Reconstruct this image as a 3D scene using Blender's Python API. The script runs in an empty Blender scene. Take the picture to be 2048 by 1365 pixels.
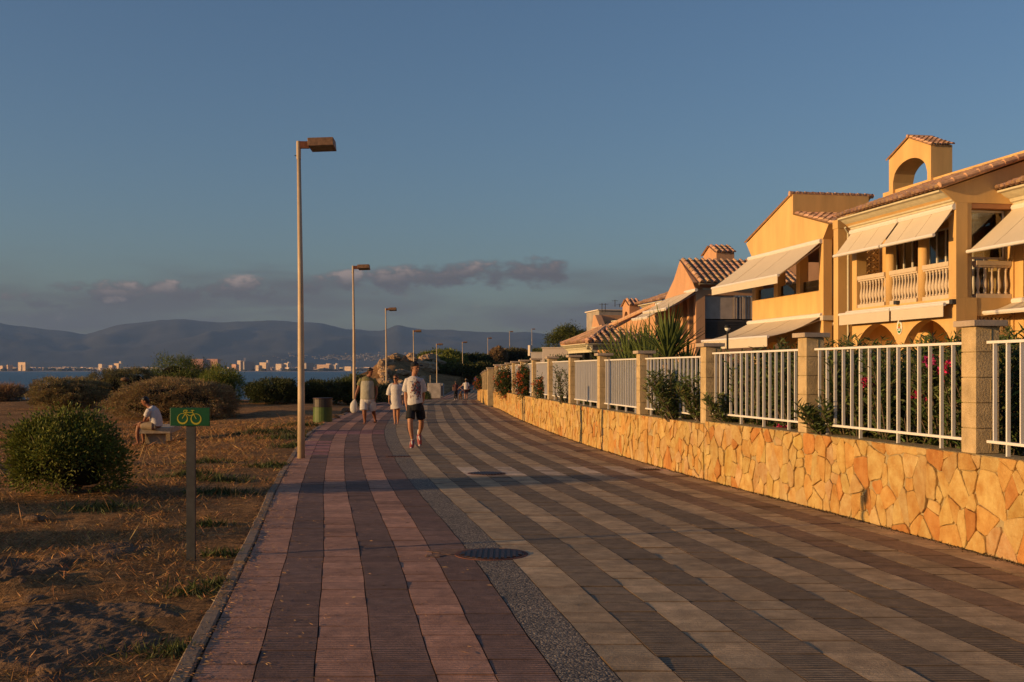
import bpy, math, random
import numpy as np
from mathutils import Vector, Matrix

# ------------------------------------------------------------------ camera, sky, sun, exposure
scene = bpy.context.scene
EYE = 1.65; F = 2250.0; HZ = 741.0
cam_d = bpy.data.cameras.new("camera"); cam = bpy.data.objects.new("camera", cam_d)
scene.collection.objects.link(cam); scene.camera = cam
cam.location = (0, 0, EYE); cam.rotation_euler = (math.radians(90), 0, 0)
cam_d.sensor_width = 36; cam_d.lens = 36 * F / 2048; cam_d.shift_y = (HZ - 682.5) / 2048
cam_d.clip_start = 0.05; cam_d.clip_end = 60000

SUN_AZ = math.radians(19.5); SUN_EL = math.radians(7.8)      # the light comes from the left, a little behind the camera
to_sun = Vector((-math.cos(SUN_AZ) * math.cos(SUN_EL), -math.sin(SUN_AZ) * math.cos(SUN_EL), math.sin(SUN_EL)))
sl = bpy.data.lights.new("sun", 'SUN'); sun = bpy.data.objects.new("sun", sl); scene.collection.objects.link(sun)
sl.energy = 5.0; sl.angle = math.radians(0.5); sl.color = (1.0, 0.60, 0.235)
sun.rotation_euler = to_sun.to_track_quat('Z', 'Y').to_euler()

world = bpy.data.worlds.new("World"); scene.world = world; world.use_nodes = True
nt = world.node_tree; nt.nodes.clear()
def N(t, **k):
    n = nt.nodes.new(t)
    for a, b in k.items(): setattr(n, a, b)
    return n
out = N('ShaderNodeOutputWorld'); bg = N('ShaderNodeBackground'); bg.inputs[1].default_value = 0.10
sky = N('ShaderNodeTexSky', sky_type='NISHITA', sun_disc=False)
sky.sun_elevation = SUN_EL; sky.sun_rotation = math.atan2(to_sun.x, to_sun.y) % (2 * math.pi)
sky.air_density = 1.0; sky.dust_density = 1.3; sky.ozone_density = 2.9
L = nt.links.new
tc = N('ShaderNodeTexCoord'); sep = N('ShaderNodeSeparateXYZ'); L(tc.outputs['Generated'], sep.inputs[0])
def M(op, a, b=None, c=None, clamp=False):
    n = N('ShaderNodeMath', operation=op, use_clamp=clamp)
    for i, v in enumerate((a, b, c)):
        if v is None: continue
        if isinstance(v, (int, float)): n.inputs[i].default_value = v
        else: L(v, n.inputs[i])
    return n.outputs[0]
def SS(v, a, b, lo=0.0, hi=1.0):
    n = N('ShaderNodeMapRange', interpolation_type='SMOOTHSTEP'); L(v, n.inputs[0])
    for i, q in enumerate((a, b, lo, hi)): n.inputs[i + 1].default_value = q
    return n.outputs[0]
# clouds low over the bay: noise in (azimuth, elevation)
az = M('ARCTAN2', sep.outputs[0], sep.outputs[1]); el = M('ARCSINE', sep.outputs[2])
def noise(sx, sy, ox, scale, detail, rough):
    cb = N('ShaderNodeCombineXYZ'); L(M('MULTIPLY_ADD', az, sx, ox), cb.inputs[0]); L(M('MULTIPLY', el, sy), cb.inputs[1])
    n = N('ShaderNodeTexNoise'); n.inputs['Scale'].default_value = scale; n.inputs['Detail'].default_value = detail
    n.inputs['Roughness'].default_value = rough; L(cb.outputs[0], n.inputs['Vector']); return n.outputs['Fac']
puff = noise(5.0, 9.0, 3.1, 6.0, 8, 0.60)
soft = noise(1.3, 8.0, 7.7, 4.0, 4, 0.5)
# a long bank whose upper edge climbs gently to the right and ends in a puffy head
cen = M('ADD', M('MULTIPLY_ADD', az, 0.070, 0.0895), M('MULTIPLY', M('SUBTRACT', soft, 0.5), 0.010))
dv = M('SUBTRACT', el, cen)
up = M('MULTIPLY', M('MAXIMUM', dv, 0.0), 1 / 0.0105); dn = M('MULTIPLY', M('MAXIMUM', M('MULTIPLY', dv, -1), 0.0), 1 / 0.019)
prof = M('SUBTRACT', 1.0, M('ADD', M('MULTIPLY', up, up), M('MULTIPLY', dn, dn)))
win = M('MULTIPLY', SS(az, -0.75, -0.30), SS(az, 0.040, 0.066, 1.0, 0.0))
fld = M('ADD', M('ADD', prof, M('MULTIPLY', M('SUBTRACT', puff, 0.53), 5.0)), M('MULTIPLY_ADD', win, 1.6, -1.55))
bank = M('MULTIPLY', SS(fld, -0.15, 1.2), SS(win, 0.0, 0.3))
lowb = M('MULTIPLY', SS(M('ADD', el, M('MULTIPLY', M('SUBTRACT', soft, 0.5), 0.10)), 0.045, 0.105, 1.0, 0.0), SS(noise(2.2, 13.0, 2.6, 3.0, 6, 0.56), 0.36, 0.60, 0.22, 1.0))
wisps = M('MULTIPLY', SS(noise(2.2, 20.0, 12.0, 4.0, 6, 0.6), 0.60, 0.78, 0.0, 0.5), M('MULTIPLY', SS(el, 0.06, 0.085, 1.0, 0.0), SS(el, 0.02, 0.05)))
mask = M('MAXIMUM', M('MAXIMUM', M('MULTIPLY', bank, 0.92), M('MULTIPLY', lowb, 0.84)), wisps)
tops = M('MULTIPLY', M('MULTIPLY', SS(dv, -0.006, 0.008), bank), SS(puff, 0.46, 0.66))
tops = M('MAXIMUM', tops, M('MULTIPLY', SS(puff, 0.60, 0.74), M('MULTIPLY', SS(el, 0.030, 0.05), SS(el, 0.07, 0.085, 0.45, 0.0))))
cc = N('ShaderNodeMixRGB'); cc.inputs[1].default_value = (0.93, 0.82, 0.90, 1); cc.inputs[2].default_value = (3.3, 2.45, 2.15, 1)
L(tops, cc.inputs[0])
grade = N('ShaderNodeMixRGB', blend_type='MULTIPLY'); grade.inputs[0].default_value = 1.0
grade.inputs[2].default_value = (1.02, 1.00, 1.05, 1); L(sky.outputs[0], grade.inputs[1])
mx = N('ShaderNodeMixRGB'); L(mask, mx.inputs[0]); L(grade.outputs[0], mx.inputs[1]); L(cc.outputs[0], mx.inputs[2])
L(mx.outputs[0], bg.inputs[0]); L(bg.outputs[0], out.inputs[0])

scene.view_settings.view_transform = 'Standard'; scene.view_settings.look = 'None'
scene.view_settings.exposure = 0.30; scene.view_settings.gamma = 1.0; scene.view_settings.use_curve_mapping = False
scene.cycles.max_bounces = 6; scene.cycles.diffuse_bounces = 3; scene.cycles.glossy_bounces = 2
scene.cycles.transparent_max_bounces = 8; scene.cycles.volume_bounces = 0
scene.cycles.use_denoising = True
rng = np.random.default_rng(7); random.seed(7)

# ------------------------------------------------------------------ materials
MATS = {}
def mat(name, col, rough=0.85, metal=0.0, var=0.0, vscale=4.0, bump=0.0, bscale=30.0, tint=False, spec=0.3, trans=0.0, col2=None, detail=6.0, streak=None):
    m = bpy.data.materials.new(name); m.use_nodes = True; t = m.node_tree; b = t.nodes['Principled BSDF']
    b.inputs['Roughness'].default_value = rough; b.inputs['Metallic'].default_value = metal
    b.inputs['Specular IOR Level'].default_value = spec
    lk = t.links.new; cur = None
    rgb = t.nodes.new('ShaderNodeRGB'); rgb.outputs[0].default_value = (*col, 1); cur = rgb.outputs[0]
    geo = t.nodes.new('ShaderNodeNewGeometry')
    if tint:
        at = t.nodes.new('ShaderNodeAttribute'); at.attribute_name = "tint"
        mm = t.nodes.new('ShaderNodeMixRGB'); mm.blend_type = 'MULTIPLY'; mm.inputs[0].default_value = 1
        lk(cur, mm.inputs[1]); lk(at.outputs['Color'], mm.inputs[2]); cur = mm.outputs[0]
    if var > 0:
        nz = t.nodes.new('ShaderNodeTexNoise'); nz.inputs['Scale'].default_value = vscale; nz.inputs['Detail'].default_value = detail
        nz.inputs['Roughness'].default_value = 0.62
        if streak:
            mp = t.nodes.new('ShaderNodeMapping'); mp.inputs['Scale'].default_value = streak; lk(geo.outputs['Position'], mp.inputs[0]); lk(mp.outputs[0], nz.inputs['Vector'])
        else: lk(geo.outputs['Position'], nz.inputs['Vector'])
        mr = t.nodes.new('ShaderNodeMapRange'); mr.inputs[1].default_value = 0.28; mr.inputs[2].default_value = 0.72
        lk(nz.outputs['Fac'], mr.inputs[0])
        mm = t.nodes.new('ShaderNodeMixRGB'); lk(mr.outputs[0], mm.inputs[0])
        d1 = t.nodes.new('ShaderNodeMixRGB'); d1.blend_type = 'MULTIPLY'; d1.inputs[0].default_value = 1; lk(cur, d1.inputs[1])
        c2 = col2 if col2 else (1 - var, 1 - var, 1 - var); d1.inputs[2].default_value = (*c2, 1)
        d2 = t.nodes.new('ShaderNodeMixRGB'); d2.blend_type = 'MULTIPLY'; d2.inputs[0].default_value = 1; lk(cur, d2.inputs[1]); d2.inputs[2].default_value = (1 + var * .5,) * 3 + (1,)
        lk(d1.outputs[0], mm.inputs[1]); lk(d2.outputs[0], mm.inputs[2]); cur = mm.outputs[0]
    lk(cur, b.inputs['Base Color'])
    if bump > 0:
        nb = t.nodes.new('ShaderNodeTexNoise'); nb.inputs['Scale'].default_value = bscale; nb.inputs['Detail'].default_value = 8
        nb.inputs['Roughness'].default_value = 0.65; lk(geo.outputs['Position'], nb.inputs['Vector'])
        bp = t.nodes.new('ShaderNodeBump'); bp.inputs['Strength'].default_value = 1.0; bp.inputs['Distance'].default_value = bump
        lk(nb.outputs['Fac'], bp.inputs['Height']); lk(bp.outputs[0], b.inputs['Normal'])
    if trans > 0:
        o = [n for n in t.nodes if n.type == 'OUTPUT_MATERIAL'][0]
        tr = t.nodes.new('ShaderNodeBsdfTranslucent'); lk(cur, tr.inputs[0])
        ms = t.nodes.new('ShaderNodeMixShader'); ms.inputs[0].default_value = trans
        lk(b.outputs[0], ms.inputs[1]); lk(tr.outputs[0], ms.inputs[2]); lk(ms.outputs[0], o.inputs[0])
    MATS[name] = m; return m

mat('stucco_yellow', (0.66, 0.415, 0.165), var=0.20, vscale=1.3, streak=(1.5, 1.5, .30), bump=0.004, bscale=60)
mat('stucco_salmon', (0.55, 0.305, 0.165), var=0.18, vscale=1.3, streak=(1.5, 1.5, .30), bump=0.004, bscale=60)
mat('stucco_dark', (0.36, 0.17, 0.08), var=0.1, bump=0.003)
mat('cornice', (0.58, 0.52, 0.37), var=0.18, vscale=6, bump=0.003, bscale=40)
mat('baluster', (0.58, 0.46, 0.33), var=0.12, vscale=9)
mat('awning', (0.66, 0.575, 0.45), rough=0.9, var=0.06, vscale=2, trans=0.12)
mat('white_metal', (0.70, 0.66, 0.62), rough=0.45, var=0.05, vscale=6)
mat('roof_tile', (0.62, 0.37, 0.22), tint=True, var=0.35, vscale=7, bump=0.004, bscale=30)
mat('block', (0.52, 0.38, 0.205), var=0.30, vscale=6, bump=0.014, bscale=45)
mat('cap_stone', (0.42, 0.33, 0.25), var=0.25, vscale=6, bump=0.004, bscale=50)
mat('stone', (0.49, 0.365, 0.140), tint=True, var=0.30, vscale=6, bump=0.03, bscale=16, col2=(0.80, 0.56, 0.36), detail=9)
mat('mortar', (0.37, 0.28, 0.14), var=0.3, vscale=14, bump=0.01, bscale=40)
mat('mortar_dark', (0.22, 0.12, 0.075), var=0.5, vscale=20, bump=0.004)
mat('dirt_soil', (0.10, 0.065, 0.04), var=0.4, bump=0.03, bscale=12)
mat('leaf', (1.0, 1.0, 1.0), rough=0.55, tint=True, trans=0.22, spec=0.25)
mat('leaf_far', (1.0, 1.0, 1.0), rough=0.8, tint=True, trans=0.1, spec=0.1)
mat('wood_stem', (0.12, 0.085, 0.055), var=0.3, bump=0.01)
mat('straw', (1, 1, 1), rough=0.8, tint=True, trans=0.15, spec=0.1)
mat('rock', (0.16, 0.092, 0.048), var=0.5, vscale=3, bump=0.05, bscale=7)
mat('rock_far', (0.44, 0.29, 0.17), var=0.5, vscale=.6, bump=0.3, bscale=1.2)
mat('lamp_pole', (0.50, 0.37, 0.24), rough=0.5, var=0.22, vscale=3, spec=0.4)
mat('lamp_head', (0.21, 0.12, 0.075), rough=0.6, var=0.5, vscale=14)
mat('lamp_glass', (0.20, 0.15, 0.06), rough=0.25, var=0.5, vscale=8)
mat('galvanised', (0.05, 0.05, 0.053), rough=0.55, metal=0.2, var=0.35, vscale=14)
mat('sign_green', (0.002, 0.055, 0.018), rough=0.4)
mat('sign_yellow', (0.32, 0.27, 0.015), rough=0.5)
mat('bin_green', (0.075, 0.11, 0.026), rough=0.5, var=0.2, vscale=6)
mat('bin_dark', (0.05, 0.04, 0.035), rough=0.4, metal=0.2)
mat('iron', (0.06, 0.035, 0.03), rough=0.55, metal=0.5, var=0.5, vscale=20, bump=0.002)
mat('rust', (0.14, 0.05, 0.03), rough=0.8, var=0.4, vscale=12)
mat('black', (0.012, 0.012, 0.014), rough=0.6)
mat('bench_stone', (0.42, 0.32, 0.22), var=0.3, vscale=8, bump=0.008)
mat('kerb', (0.25, 0.18, 0.125), var=0.4, vscale=6, bump=0.008, bscale=40)
mat('joint', (0.055, 0.045, 0.04), var=0.4, vscale=14)
mat('concrete', (0.38, 0.32, 0.26), var=0.3, vscale=1.5, bump=0.004)
mat('white_wall', (0.68, 0.58, 0.48), var=0.15, vscale=1, bump=0.003)
mat('curtain', (0.46, 0.37, 0.30), var=0.2, vscale=3)
mat('shutter', (0.60, 0.55, 0.50), var=0.05)
mat('window_frame', (0.62, 0.58, 0.52), rough=0.5)
mat('room_shade', (0.045, 0.03, 0.022), rough=0.9)  # shade of an unlit room, held in a near-black colour
mat('louvre', (0.10, 0.085, 0.08), rough=0.7, var=0.2)
mat('skin', (0.36, 0.17, 0.10), rough=0.55, var=0.08, vscale=12)
mat('skin_tan', (0.22, 0.085, 0.045), rough=0.5, var=0.08, vscale=12)
mat('hair', (0.018, 0.011, 0.008), rough=0.5)
mat('hair_brown', (0.06, 0.025, 0.012), rough=0.5)
mat('cloth_white', (0.52, 0.48, 0.46), var=0.1, vscale=10, bump=0.02, bscale=9)
mat('cloth_olive', (0.34, 0.315, 0.25), var=0.15, vscale=12, bump=0.02, bscale=9)
mat('cloth_print', (0.20, 0.13, 0.08), var=0.5, vscale=22, col2=(0.3, 0.9, 0.3))
mat('cloth_black', (0.012, 0.012, 0.016), bump=0.01, bscale=12)
mat('cloth_maroon', (0.05, 0.018, 0.022))
mat('cloth_khaki', (0.30, 0.22, 0.14))
mat('cloth_blue', (0.08, 0.28, 0.42))
mat('print_red', (0.26, 0.05, 0.06), rough=0.9)
mat('print_grey', (0.14, 0.12, 0.14), rough=0.9)
mat('plastic_bag', (0.62, 0.58, 0.54), rough=0.5, var=0.1, vscale=20, trans=0.2)
mat('shoe_red', (0.26, 0.05, 0.045), rough=0.5)
mat('fur', (0.16, 0.075, 0.03))
mat('sand', (0.42, 0.31, 0.22), var=0.1, vscale=0.01)
mat('town_white', (0.85, 0.74, 0.64), tint=True)
mat('town_trees', (0.05, 0.055, 0.035), tint=True)
mat('enamel_white', (0.7, 0.7, 0.66)); mat('enamel_green', (0.02, 0.16, 0.06)); mat('enamel_red', (0.5, 0.1, 0.03))
mat('plaster_graffiti', (0.42, 0.36, 0.31), var=0.4, vscale=2.2)

def glass_mat():
    m = bpy.data.materials.new('pane_glass'); m.use_nodes = True; t = m.node_tree; t.nodes.clear()
    o = t.nodes.new('ShaderNodeOutputMaterial'); g = t.nodes.new('ShaderNodeBsdfGlossy'); g.inputs['Roughness'].default_value = 0.03
    g.inputs['Color'].default_value = (0.9, 0.9, 0.9, 1)
    tr = t.nodes.new('ShaderNodeBsdfTransparent'); tr.inputs[0].default_value = (0.62, 0.66, 0.66, 1)
    fr = t.nodes.new('ShaderNodeFresnel'); fr.inputs[0].default_value = 1.8
    ms = t.nodes.new('ShaderNodeMixShader'); t.links.new(fr.outputs[0], ms.inputs[0]); t.links.new(tr.outputs[0], ms.inputs[1]); t.links.new(g.outputs[0], ms.inputs[2])
    t.links.new(ms.outputs[0], o.inputs[0]); MATS['pane_glass'] = m
glass_mat()

def paving_mat():
    m = bpy.data.materials.new('paving'); m.use_nodes = True; t = m.node_tree; b = t.nodes['Principled BSDF']; lk = t.links.new
    b.inputs['Roughness'].default_value = 0.8; b.inputs['Specular IOR Level'].default_value = 0.25
    at = t.nodes.new('ShaderNodeAttribute'); at.attribute_name = "tint"           # rgb colour, alpha: groove strength
    uv = t.nodes.new('ShaderNodeUVMap'); uv.uv_map = "UVMap"; sp = t.nodes.new('ShaderNodeSeparateXYZ'); lk(uv.outputs[0], sp.inputs[0])
    geo = t.nodes.new('ShaderNodeNewGeometry')
    def m2(op, a, b_=None, clamp=False):
        n = t.nodes.new('ShaderNodeMath'); n.operation = op; n.use_clamp = clamp
        for i, v in enumerate((a, b_)):
            if v is None: continue
            if isinstance(v, (int, float)): n.inputs[i].default_value = v
            else: lk(v, n.inputs[i])
        return n.outputs[0]
    n0 = t.nodes.new('ShaderNodeTexNoise'); n0.inputs['Scale'].default_value = 2.6; n0.inputs['Detail'].default_value = 7; lk(geo.outputs['Position'], n0.inputs['Vector'])
    n1 = t.nodes.new('ShaderNodeTexNoise'); n1.inputs['Scale'].default_value = 45; n1.inputs['Detail'].default_value = 5; n1.inputs['Roughness'].default_value = .7; lk(geo.outputs['Position'], n1.inputs['Vector'])
    n2 = t.nodes.new('ShaderNodeTexNoise'); n2.inputs['Scale'].default_value = 9; n2.inputs['Detail'].default_value = 5; lk(geo.outputs['Position'], n2.inputs['Vector'])
    wob = m2('MULTIPLY', m2('SUBTRACT', n2.outputs['Fac'], 0.5), 0.010)
    ph = m2('MULTIPLY', m2('ADD', sp.outputs[1], wob), 2 * math.pi / 0.044)       # grooves every 2.7 cm, across the walk
    s = m2('SINE', ph); groove = m2('MULTIPLY', m2('ADD', s, 1), 0.5)
    worn = t.nodes.new('ShaderNodeMapRange'); worn.inputs[1].default_value = 0.34; worn.inputs[2].default_value = 0.62; worn.inputs[3].default_value = 0.15
    lk(n0.outputs['Fac'], worn.inputs[0])
    gs = m2('MULTIPLY', at.outputs['Alpha'], worn.outputs[0])
    gdark = m2('SUBTRACT', 1.0, m2('MULTIPLY', m2('MULTIPLY', gs, m2('SUBTRACT', 1.0, groove)), 0.80))
    st = t.nodes.new('ShaderNodeMapRange'); st.inputs[1].default_value = 0.3; st.inputs[2].default_value = 0.7; st.inputs[3].default_value = 0.62; st.inputs[4].default_value = 1.22
    lk(n0.outputs['Fac'], st.inputs[0])
    st2 = t.nodes.new('ShaderNodeMapRange'); st2.inputs[1].default_value = 0.3; st2.inputs[2].default_value = 0.7; st2.inputs[3].default_value = 0.86; st2.inputs[4].default_value = 1.12
    lk(n1.outputs['Fac'], st2.inputs[0])
    st3 = t.nodes.new('ShaderNodeMapRange'); st3.inputs[1].default_value = 0.3; st3.inputs[2].default_value = 0.7; st3.inputs[3].default_value = 0.76; st3.inputs[4].default_value = 1.2
    lk(n2.outputs['Fac'], st3.inputs[0])
    k = m2('MULTIPLY', m2('MULTIPLY', gdark, m2('MULTIPLY', st.outputs[0], st3.outputs[0])), st2.outputs[0])
    mm = t.nodes.new('ShaderNodeVectorMath'); mm.operation = 'SCALE'; lk(at.outputs['Color'], mm.inputs[0]); lk(k, mm.inputs['Scale'])
    lk(mm.outputs[0], b.inputs['Base Color'])
    hgt = m2('ADD', m2('MULTIPLY', m2('MULTIPLY', groove, gs), 1.0), m2('MULTIPLY', n1.outputs['Fac'], 0.80))
    bp = t.nodes.new('ShaderNodeBump'); bp.inputs['Strength'].default_value = 0.8; bp.inputs['Distance'].default_value = 0.009
    lk(hgt, bp.inputs['Height']); lk(bp.outputs[0], b.inputs['Normal'])
    MATS['paving'] = m
    m = bpy.data.materials.new('pebble_concrete'); m.use_nodes = True; t = m.node_tree; b = t.nodes['Principled BSDF']; lk = t.links.new
    b.inputs['Roughness'].default_value = 0.8; geo = t.nodes.new('ShaderNodeNewGeometry')
    vo = t.nodes.new('ShaderNodeTexVoronoi'); vo.inputs['Scale'].default_value = 75; lk(geo.outputs['Position'], vo.inputs['Vector'])
    hv = t.nodes.new('ShaderNodeSeparateColor'); lk(vo.outputs['Color'], hv.inputs[0])
    cr = t.nodes.new('ShaderNodeValToRGB'); lk(hv.outputs[0], cr.inputs[0])
    cr.color_ramp.elements[0].color = (0.04, 0.034, 0.030, 1); cr.color_ramp.elements[1].color = (0.36, 0.28, 0.195, 1)
    e = cr.color_ramp.elements.new(0.5); e.color = (0.12, 0.095, 0.075, 1)
    nz = t.nodes.new('ShaderNodeTexNoise'); nz.inputs['Scale'].default_value = 2; lk(geo.outputs['Position'], nz.inputs['Vector'])
    mr = t.nodes.new('ShaderNodeMapRange'); mr.inputs[3].default_value = 0.6; mr.inputs[4].default_value = 1.3; lk(nz.outputs['Fac'], mr.inputs[0])
    sc = t.nodes.new('ShaderNodeVectorMath'); sc.operation = 'SCALE'; lk(cr.outputs[0], sc.inputs[0]); lk(mr.outputs[0], sc.inputs['Scale']); lk(sc.outputs[0], b.inputs['Base Color'])
    bp = t.nodes.new('ShaderNodeBump'); bp.inputs['Distance'].default_value = 0.006; bp.invert = True; lk(vo.outputs['Distance'], bp.inputs['Height']); lk(bp.outputs[0], b.inputs['Normal'])
    MATS['pebble_concrete'] = m
paving_mat()

def ground_mat():
    m = bpy.data.materials.new('dry_ground'); m.use_nodes = True; t = m.node_tree; b = t.nodes['Principled BSDF']; lk = t.links.new
    b.inputs['Roughness'].default_value = 0.95; b.inputs['Specular IOR Level'].default_value = 0.1
    geo = t.nodes.new('ShaderNodeNewGeometry')
    def nz(s, d=8, r=0.6, m_=None):
        n = t.nodes.new('ShaderNodeTexNoise'); n.inputs['Scale'].default_value = s; n.inputs['Detail'].default_value = d; n.inputs['Roughness'].default_value = r
        if m_:
            mp = t.nodes.new('ShaderNodeMapping'); mp.inputs['Scale'].default_value = m_; lk(geo.outputs['Position'], mp.inputs[0]); lk(mp.outputs[0], n.inputs['Vector'])
        else: lk(geo.outputs['Position'], n.inputs['Vector'])
        return n.outputs['Fac']
    a, c, f = nz(0.55), nz(9, 9, 0.7), nz(60, 4, 0.7, (1, 0.35, 1))
    cr = t.nodes.new('ShaderNodeValToRGB'); lk(a, cr.inputs[0])
    cr.color_ramp.elements[0].position = 0.32; cr.color_ramp.elements[0].color = (0.175, 0.102, 0.050, 1)
    cr.color_ramp.elements[1].position = 0.68; cr.color_ramp.elements[1].color = (0.40, 0.235, 0.115, 1)
    cr2 = t.nodes.new('ShaderNodeValToRGB'); lk(c, cr2.inputs[0])
    cr2.color_ramp.elements[0].position = 0.3; cr2.color_ramp.elements[0].color = (0.35, 0.33, 0.30, 1)
    cr2.color_ramp.elements[1].position = 0.68; cr2.color_ramp.elements[1].color = (1.45, 1.4, 1.3, 1)
    mm = t.nodes.new('ShaderNodeMixRGB'); mm.blend_type = 'MULTIPLY'; mm.inputs[0].default_value = 1; lk(cr.outputs[0], mm.inputs[1]); lk(cr2.outputs[0], mm.inputs[2])
    cr3 = t.nodes.new('ShaderNodeValToRGB'); lk(f, cr3.inputs[0])
    cr3.color_ramp.elements[0].position = 0.35; cr3.color_ramp.elements[0].color = (0.5, 0.48, 0.45, 1)
    cr3.color_ramp.elements[1].position = 0.66; cr3.color_ramp.elements[1].color = (1.5, 1.42, 1.25, 1)
    m3 = t.nodes.new('ShaderNodeMixRGB'); m3.blend_type = 'MULTIPLY'; m3.inputs[0].default_value = 1; lk(mm.outputs[0], m3.inputs[1]); lk(cr3.outputs[0], m3.inputs[2])
    lk(m3.outputs[0], b.inputs['Base Color'])
    ad = t.nodes.new('ShaderNodeMath'); ad.operation = 'MULTIPLY_ADD'; lk(f, ad.inputs[0]); ad.inputs[1].default_value = 0.35; lk(c, ad.inputs[2])
    bp = t.nodes.new('ShaderNodeBump'); bp.inputs['Strength'].default_value = 1; bp.inputs['Distance'].default_value = 0.06
    lk(ad.outputs[0], bp.inputs['Height']); lk(bp.outputs[0], b.inputs['Normal'])
    MATS['dry_ground'] = m
    m = bpy.data.materials.new('sea_water'); m.use_nodes = True; t = m.node_tree; b = t.nodes['Principled BSDF']; lk = t.links.new
    b.inputs['Base Color'].default_value = (0.012, 0.04, 0.075, 1); b.inputs['Roughness'].default_value = 0.28; b.inputs['IOR'].default_value = 1.33
    b.inputs['Specular IOR Level'].default_value = 0.22
    geo = t.nodes.new('ShaderNodeNewGeometry'); n = t.nodes.new('ShaderNodeTexNoise'); n.inputs['Scale'].default_value = 0.35; n.inputs['Detail'].default_value = 9
    lk(geo.outputs['Position'], n.inputs['Vector']); bp = t.nodes.new('ShaderNodeBump'); bp.inputs['Distance'].default_value = 1.2
    lk(n.outputs['Fac'], bp.inputs['Height']); lk(bp.outputs[0], b.inputs['Normal']); MATS['sea_water'] = m
ground_mat()

# ------------------------------------------------------------------ building helpers
ORG = {}                                     # world origin of every object that can be a parent
def org(o): return ORG.get(o.name, Vector((0, 0, 0)))
def tag(o, label=None, cat=None, group=None, kind=None):
    if label: o['label'] = label
    if cat: o['category'] = cat
    if group: o['group'] = group
    if kind: o['kind'] = kind
    return o
def thing(name, label, cat, loc, group=None):
    o = bpy.data.objects.new(name, None); scene.collection.objects.link(o)
    o.empty_display_size = 0.2; o.location = loc; ORG[o.name] = Vector(loc)
    return tag(o, label, cat, group)
def link_mesh(name, me, parent=None, world=None):
    o = bpy.data.objects.new(name, me); scene.collection.objects.link(o)
    if parent is not None:
        o.parent = parent
        if world is not None: o.location = Vector(world) - org(parent)
        ORG[o.name] = org(parent) + o.location
    else:
        if world is not None: o.location = world
        ORG[o.name] = Vector(o.location)
    return o
def np_mesh(name, V, Fa, mats, tint=None, uv=None, smooth=False, midx=None):
    """V (n,3); Fa list/array of faces (equal length array, or list of lists)."""
    me = bpy.data.meshes.new(name)
    V = np.asarray(V, dtype=np.float32)
    if isinstance(Fa, np.ndarray):
        n, k = Fa.shape; idx = Fa.astype(np.int32).ravel(); st = np.arange(0, n * k, k, dtype=np.int32); tot = np.full(n, k, dtype=np.int32)
    else:
        tot = np.array([len(f) for f in Fa], dtype=np.int32); idx = np.concatenate([np.asarray(f, dtype=np.int32) for f in Fa]) if len(Fa) else np.zeros(0, np.int32)
        st = np.concatenate([[0], np.cumsum(tot)[:-1]]).astype(np.int32); n = len(tot)
    me.vertices.add(len(V)); me.vertices.foreach_set('co', V.ravel())
    me.loops.add(len(idx)); me.loops.foreach_set('vertex_index', idx)
    me.polygons.add(n); me.polygons.foreach_set('loop_start', st); me.polygons.foreach_set('loop_total', tot)
    if midx is not None: me.polygons.foreach_set('material_index', np.asarray(midx, dtype=np.int32))
    me.polygons.foreach_set('use_smooth', np.full(n, bool(smooth)))
    if uv is not None:
        l = me.uv_layers.new(name="UVMap"); l.data.foreach_set('uv', np.asarray(uv, dtype=np.float32).ravel())
    if tint is not None:
        a = me.attributes.new("tint", 'FLOAT_COLOR', 'FACE'); tt = np.asarray(tint, dtype=np.float32)
        if tt.ndim == 1: tt = np.tile(tt, (n, 1))
        if tt.shape[1] == 3: tt = np.hstack([tt, np.ones((len(tt), 1), np.float32)])
        a.data.foreach_set('color', tt.ravel())
    for m in (mats if isinstance(mats, (list, tuple)) else [mats]): me.materials.append(MATS[m])
    me.update(calc_edges=True); me.validate()
    return me

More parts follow.
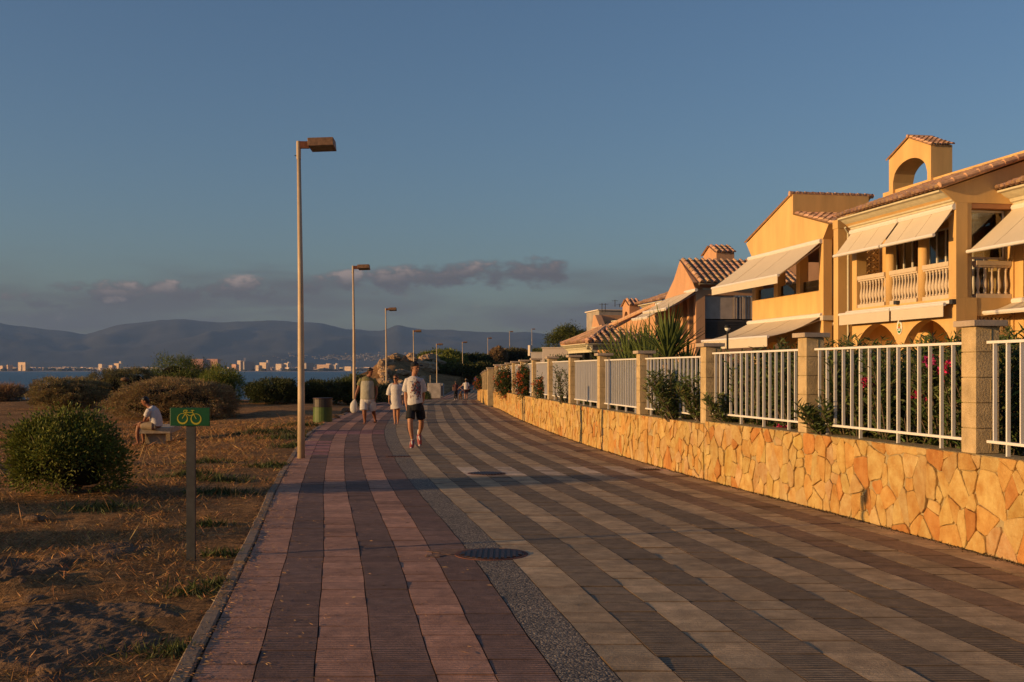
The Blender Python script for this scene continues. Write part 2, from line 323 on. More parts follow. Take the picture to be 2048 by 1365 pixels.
class MB:
    def __init__(s): s.v = []; s.f = []; s.t = []; s.u = []
    def add(s, V, Fs, tint=None):
        b = len(s.v); s.v += [tuple(p) for p in V]; s.f += [[b + i for i in f] for f in Fs]
        s.t += [tint if tint is not None else (1, 1, 1)] * len(Fs)
        return s
    def hexa(s, P, tint=None):              # 8 points: bottom ring (4, ccw from above), top ring
        return s.add(P, [(3, 2, 1, 0), (4, 5, 6, 7), (0, 1, 5, 4), (1, 2, 6, 5), (2, 3, 7, 6), (3, 0, 4, 7)], tint)
    def box(s, c, size, rot=0.0, tint=None, tiltx=0.0):
        hx, hy, hz = [q / 2 for q in size]
        Mx = Matrix.Translation(c) @ Matrix.Rotation(rot, 4, 'Z') @ Matrix.Rotation(tiltx, 4, 'X')
        P = [Mx @ Vector(p) for p in ((-hx, -hy, -hz), (hx, -hy, -hz), (hx, hy, -hz), (-hx, hy, -hz), (-hx, -hy, hz), (hx, -hy, hz), (hx, hy, hz), (-hx, hy, hz))]
        return s.hexa(P, tint)
    def tube(s, pts, rad, seg=8, cap=True, tint=None):
        pts = [Vector(p) for p in pts]; n = len(pts)
        if not isinstance(rad, (list, tuple)): rad = [rad] * n
        rings = []
        for i, p in enumerate(pts):
            d = (pts[min(i + 1, n - 1)] - pts[max(i - 1, 0)]).normalized()
            a = Vector((1, 0, 0)) if abs(d.x) < 0.8 else Vector((0, 1, 0))
            y = d.cross(a).normalized(); x = y.cross(d).normalized(); r = rad[i]
            rx, ry = r if isinstance(r, (list, tuple)) else (r, r)
            rings.append([p + x * math.cos(2 * math.pi * k / seg) * rx + y * math.sin(2 * math.pi * k / seg) * ry for k in range(seg)])
        V = [q for r in rings for q in r]; Fs = []
        for i in range(n - 1):
            for k in range(seg):
                a, b = i * seg + k, i * seg + (k + 1) % seg
                Fs.append((a, a + seg, b + seg, b))
        if cap: Fs.append(tuple(range(seg))); Fs.append(tuple((n - 1) * seg + k for k in reversed(range(seg))))
        return s.add(V, Fs, tint)
    def lathe(s, c, prof, seg=16, tint=None):   # prof: (r, z)
        V = []; Fs = []; c = Vector(c)
        for r, z in prof: V += [c + Vector((r * math.cos(2 * math.pi * k / seg), r * math.sin(2 * math.pi * k / seg), z)) for k in range(seg)]
        for i in range(len(prof) - 1):
            for k in range(seg):
                a, b = i * seg + k, i * seg + (k + 1) % seg
                Fs.append((a, b, b + seg, a + seg))
        Fs.append(tuple(reversed(range(seg)))); Fs.append(tuple((len(prof) - 1) * seg + k for k in range(seg)))
        return s.add(V, Fs, tint)
    def prism(s, poly, ext, tint=None):         # polygon points + extrusion vector
        n = len(poly); P = [Vector(p) for p in poly]; e = Vector(ext)
        return s.add(P + [p + e for p in P], [tuple(range(n)), tuple(reversed(range(n, 2 * n)))] + [(i, i + n, (i + 1) % n + n, (i + 1) % n) for i in range(n)], tint)
    def build(s, name, m, parent=None, at=None, smooth=False, tinted=False, bevel=0.0):
        o0 = org(parent) if parent is not None else (Vector(at) if at is not None else Vector((0, 0, 0)))
        V = np.array([tuple(p) for p in s.v], dtype=np.float64) - np.array(o0)
        me = np_mesh(name, V, s.f, m, tint=(np.array(s.t) if tinted else None), smooth=smooth)
        o = bpy.data.objects.new(name, me); scene.collection.objects.link(o)
        if parent is not None: o.parent = parent; ORG[o.name] = Vector(o0)
        else: o.location = o0; ORG[o.name] = Vector(o0)
        if bevel > 0:
            bv = o.modifiers.new('bevel', 'BEVEL'); bv.width = bevel; bv.segments = 2; bv.limit_method = 'ANGLE'
        return o

def copy_tree(o, parent=None):
    c = o.copy(); scene.collection.objects.link(c)
    if parent is not None: c.parent = parent
    for ch in list(o.children): copy_tree(ch, c)
    return c

def P(px, py, D): return Vector(((px - 1024) / F * D, D, EYE - (py - HZ) / F * D))
def PX(px, D): return (px - 1024) / F * D
def PZ(py, D): return EYE - (py - HZ) / F * D

def cubic(xs, ys):
    xs = np.array(xs, float); ys = np.array(ys, float); m = np.gradient(ys, xs)
    def f(x):
        x = np.asarray(x, float); i = np.clip(np.searchsorted(xs, x) - 1, 0, len(xs) - 2)
        h = xs[i + 1] - xs[i]; t = np.clip((x - xs[i]) / h, -3, 1.0)
        t = np.where(x > xs[-1], 1 + (x - xs[-1]) / h, t)
        tt = np.clip(t, 0, 1)
        r = (2*tt**3 - 3*tt**2 + 1) * ys[i] + (tt**3 - 2*tt**2 + tt) * h * m[i] + (-2*tt**3 + 3*tt**2) * ys[i + 1] + (tt**3 - tt**2) * h * m[i + 1]
        return r + np.where(t < 0, t * h * m[0], 0) + np.where(t > 1, (t - 1) * h * m[-1], 0)
    return f
LX = cubic([-4, 3, 5.95, 10.3, 15, 20.9, 29.2, 43.7, 60, 71, 96, 122, 157, 182, 207, 232], [0.2, -1.18, -1.70, -2.38, -3.16, -4.06, -5.2, -6.35, -7.5, -8.0, -8.45, -8.3, -6.9, -4.0, -0.6, 4.0])
RX = cubic([-4, 3, 6, 9.45, 12.2, 17.1, 23.35, 36.4, 52.3, 56, 75, 95, 122, 157, 182, 207, 232], [6.1, 5.15, 4.83, 4.34, 3.85, 2.88, 1.85, .34, -.83, -1.15, -2.1, -2.85, -2.7, -1.3, 1.6, 5.0, 9.6])
GZ = cubic([-30, 20, 45, 71, 96, 122, 135, 157, 182, 207, 232, 300, 800], [0, 0, 0, -.35, -.86, -1.39, -1.25, -.3, .93, 2.8, 4.2, 5.0, 5.0])

# smooth value noise for terrain
_G = rng.random((256, 256))
def vnoise(x, y):
    xi = np.floor(x).astype(int); yi = np.floor(y).astype(int); fx = x - xi; fy = y - yi
    fx = fx * fx * (3 - 2 * fx); fy = fy * fy * (3 - 2 * fy)
    g = lambda a, b: _G[a % 256, b % 256]
    return (g(xi, yi) * (1 - fx) + g(xi + 1, yi) * fx) * (1 - fy) + (g(xi, yi + 1) * (1 - fx) + g(xi + 1, yi + 1) * fx) * fy
def fbm(x, y, o=5, r=0.5):
    s = 0; a = 1; t = 0
    for i in range(o): s = s + a * vnoise(x * 2**i + 17.3 * i, y * 2**i + 5.1 * i); t += a; a *= r
    return s / t
def sstep(x, a, b):
    t = np.clip((x - a) / (b - a), 0, 1); return t * t * (3 - 2 * t)
SEA = -5.0
def coast(D): return np.interp(D, [-50, 58, 64, 70, 80, 100, 130, 160, 200, 300], [-400, -300, -60, -15, -13.0, -13.5, -17.5, -22.5, -24, -30])
def H(X, D):
    X = np.asarray(X, float); D = np.asarray(D, float)
    lx = LX(D); g = GZ(D); d = lx - X                 # metres left of the kerb
    z = g - 0.035 + 0 * X
    left = d > 0
    slope = sstep(D, 14, 26) * (1 - sstep(D, 48, 62)) * sstep(d, 0.5, 5.0) * -0.27
    z = z + np.where(left, slope, 0)
    z = z + np.where(left, sstep(D, 36, 50) * (1 - sstep(D, 60, 75)) * sstep(d, 0.5, 4) * 0.25 , 0)
    rough = (fbm(X * 1.1, D * 1.1, 6, 0.55) - 0.5) * 0.16 * sstep(np.abs(d), 0.05, 1.6)
    craggy = np.maximum(0, fbm(X * 1.7 + 9, D * 1.7, 5, 0.65) - 0.47) * 0.35 * sstep(d, 0.9, 2.0) * (1 - sstep(D, 8.5, 10.8))
    z = z + np.where(left, rough + craggy, 0)
    hill = 1.8 * np.exp(-(((X + 9.5) / 7.5) ** 2 + ((D - 172) / 24) ** 2)) + 3.0 * np.exp(-(((X + 15.5) / 4.2) ** 2 + ((D - 152) / 12) ** 2))
    z = z + np.where(left, .13 * np.exp(-((X + 6.0) ** 2 + (D - 15.4) ** 2) / 1.6), 0)
    hill = hill + 4.0 * sstep(D, 150, 215) * np.exp(-((X + 2) / 18.0) ** 2) * 0.15
    rockr = (1 - np.abs(2 * fbm(X * .45 + 3, D * .16, 6, 0.66) - 1) - 0.6) * 2.2 * sstep(D, 118, 134) * (1 - sstep(D, 160, 172)) * sstep(d, 5, 8)
    z = z + np.where(d > 0, hill + rockr, 0)
    on = (X > lx - 0.02) & (X < RX(D) + 0.5)
    z = np.where(on, g - 0.14, z)
    z = np.where((X >= RX(D) + 0.5), g - 0.14, z)
    drop = sstep(coast(D) - X, 0, 9) * 16
    return z - drop

exec_later = []
# ------------------------------------------------------------------ ground, sea, far land
Ds = np.unique(np.concatenate([np.arange(-40, 4, 2.0), np.arange(4, 24, .085), np.arange(24, 66, .4), np.arange(66, 262, 1.6), np.arange(262, 420, 14)]).round(4))
Xs = np.unique(np.concatenate([np.arange(-420, -45, 25), np.arange(-45, -11, .7), np.arange(-11, -0.8, .085), np.arange(-0.8, 12, .9), np.arange(12, 60, 4), np.arange(60, 420, 30)]).round(4))
GX, GD = np.meshgrid(Xs, Ds)
Z = H(GX, GD)
nx, ny = len(Xs), len(Ds); ii = (np.arange(ny - 1)[:, None] * nx + np.arange(nx - 1)[None, :]).ravel()
tag(link_mesh('ground', np_mesh('ground', np.stack([GX, GD, Z], -1).reshape(-1, 3), np.stack([ii, ii + 1, ii + nx + 1, ii + nx], 1), 'dry_ground', smooth=True)), kind='structure')
sea = MB().add([(-14000, -400, SEA), (14000, -400, SEA), (14000, 6060, SEA), (-14000, 6060, SEA)], [(0, 1, 2, 3)]).build('sea', 'sea_water')
tag(sea, kind='structure')

# far shore: beach, plain and mountains as one land form rising from the bay
mat('far_land', (0.055, 0.055, 0.05), var=0.5, vscale=0.0016, detail=8)
ridge_px = np.array([-900, -500, -200, 0, 82, 166, 254, 355, 438, 533, 590, 641, 698, 762, 794, 844, 940, 1048, 1111, 1250, 1400, 1700, 2100, 2600, 3200])
ridge_py = np.array([652, 640, 655, 648, 659, 668, 648, 640, 644, 642, 645, 646, 659, 661, 650, 659, 662, 665, 672, 682, 688, 676, 690, 680, 695])
px = np.arange(-900, 3201, 9.0); rows_D = np.concatenate([[6000, 6060, 6200], np.linspace(7000, 16000, 46), [17500, 19000]])
rp = np.interp(px, ridge_px, ridge_py) + (fbm(px / 60.0, px * 0 + 3, 5, .6) - .5) * 8; V = []
for k, D_ in enumerate(rows_D):
    X_ = (px - 1024) / F * D_
    ztop = EYE - (rp - HZ) / F * 16000
    t = np.clip((D_ - 10500) / 5500, 0, 1)
    n1 = fbm(X_ / 900 + 50, np.full_like(X_, D_ / 900), 6, 0.55); n2 = 1 - np.abs(2 * fbm(X_ / 1500 + 9, np.full_like(X_, D_ / 2600), 5, 0.5) - 1)
    base = ztop * (t ** 1.35) * (0.42 + 1.15 * n2 * (1 - t) + 0.58 * t) * (1 + (n1 - 0.5) * 1.4 * (1 - t))
    lim = (EYE - (rp - HZ - 1) / F * D_)                       # keep every nearer fold under the skyline
    base = np.minimum(base, lim - (1 - t) * 20 - 12 * n1 * (1 - t))
    z = np.where(t > 0, np.maximum(base, 6 + 14 * (D_ - 6200) / 4300 * n1), 2 + 18 * np.clip((D_ - 6200) / 4300, 0, 1) * n1)
    if D_ <= 6000: z = np.full_like(X_, SEA - 1)
    elif D_ <= 6060: z = np.full_like(X_, SEA + 1.2)
    elif D_ <= 6200: z = np.full_like(X_, 0.0)
    if D_ > 16000: z = ztop * (1 - (D_ - 16000) / 4500)
    V.append(np.stack([X_, np.full_like(X_, D_), z], 1))
n = len(px); ii = (np.arange(len(rows_D) - 1)[:, None] * n + np.arange(n - 1)[None, :]).ravel()
Fq = np.stack([ii, ii + 1, ii + n + 1, ii + n], 1)
tag(link_mesh('mountains', np_mesh('mountains', np.concatenate(V), Fq[2 * (n - 1):], 'far_land', smooth=True)), kind='structure')
tag(link_mesh('beach', np_mesh('beach', np.concatenate(V), Fq[:2 * (n - 1)], 'sand', smooth=True)), kind='structure')

# haze over bay and mountains
hz = MB().box((0, 9000, 446), (30000, 20800, 908)).build('haze', 'black')
hm = bpy.data.materials.new('haze_air'); hm.use_nodes = True; hm.node_tree.nodes.clear()
ho = hm.node_tree.nodes.new('ShaderNodeOutputMaterial'); hv = hm.node_tree.nodes.new('ShaderNodeVolumePrincipled')
hv.inputs['Density'].default_value = 4.6e-5; hv.inputs['Color'].default_value = (0.25, 0.42, 0.80, 1); hv.inputs['Anisotropy'].default_value = 0.0
hm.node_tree.links.new(hv.outputs[0], ho.inputs['Volume']); hz.data.materials.clear(); hz.data.materials.append(hm)
tag(hz, kind='stuff', label='thin blue evening haze over the bay and mountains')

# ------------------------------------------------------------------ resort town across the bay
TD = 6150.0
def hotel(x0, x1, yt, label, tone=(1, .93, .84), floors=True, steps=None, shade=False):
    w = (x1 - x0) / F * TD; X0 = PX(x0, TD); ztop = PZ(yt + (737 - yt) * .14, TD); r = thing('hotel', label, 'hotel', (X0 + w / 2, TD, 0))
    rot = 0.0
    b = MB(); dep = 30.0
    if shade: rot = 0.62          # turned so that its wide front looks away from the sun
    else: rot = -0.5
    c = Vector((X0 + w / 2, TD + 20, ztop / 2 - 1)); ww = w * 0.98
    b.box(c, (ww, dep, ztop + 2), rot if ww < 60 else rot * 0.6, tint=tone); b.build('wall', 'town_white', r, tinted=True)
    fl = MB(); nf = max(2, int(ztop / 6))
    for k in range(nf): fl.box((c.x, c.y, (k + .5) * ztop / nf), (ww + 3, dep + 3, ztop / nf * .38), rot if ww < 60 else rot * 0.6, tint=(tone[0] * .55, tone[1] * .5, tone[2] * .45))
    if floors: fl.build('balcony_row', 'town_white', r, tinted=True)
    if steps:
        s = MB()
        for (a, b_, y) in steps:
            zt = PZ(y, TD); s.box((PX((a + b_) / 2, TD), TD + 18, zt / 2), ((b_ - a) / F * TD, 26, zt), rot * .3, tint=tone)
        s.build('stair_tower', 'town_white', r, tinted=True)
    return r
hotel(475.5, 484, 719, 'tall narrow white hotel tower just right of the pine topped bushes', floors=True)
hotel(484, 506, 721, 'wide grey shaded high rise hotel with a small white penthouse', (.50, .50, .54), steps=[(486, 490, 716)], shade=True)  # bluish grey tone holds the shade of its front
hotel(511, 520, 730, 'small low white block between the grey high rise and a long hotel')
hotel(519, 536, 723.5, 'long cream hotel with a slim tower at its right end', (1, .88, .72), steps=[(533, 536, 721)])
hotel(548, 567, 727, 'broad white hotel just left of the nearest street lamp pole')
hotel(569, 579, 725, 'white stepped hotel touching the left side of the nearest lamp pole', steps=[(575, 578, 724)])
hotel(608, 624, 725, 'grey shaded hotel right of the nearest lamp pole', (.52, .5, .5), shade=True)  # shade of the front is also in the grey tone
hotel(629, 661, 728.5, 'longest beige hotel with rows of balconies', (.95, .76, .58), steps=[(652, 661, 727.5)])
hotel(663, 675, 729, 'white terraced hotel with a stair tower, right of the beige hotel', steps=[(671, 675, 727)])
hotel(686, 706, 733, 'low cream hotel right behind the second lamp pole', (1, .9, .76))
hotel(464, 475, 727.5, 'pinkish low hotel at the left foot of the white tower', (.95, .66, .5))
hotel(382, 409, 715.5, 'terracotta hotel rising behind the pine bushes, left one', (.62, .36, .26))
hotel(412, 438, 715.5, 'terracotta hotel rising behind the pine bushes, right one', (.72, .44, .32))
hotel(34, 56, 723, 'long cream building on the far left shore', (1, .86, .68))
hotel(38, 45, 729, 'square white building at the water on the far left')
hotel(0, 8, 731, 'pale building cut by the left edge of the view', (1, .86, .7))
hotel(228, 241, 725.5, 'cream apartment tower above the left bushes', (1, .84, .66), steps=[(238, 242, 723)])
hotel(216, 228, 730, 'low cream houses left of the apartment tower', (1, .84, .66))
hotel(197, 207, 727, 'small white twin blocks on the left shore')
hotel(14, 18, 729, 'narrow pale house between two cream buildings on the far left', (.9, .75, .6))
b = MB()
for i in range(900):
    a = random.uniform(-500, 2300) if i > 600 else random.uniform(-20, 900)
    D_ = random.choice([6250, 6500, 7000, 7600]) * random.uniform(.98, 1.03); w = random.uniform(10, 46); h = random.uniform(6, 16); c = random.uniform(.35, 1.0)
    b.box((PX(a, D_), D_, 4 + (D_ - 6200) * .005), (w, 14, h * 1.7), random.uniform(-.9, .4), tint=(c, c * random.uniform(.8, .95), c * random.uniform(.62, .9)))
for i in range(420):                          # suburbs on the slope right of the middle
    a = random.gauss(800, 90); D_ = random.uniform(9000, 10500); c = random.uniform(.2, .7)
    b.box((PX(a, D_), D_, EYE - (random.gauss(715, 3.5) - HZ) / F * D_), (random.uniform(10, 40), 14, random.uniform(6, 12)), .3, tint=(c, c * .9, c * .8))
tag(b.build('distant_houses', 'town_white', tinted=True), 'scattered pale houses of the town along the far shore', kind='stuff')
b = MB()
for i in range(1500):
    a = random.uniform(-500, 2300) if i > 900 else random.uniform(-20, 900); D_ = random.uniform(6110, 7200); w = random.uniform(14, 46); h = random.uniform(4, 12); c = random.uniform(.5, 1.3)
    b.lathe((PX(a, D_), D_, 0), [(w * .5, -2), (w * .55, h * .5), (w * .3, h), (w * .05, h * 1.15)], 6, tint=(c, c, c))
tag(b.build('distant_trees', 'town_trees', tinted=True), 'dark tree belt behind the beach of the far shore', kind='stuff')

# ------------------------------------------------------------------ promenade
PINK = (0.52, 0.272, 0.178, .55); DRED = (0.255, 0.150, 0.112, .8); LIGHT = (0.48, 0.338, 0.198, .35); DGREY = (0.315, 0.228, 0.146, 1.0); DBRN = (0.345, 0.215, 0.132, .9)
prom = MB()
dd = np.concatenate([np.arange(-4, 262, 1.0)])
V = []; Fq = []
for k, D_ in enumerate(dd):
    l, r, g = float(LX(D_)), float(RX(D_)), float(GZ(D_)); V += [(l - .02, D_, g - .022), (r + .3, D_, g - .022)]
    if k: Fq.append((2 * k - 2, 2 * k - 1, 2 * k + 1, 2 * k))
promenade = tag(link_mesh('promenade', np_mesh('promenade', V, Fq, 'joint')), kind='structure')
ORG[promenade.name] = Vector((0, 0, 0))
rngt = np.random.default_rng(3)
edges = np.concatenate([np.arange(3.6, 135, .30), np.arange(135, 250, .9)])
tiles = []
SL = 0.07
wob = [(rngt.random() * 9, rngt.random() * .003) for _ in range(21)]
def bx(j, D_):
    l, r = float(LX(D_)), float(RX(D_)); ph, am = wob[j]
    return l + (r - l) * j / 20 + (am * math.sin(D_ * 1.9 + ph) + .003 * math.sin(D_ * 4.3 + ph * 3) + .0025 * math.sin(round(D_ / .3) * 12.9 + ph * 7) if 0 < j < 20 else 0)
for k in range(len(edges) - 1):
    d0, d1 = edges[k], edges[k + 1]
    for j in range(20):
        if j == 6: continue
        gap = .0016 + .0016 * rngt.random()
        if j < 6: c = PINK if j % 2 == 0 else DRED
        else: c = LIGHT if j % 2 == 1 else (DGREY if j < 15 else DBRN)
        xm = (bx(j, d0) + bx(j + 1, d0)) / 2; off = SL * (xm - float(LX(d0)))
        v = rngt.normal(1, .075) * (1.0 + .10 * math.sin(k * .37 + j)); hue = rngt.normal(0, .012)
        if 28.6 < d0 < 30.4 and j < 6: c = ((.60, .26, .23, .9), (.15, .085, .09, .9))[k % 2]
        if 21.6 < d0 < 26 and j < 2 and k % 3 != 0: c = (.56, .24, .21, .9)
        if 17.3 < d0 < 18.6 and j > 8 and c is LIGHT: c = (.60, .46, .33, .05)
        a0, a1 = d0 + off + gap, d1 + off - gap; P4 = []
        for (dq, jj, sg) in ((a0, j, 1), (a0, j + 1, -1), (a1, j + 1, -1), (a1, j, 1)): P4.append((bx(jj, dq) + sg * gap, dq))
        dz = rngt.normal(0, .0008); tl = rngt.normal(0, .0012, 2); ztop = []
        for (xq, dq) in P4: ztop.append(float(GZ(dq)) + dz + tl[0] * (xq - xm) / .3 + tl[1] * (dq - d0) / .3)
        tiles.append((d0, j, P4, ztop, (c[0] * v + hue * c[0], c[1] * v, c[2] * v - hue * c[2], c[3])))
def tile_geo(T, o=(0, 0, 0)):
    d0, j, P4, zt, c = T; cx = sum(p[0] for p in P4) / 4; cy = sum(p[1] for p in P4) / 4; b = .0022
    top = []; mid = []; bot = []; tuv = []
    for (x, y), z in zip(P4, zt):
        ix = x + (b if x < cx else -b); iy = y + (b if y < cy else -b)
        top.append((ix - o[0], iy - o[1], z - o[2])); mid.append((x - o[0], y - o[1], z - .0022 - o[2])); bot.append((x - o[0], y - o[1], z - .022 - o[2])); tuv.append((ix, iy - d0))
    V = bot + mid + top; Fs = [(8, 9, 10, 11)]; uv = list(tuv)
    for a in (0, 4):
        for i in range(4):
            q = (i + 1) % 4; Fs.append((a + i, a + q, a + 4 + q, a + 4 + i)); uv += [(P4[i][0], P4[i][1] - d0), (P4[q][0], P4[q][1] - d0), (P4[q][0], P4[q][1] - d0), (P4[i][0], P4[i][1] - d0)]
    return V, Fs, uv, [c] + [(c[0] * .30, c[1] * .28, c[2] * .28, 0)] * 8
def in_frame(T):
    x = sum(p[0] for p in T[2]) / 4; y = sum(p[1] for p in T[2]) / 4
    return y > 5.9 and abs(x / y * F) < 1050
near = [T for T in tiles if in_frame(T)][:300]; nid = set(id(T) for T in near)
for T in near:
    o = (T[2][0][0], T[2][0][1], 0); V, Fs, uv, c = tile_geo(T, o)
    link_mesh('paving_tile', np_mesh('paving_tile', V, np.array(Fs), 'paving', tint=np.array(c), uv=uv), promenade, o)
V = []; Fs = []; uv = []; cc_ = []
for T in tiles:
    if id(T) in nid: continue
    v, f, u, c = tile_geo(T); b0 = len(V); V += v; Fs += [[b0 + i for i in q] for q in f]; uv += u; cc_ += c
tag(link_mesh('paving', np_mesh('paving', V, np.array(Fs), 'paving', tint=np.array(cc_), uv=uv), promenade), kind='stuff')
dd = np.arange(3.4, 240, .4); V = []; Fq = []
for k, D_ in enumerate(dd):
    V += [(bx(6, D_) + .004, D_, float(GZ(D_)) - .001), (bx(7, D_) - .004, D_, float(GZ(D_)) - .001)]
    if k: Fq.append((2 * k - 2, 2 * k - 1, 2 * k + 1, 2 * k))
link_mesh('pebble_strip', np_mesh('pebble_strip', V, Fq, 'pebble_concrete'), promenade)

kerb_root = None; kb = MB()
V = []; Fq = []
for k, D_ in enumerate(np.arange(3, 250, 1.5)):
    l = float(LX(D_)); g = float(GZ(D_)); V += [(l - .10, D_, g - .06), (l - .002, D_, g - .06)]
    if k: Fq.append((2 * k - 2, 2 * k - 1, 2 * k + 1, 2 * k))
kerb_root = tag(link_mesh('kerb', np_mesh('kerb', V, Fq, 'joint')), kind='structure'); ORG[kerb_root.name] = Vector((0, 0, 0))
D_ = 3.8
while D_ < 122:
    L_ = 0.98 + random.uniform(-.02, .02); b = MB(); jx = random.uniform(-.008, .008); jz = random.uniform(-.006, .01)
    for (a, q, n_) in ((D_, D_ + L_ - .012, 4),):
        rr = []
        for i in range(n_ + 1):
            y = a + (q - a) * i / n_; l = float(LX(y)) + jx; g = float(GZ(y)) + jz + .004 + random.uniform(-.003, .003)
            rr.append([(l - .108, y, g - .07), (l - .108, y, g - .01), (l - .098 + random.uniform(-.004, .003), y, g), (l - .02 + random.uniform(-.006, .003), y, g), (l - .008, y, g - .012), (l - .008, y, g - .07)])
        Vv = [p for r_ in rr for p in r_]; Ff = [(i * 6 + k, i * 6 + k + 1, (i + 1) * 6 + k + 1, (i + 1) * 6 + k) for i in range(n_) for k in range(5)] + [tuple(range(5, -1, -1)), tuple(n_ * 6 + k for k in range(6))]
        b.add(Vv, Ff)
    b.build('kerb_stone', 'kerb', kerb_root); D_ += L_

# ------------------------------------------------------------------ stone garden wall
def wall_top(D_): return (.885 if D_ < 16.95 else .84) if D_ < 30 else .84 - .1 * min(1, (D_ - 30) / 22)
def rp_(D_):                                   # point and outward (walk-side) normal of the wall foot
    x = float(RX(D_)); dx = float(RX(D_ + .1) - RX(D_ - .1)) / .2; t = Vector((dx, 1, 0)).normalized(); return Vector((x, D_, float(GZ(D_)))), Vector((-t.y, t.x, 0)), t
gw = thing('garden_wall', 'low retaining wall of ochre crazy paving stones along the promenade, below the white railings', 'stone wall', rp_(8)[0])
def wall_core(d0, d1, name, root, thick=.30, m='mortar'):
    V = []; Fq = []; dl = np.arange(d0, d1 + .01, (d1 - d0) / max(2, int((d1 - d0) / .8)))
    for i, D_ in enumerate(dl):
        p, n_, t = rp_(D_); zt = wall_top(D_ if D_ < d1 else d1 - .01)
        for (o_, z) in ((0, -.06), (0, zt), (-thick, zt), (-thick, -.06)): V.append(p + n_ * o_ + Vector((0, 0, z)))
        if i:
            a = (i - 1) * 4
            for k in range(3): Fq.append((a + k, a + 4 + k, a + 5 + k, a + 1 + k))
    Fq += [(3, 2, 1, 0), (len(V) - 4, len(V) - 3, len(V) - 2, len(V) - 1)]
    V = np.array([tuple(v) for v in V]) - np.array(org(root)); link_mesh(name, np_mesh(name, V, Fq, m), root)
wall_core(5.0, 16.94, 'mortar_bed', gw); wall_core(16.96, 52.6, 'mortar_bed', gw)
def clip(poly, a, b, c):                        # keep a*x+b*y<=c
    r = []
    for i in range(len(poly)):
        p, q = poly[i], poly[(i + 1) % len(poly)]; fp = a * p[0] + b * p[1] - c; fq = a * q[0] + b * q[1] - c
        if fp <= 0: r.append(p)
        if (fp < 0) != (fq < 0) and fp != fq:
            t = fp / (fp - fq); r.append((p[0] + (q[0] - p[0]) * t, p[1] + (q[1] - p[1]) * t))
    return r
def wt(x, z): return (math.sin(x * 91.7 + z * 47.3) * 4375.5) % 1
def stones(d0, d1, seed, cw=.125, ch=.205):
    rr = random.Random(seed); seeds = []; s = d0 - .3
    while s < d1 + .3:
        nz = 5
        for k in range(nz):
            if rr.random() < .36: continue
            seeds.append((s + rr.uniform(-.42, .42) * cw, (k + .5 + rr.uniform(-.46, .46) + (.5 if int((s - d0) / cw) % 2 else 0) - .25) * ch))
        s += cw
    res = []
    for i, (sx, sz) in enumerate(seeds):
        zt = wall_top(sx); poly = [(max(d0, sx - .5), .005), (min(d1, sx + .5), .005), (min(d1, sx + .5), zt), (max(d0, sx - .5), zt)]
        if poly[0][0] >= poly[1][0]: continue
        for (qx, qz) in seeds[max(0, i - 36):i + 37]:
            if (qx, qz) == (sx, sz) or abs(qx - sx) > .8: continue
            ax = (qx - sx) * 1.55; az_ = (qz - sz)           # wider influence sideways: tall narrow stones
            w_ = .5 + .26 * (wt(sx, sz) - wt(qx, qz)); mx_, mz = sx + (qx - sx) * w_, sz + (qz - sz) * w_; poly = clip(poly, ax, az_, ax * mx_ + az_ * mz)
            if len(poly) < 3: break
        if len(poly) >= 3:
            A = abs(sum(poly[k][0] * poly[(k + 1) % len(poly)][1] - poly[(k + 1) % len(poly)][0] * poly[k][1] for k in range(len(poly)))) / 2
            if A > .0018: res.append(poly)
    return res
def stone_geo(poly, rr):
    # soften the corners, shrink by the joint, then lay the slab on the wall face
    pts = []
    for i in range(len(poly)):
        a, b = poly[i - 1], poly[i]; c = poly[(i + 1) % len(poly)]
        k = rr.uniform(.05, .16)
        if i and math.hypot(a[0] - b[0], a[1] - b[1]) > .07: q_ = rr.uniform(.35, .65); pts.append((a[0] + (b[0] - a[0]) * q_ + rr.uniform(-.007, .007), min(max(a[1] + (b[1] - a[1]) * q_ + rr.uniform(-.007, .007), .004), 2)))
        pts.append((b[0] + (a[0] - b[0]) * k, b[1] + (a[1] - b[1]) * k)); pts.append((b[0] + (c[0] - b[0]) * k, b[1] + (c[1] - b[1]) * k))
    cx = sum(p[0] for p in pts) / len(pts); cz = sum(p[1] for p in pts) / len(pts)
    def shrink(d_): return [(p[0] + (cx - p[0]) / max(.01, math.hypot(cx - p[0], cz - p[1])) * (d_ + jj), p[1] + (cz - p[1]) / max(.01, math.hypot(cx - p[0], cz - p[1])) * (d_ + jj)) for p, jj in zip(pts, jit)]
    jit = [rr.uniform(0, .005) for _ in pts]
    dep = rr.uniform(.010, .034); tx, tz = rr.uniform(-.06, .06), rr.uniform(-.05, .05); V = []
    for (sh, dp) in ((.0, -.004), (.001, dep - .005), (.006, dep)):
        for (s_, z_) in shrink(sh):
            q = dp + (tx * (s_ - cx) + tz * (z_ - cz) if dp > 0 else 0)
            p, n_, t = rp_(s_); V.append(p + n_ * max(q, -.004) + Vector((0, 0, z_)))
    p, n_, t = rp_(cx); V.append(p + n_ * (dep + rr.uniform(0, .010)) + Vector((0, 0, cz)))
    k = len(pts); Fs = [(r * k + i, r * k + (i + 1) % k, (r + 1) * k + (i + 1) % k, (r + 1) * k + i) for r in (0, 1) for i in range(k)]
    Fs += [(2 * k + i, 2 * k + (i + 1) % k, 3 * k) for i in range(k)]
    Fs = [tuple(reversed(f)) for f in Fs]
    return V, Fs, p
def stone_tone(rr):
    q = rr.random(); v = rr.uniform(.86, 1.10)
    if q < .08: return (v * .92, v * .62, v * .48)
    if q < .26: return (v * 1.0, v * .84, v * .72)
    if q < .50: return (v * 1.02, v * 1.0, v * 1.0)
    return (v, v * rr.uniform(.93, 1.03), v * rr.uniform(.85, 1.3))
rr = random.Random(11); cnt = 0; far = MB()
allst = stones(5.2, 16.92, 5) + stones(16.98, 52.5, 6)
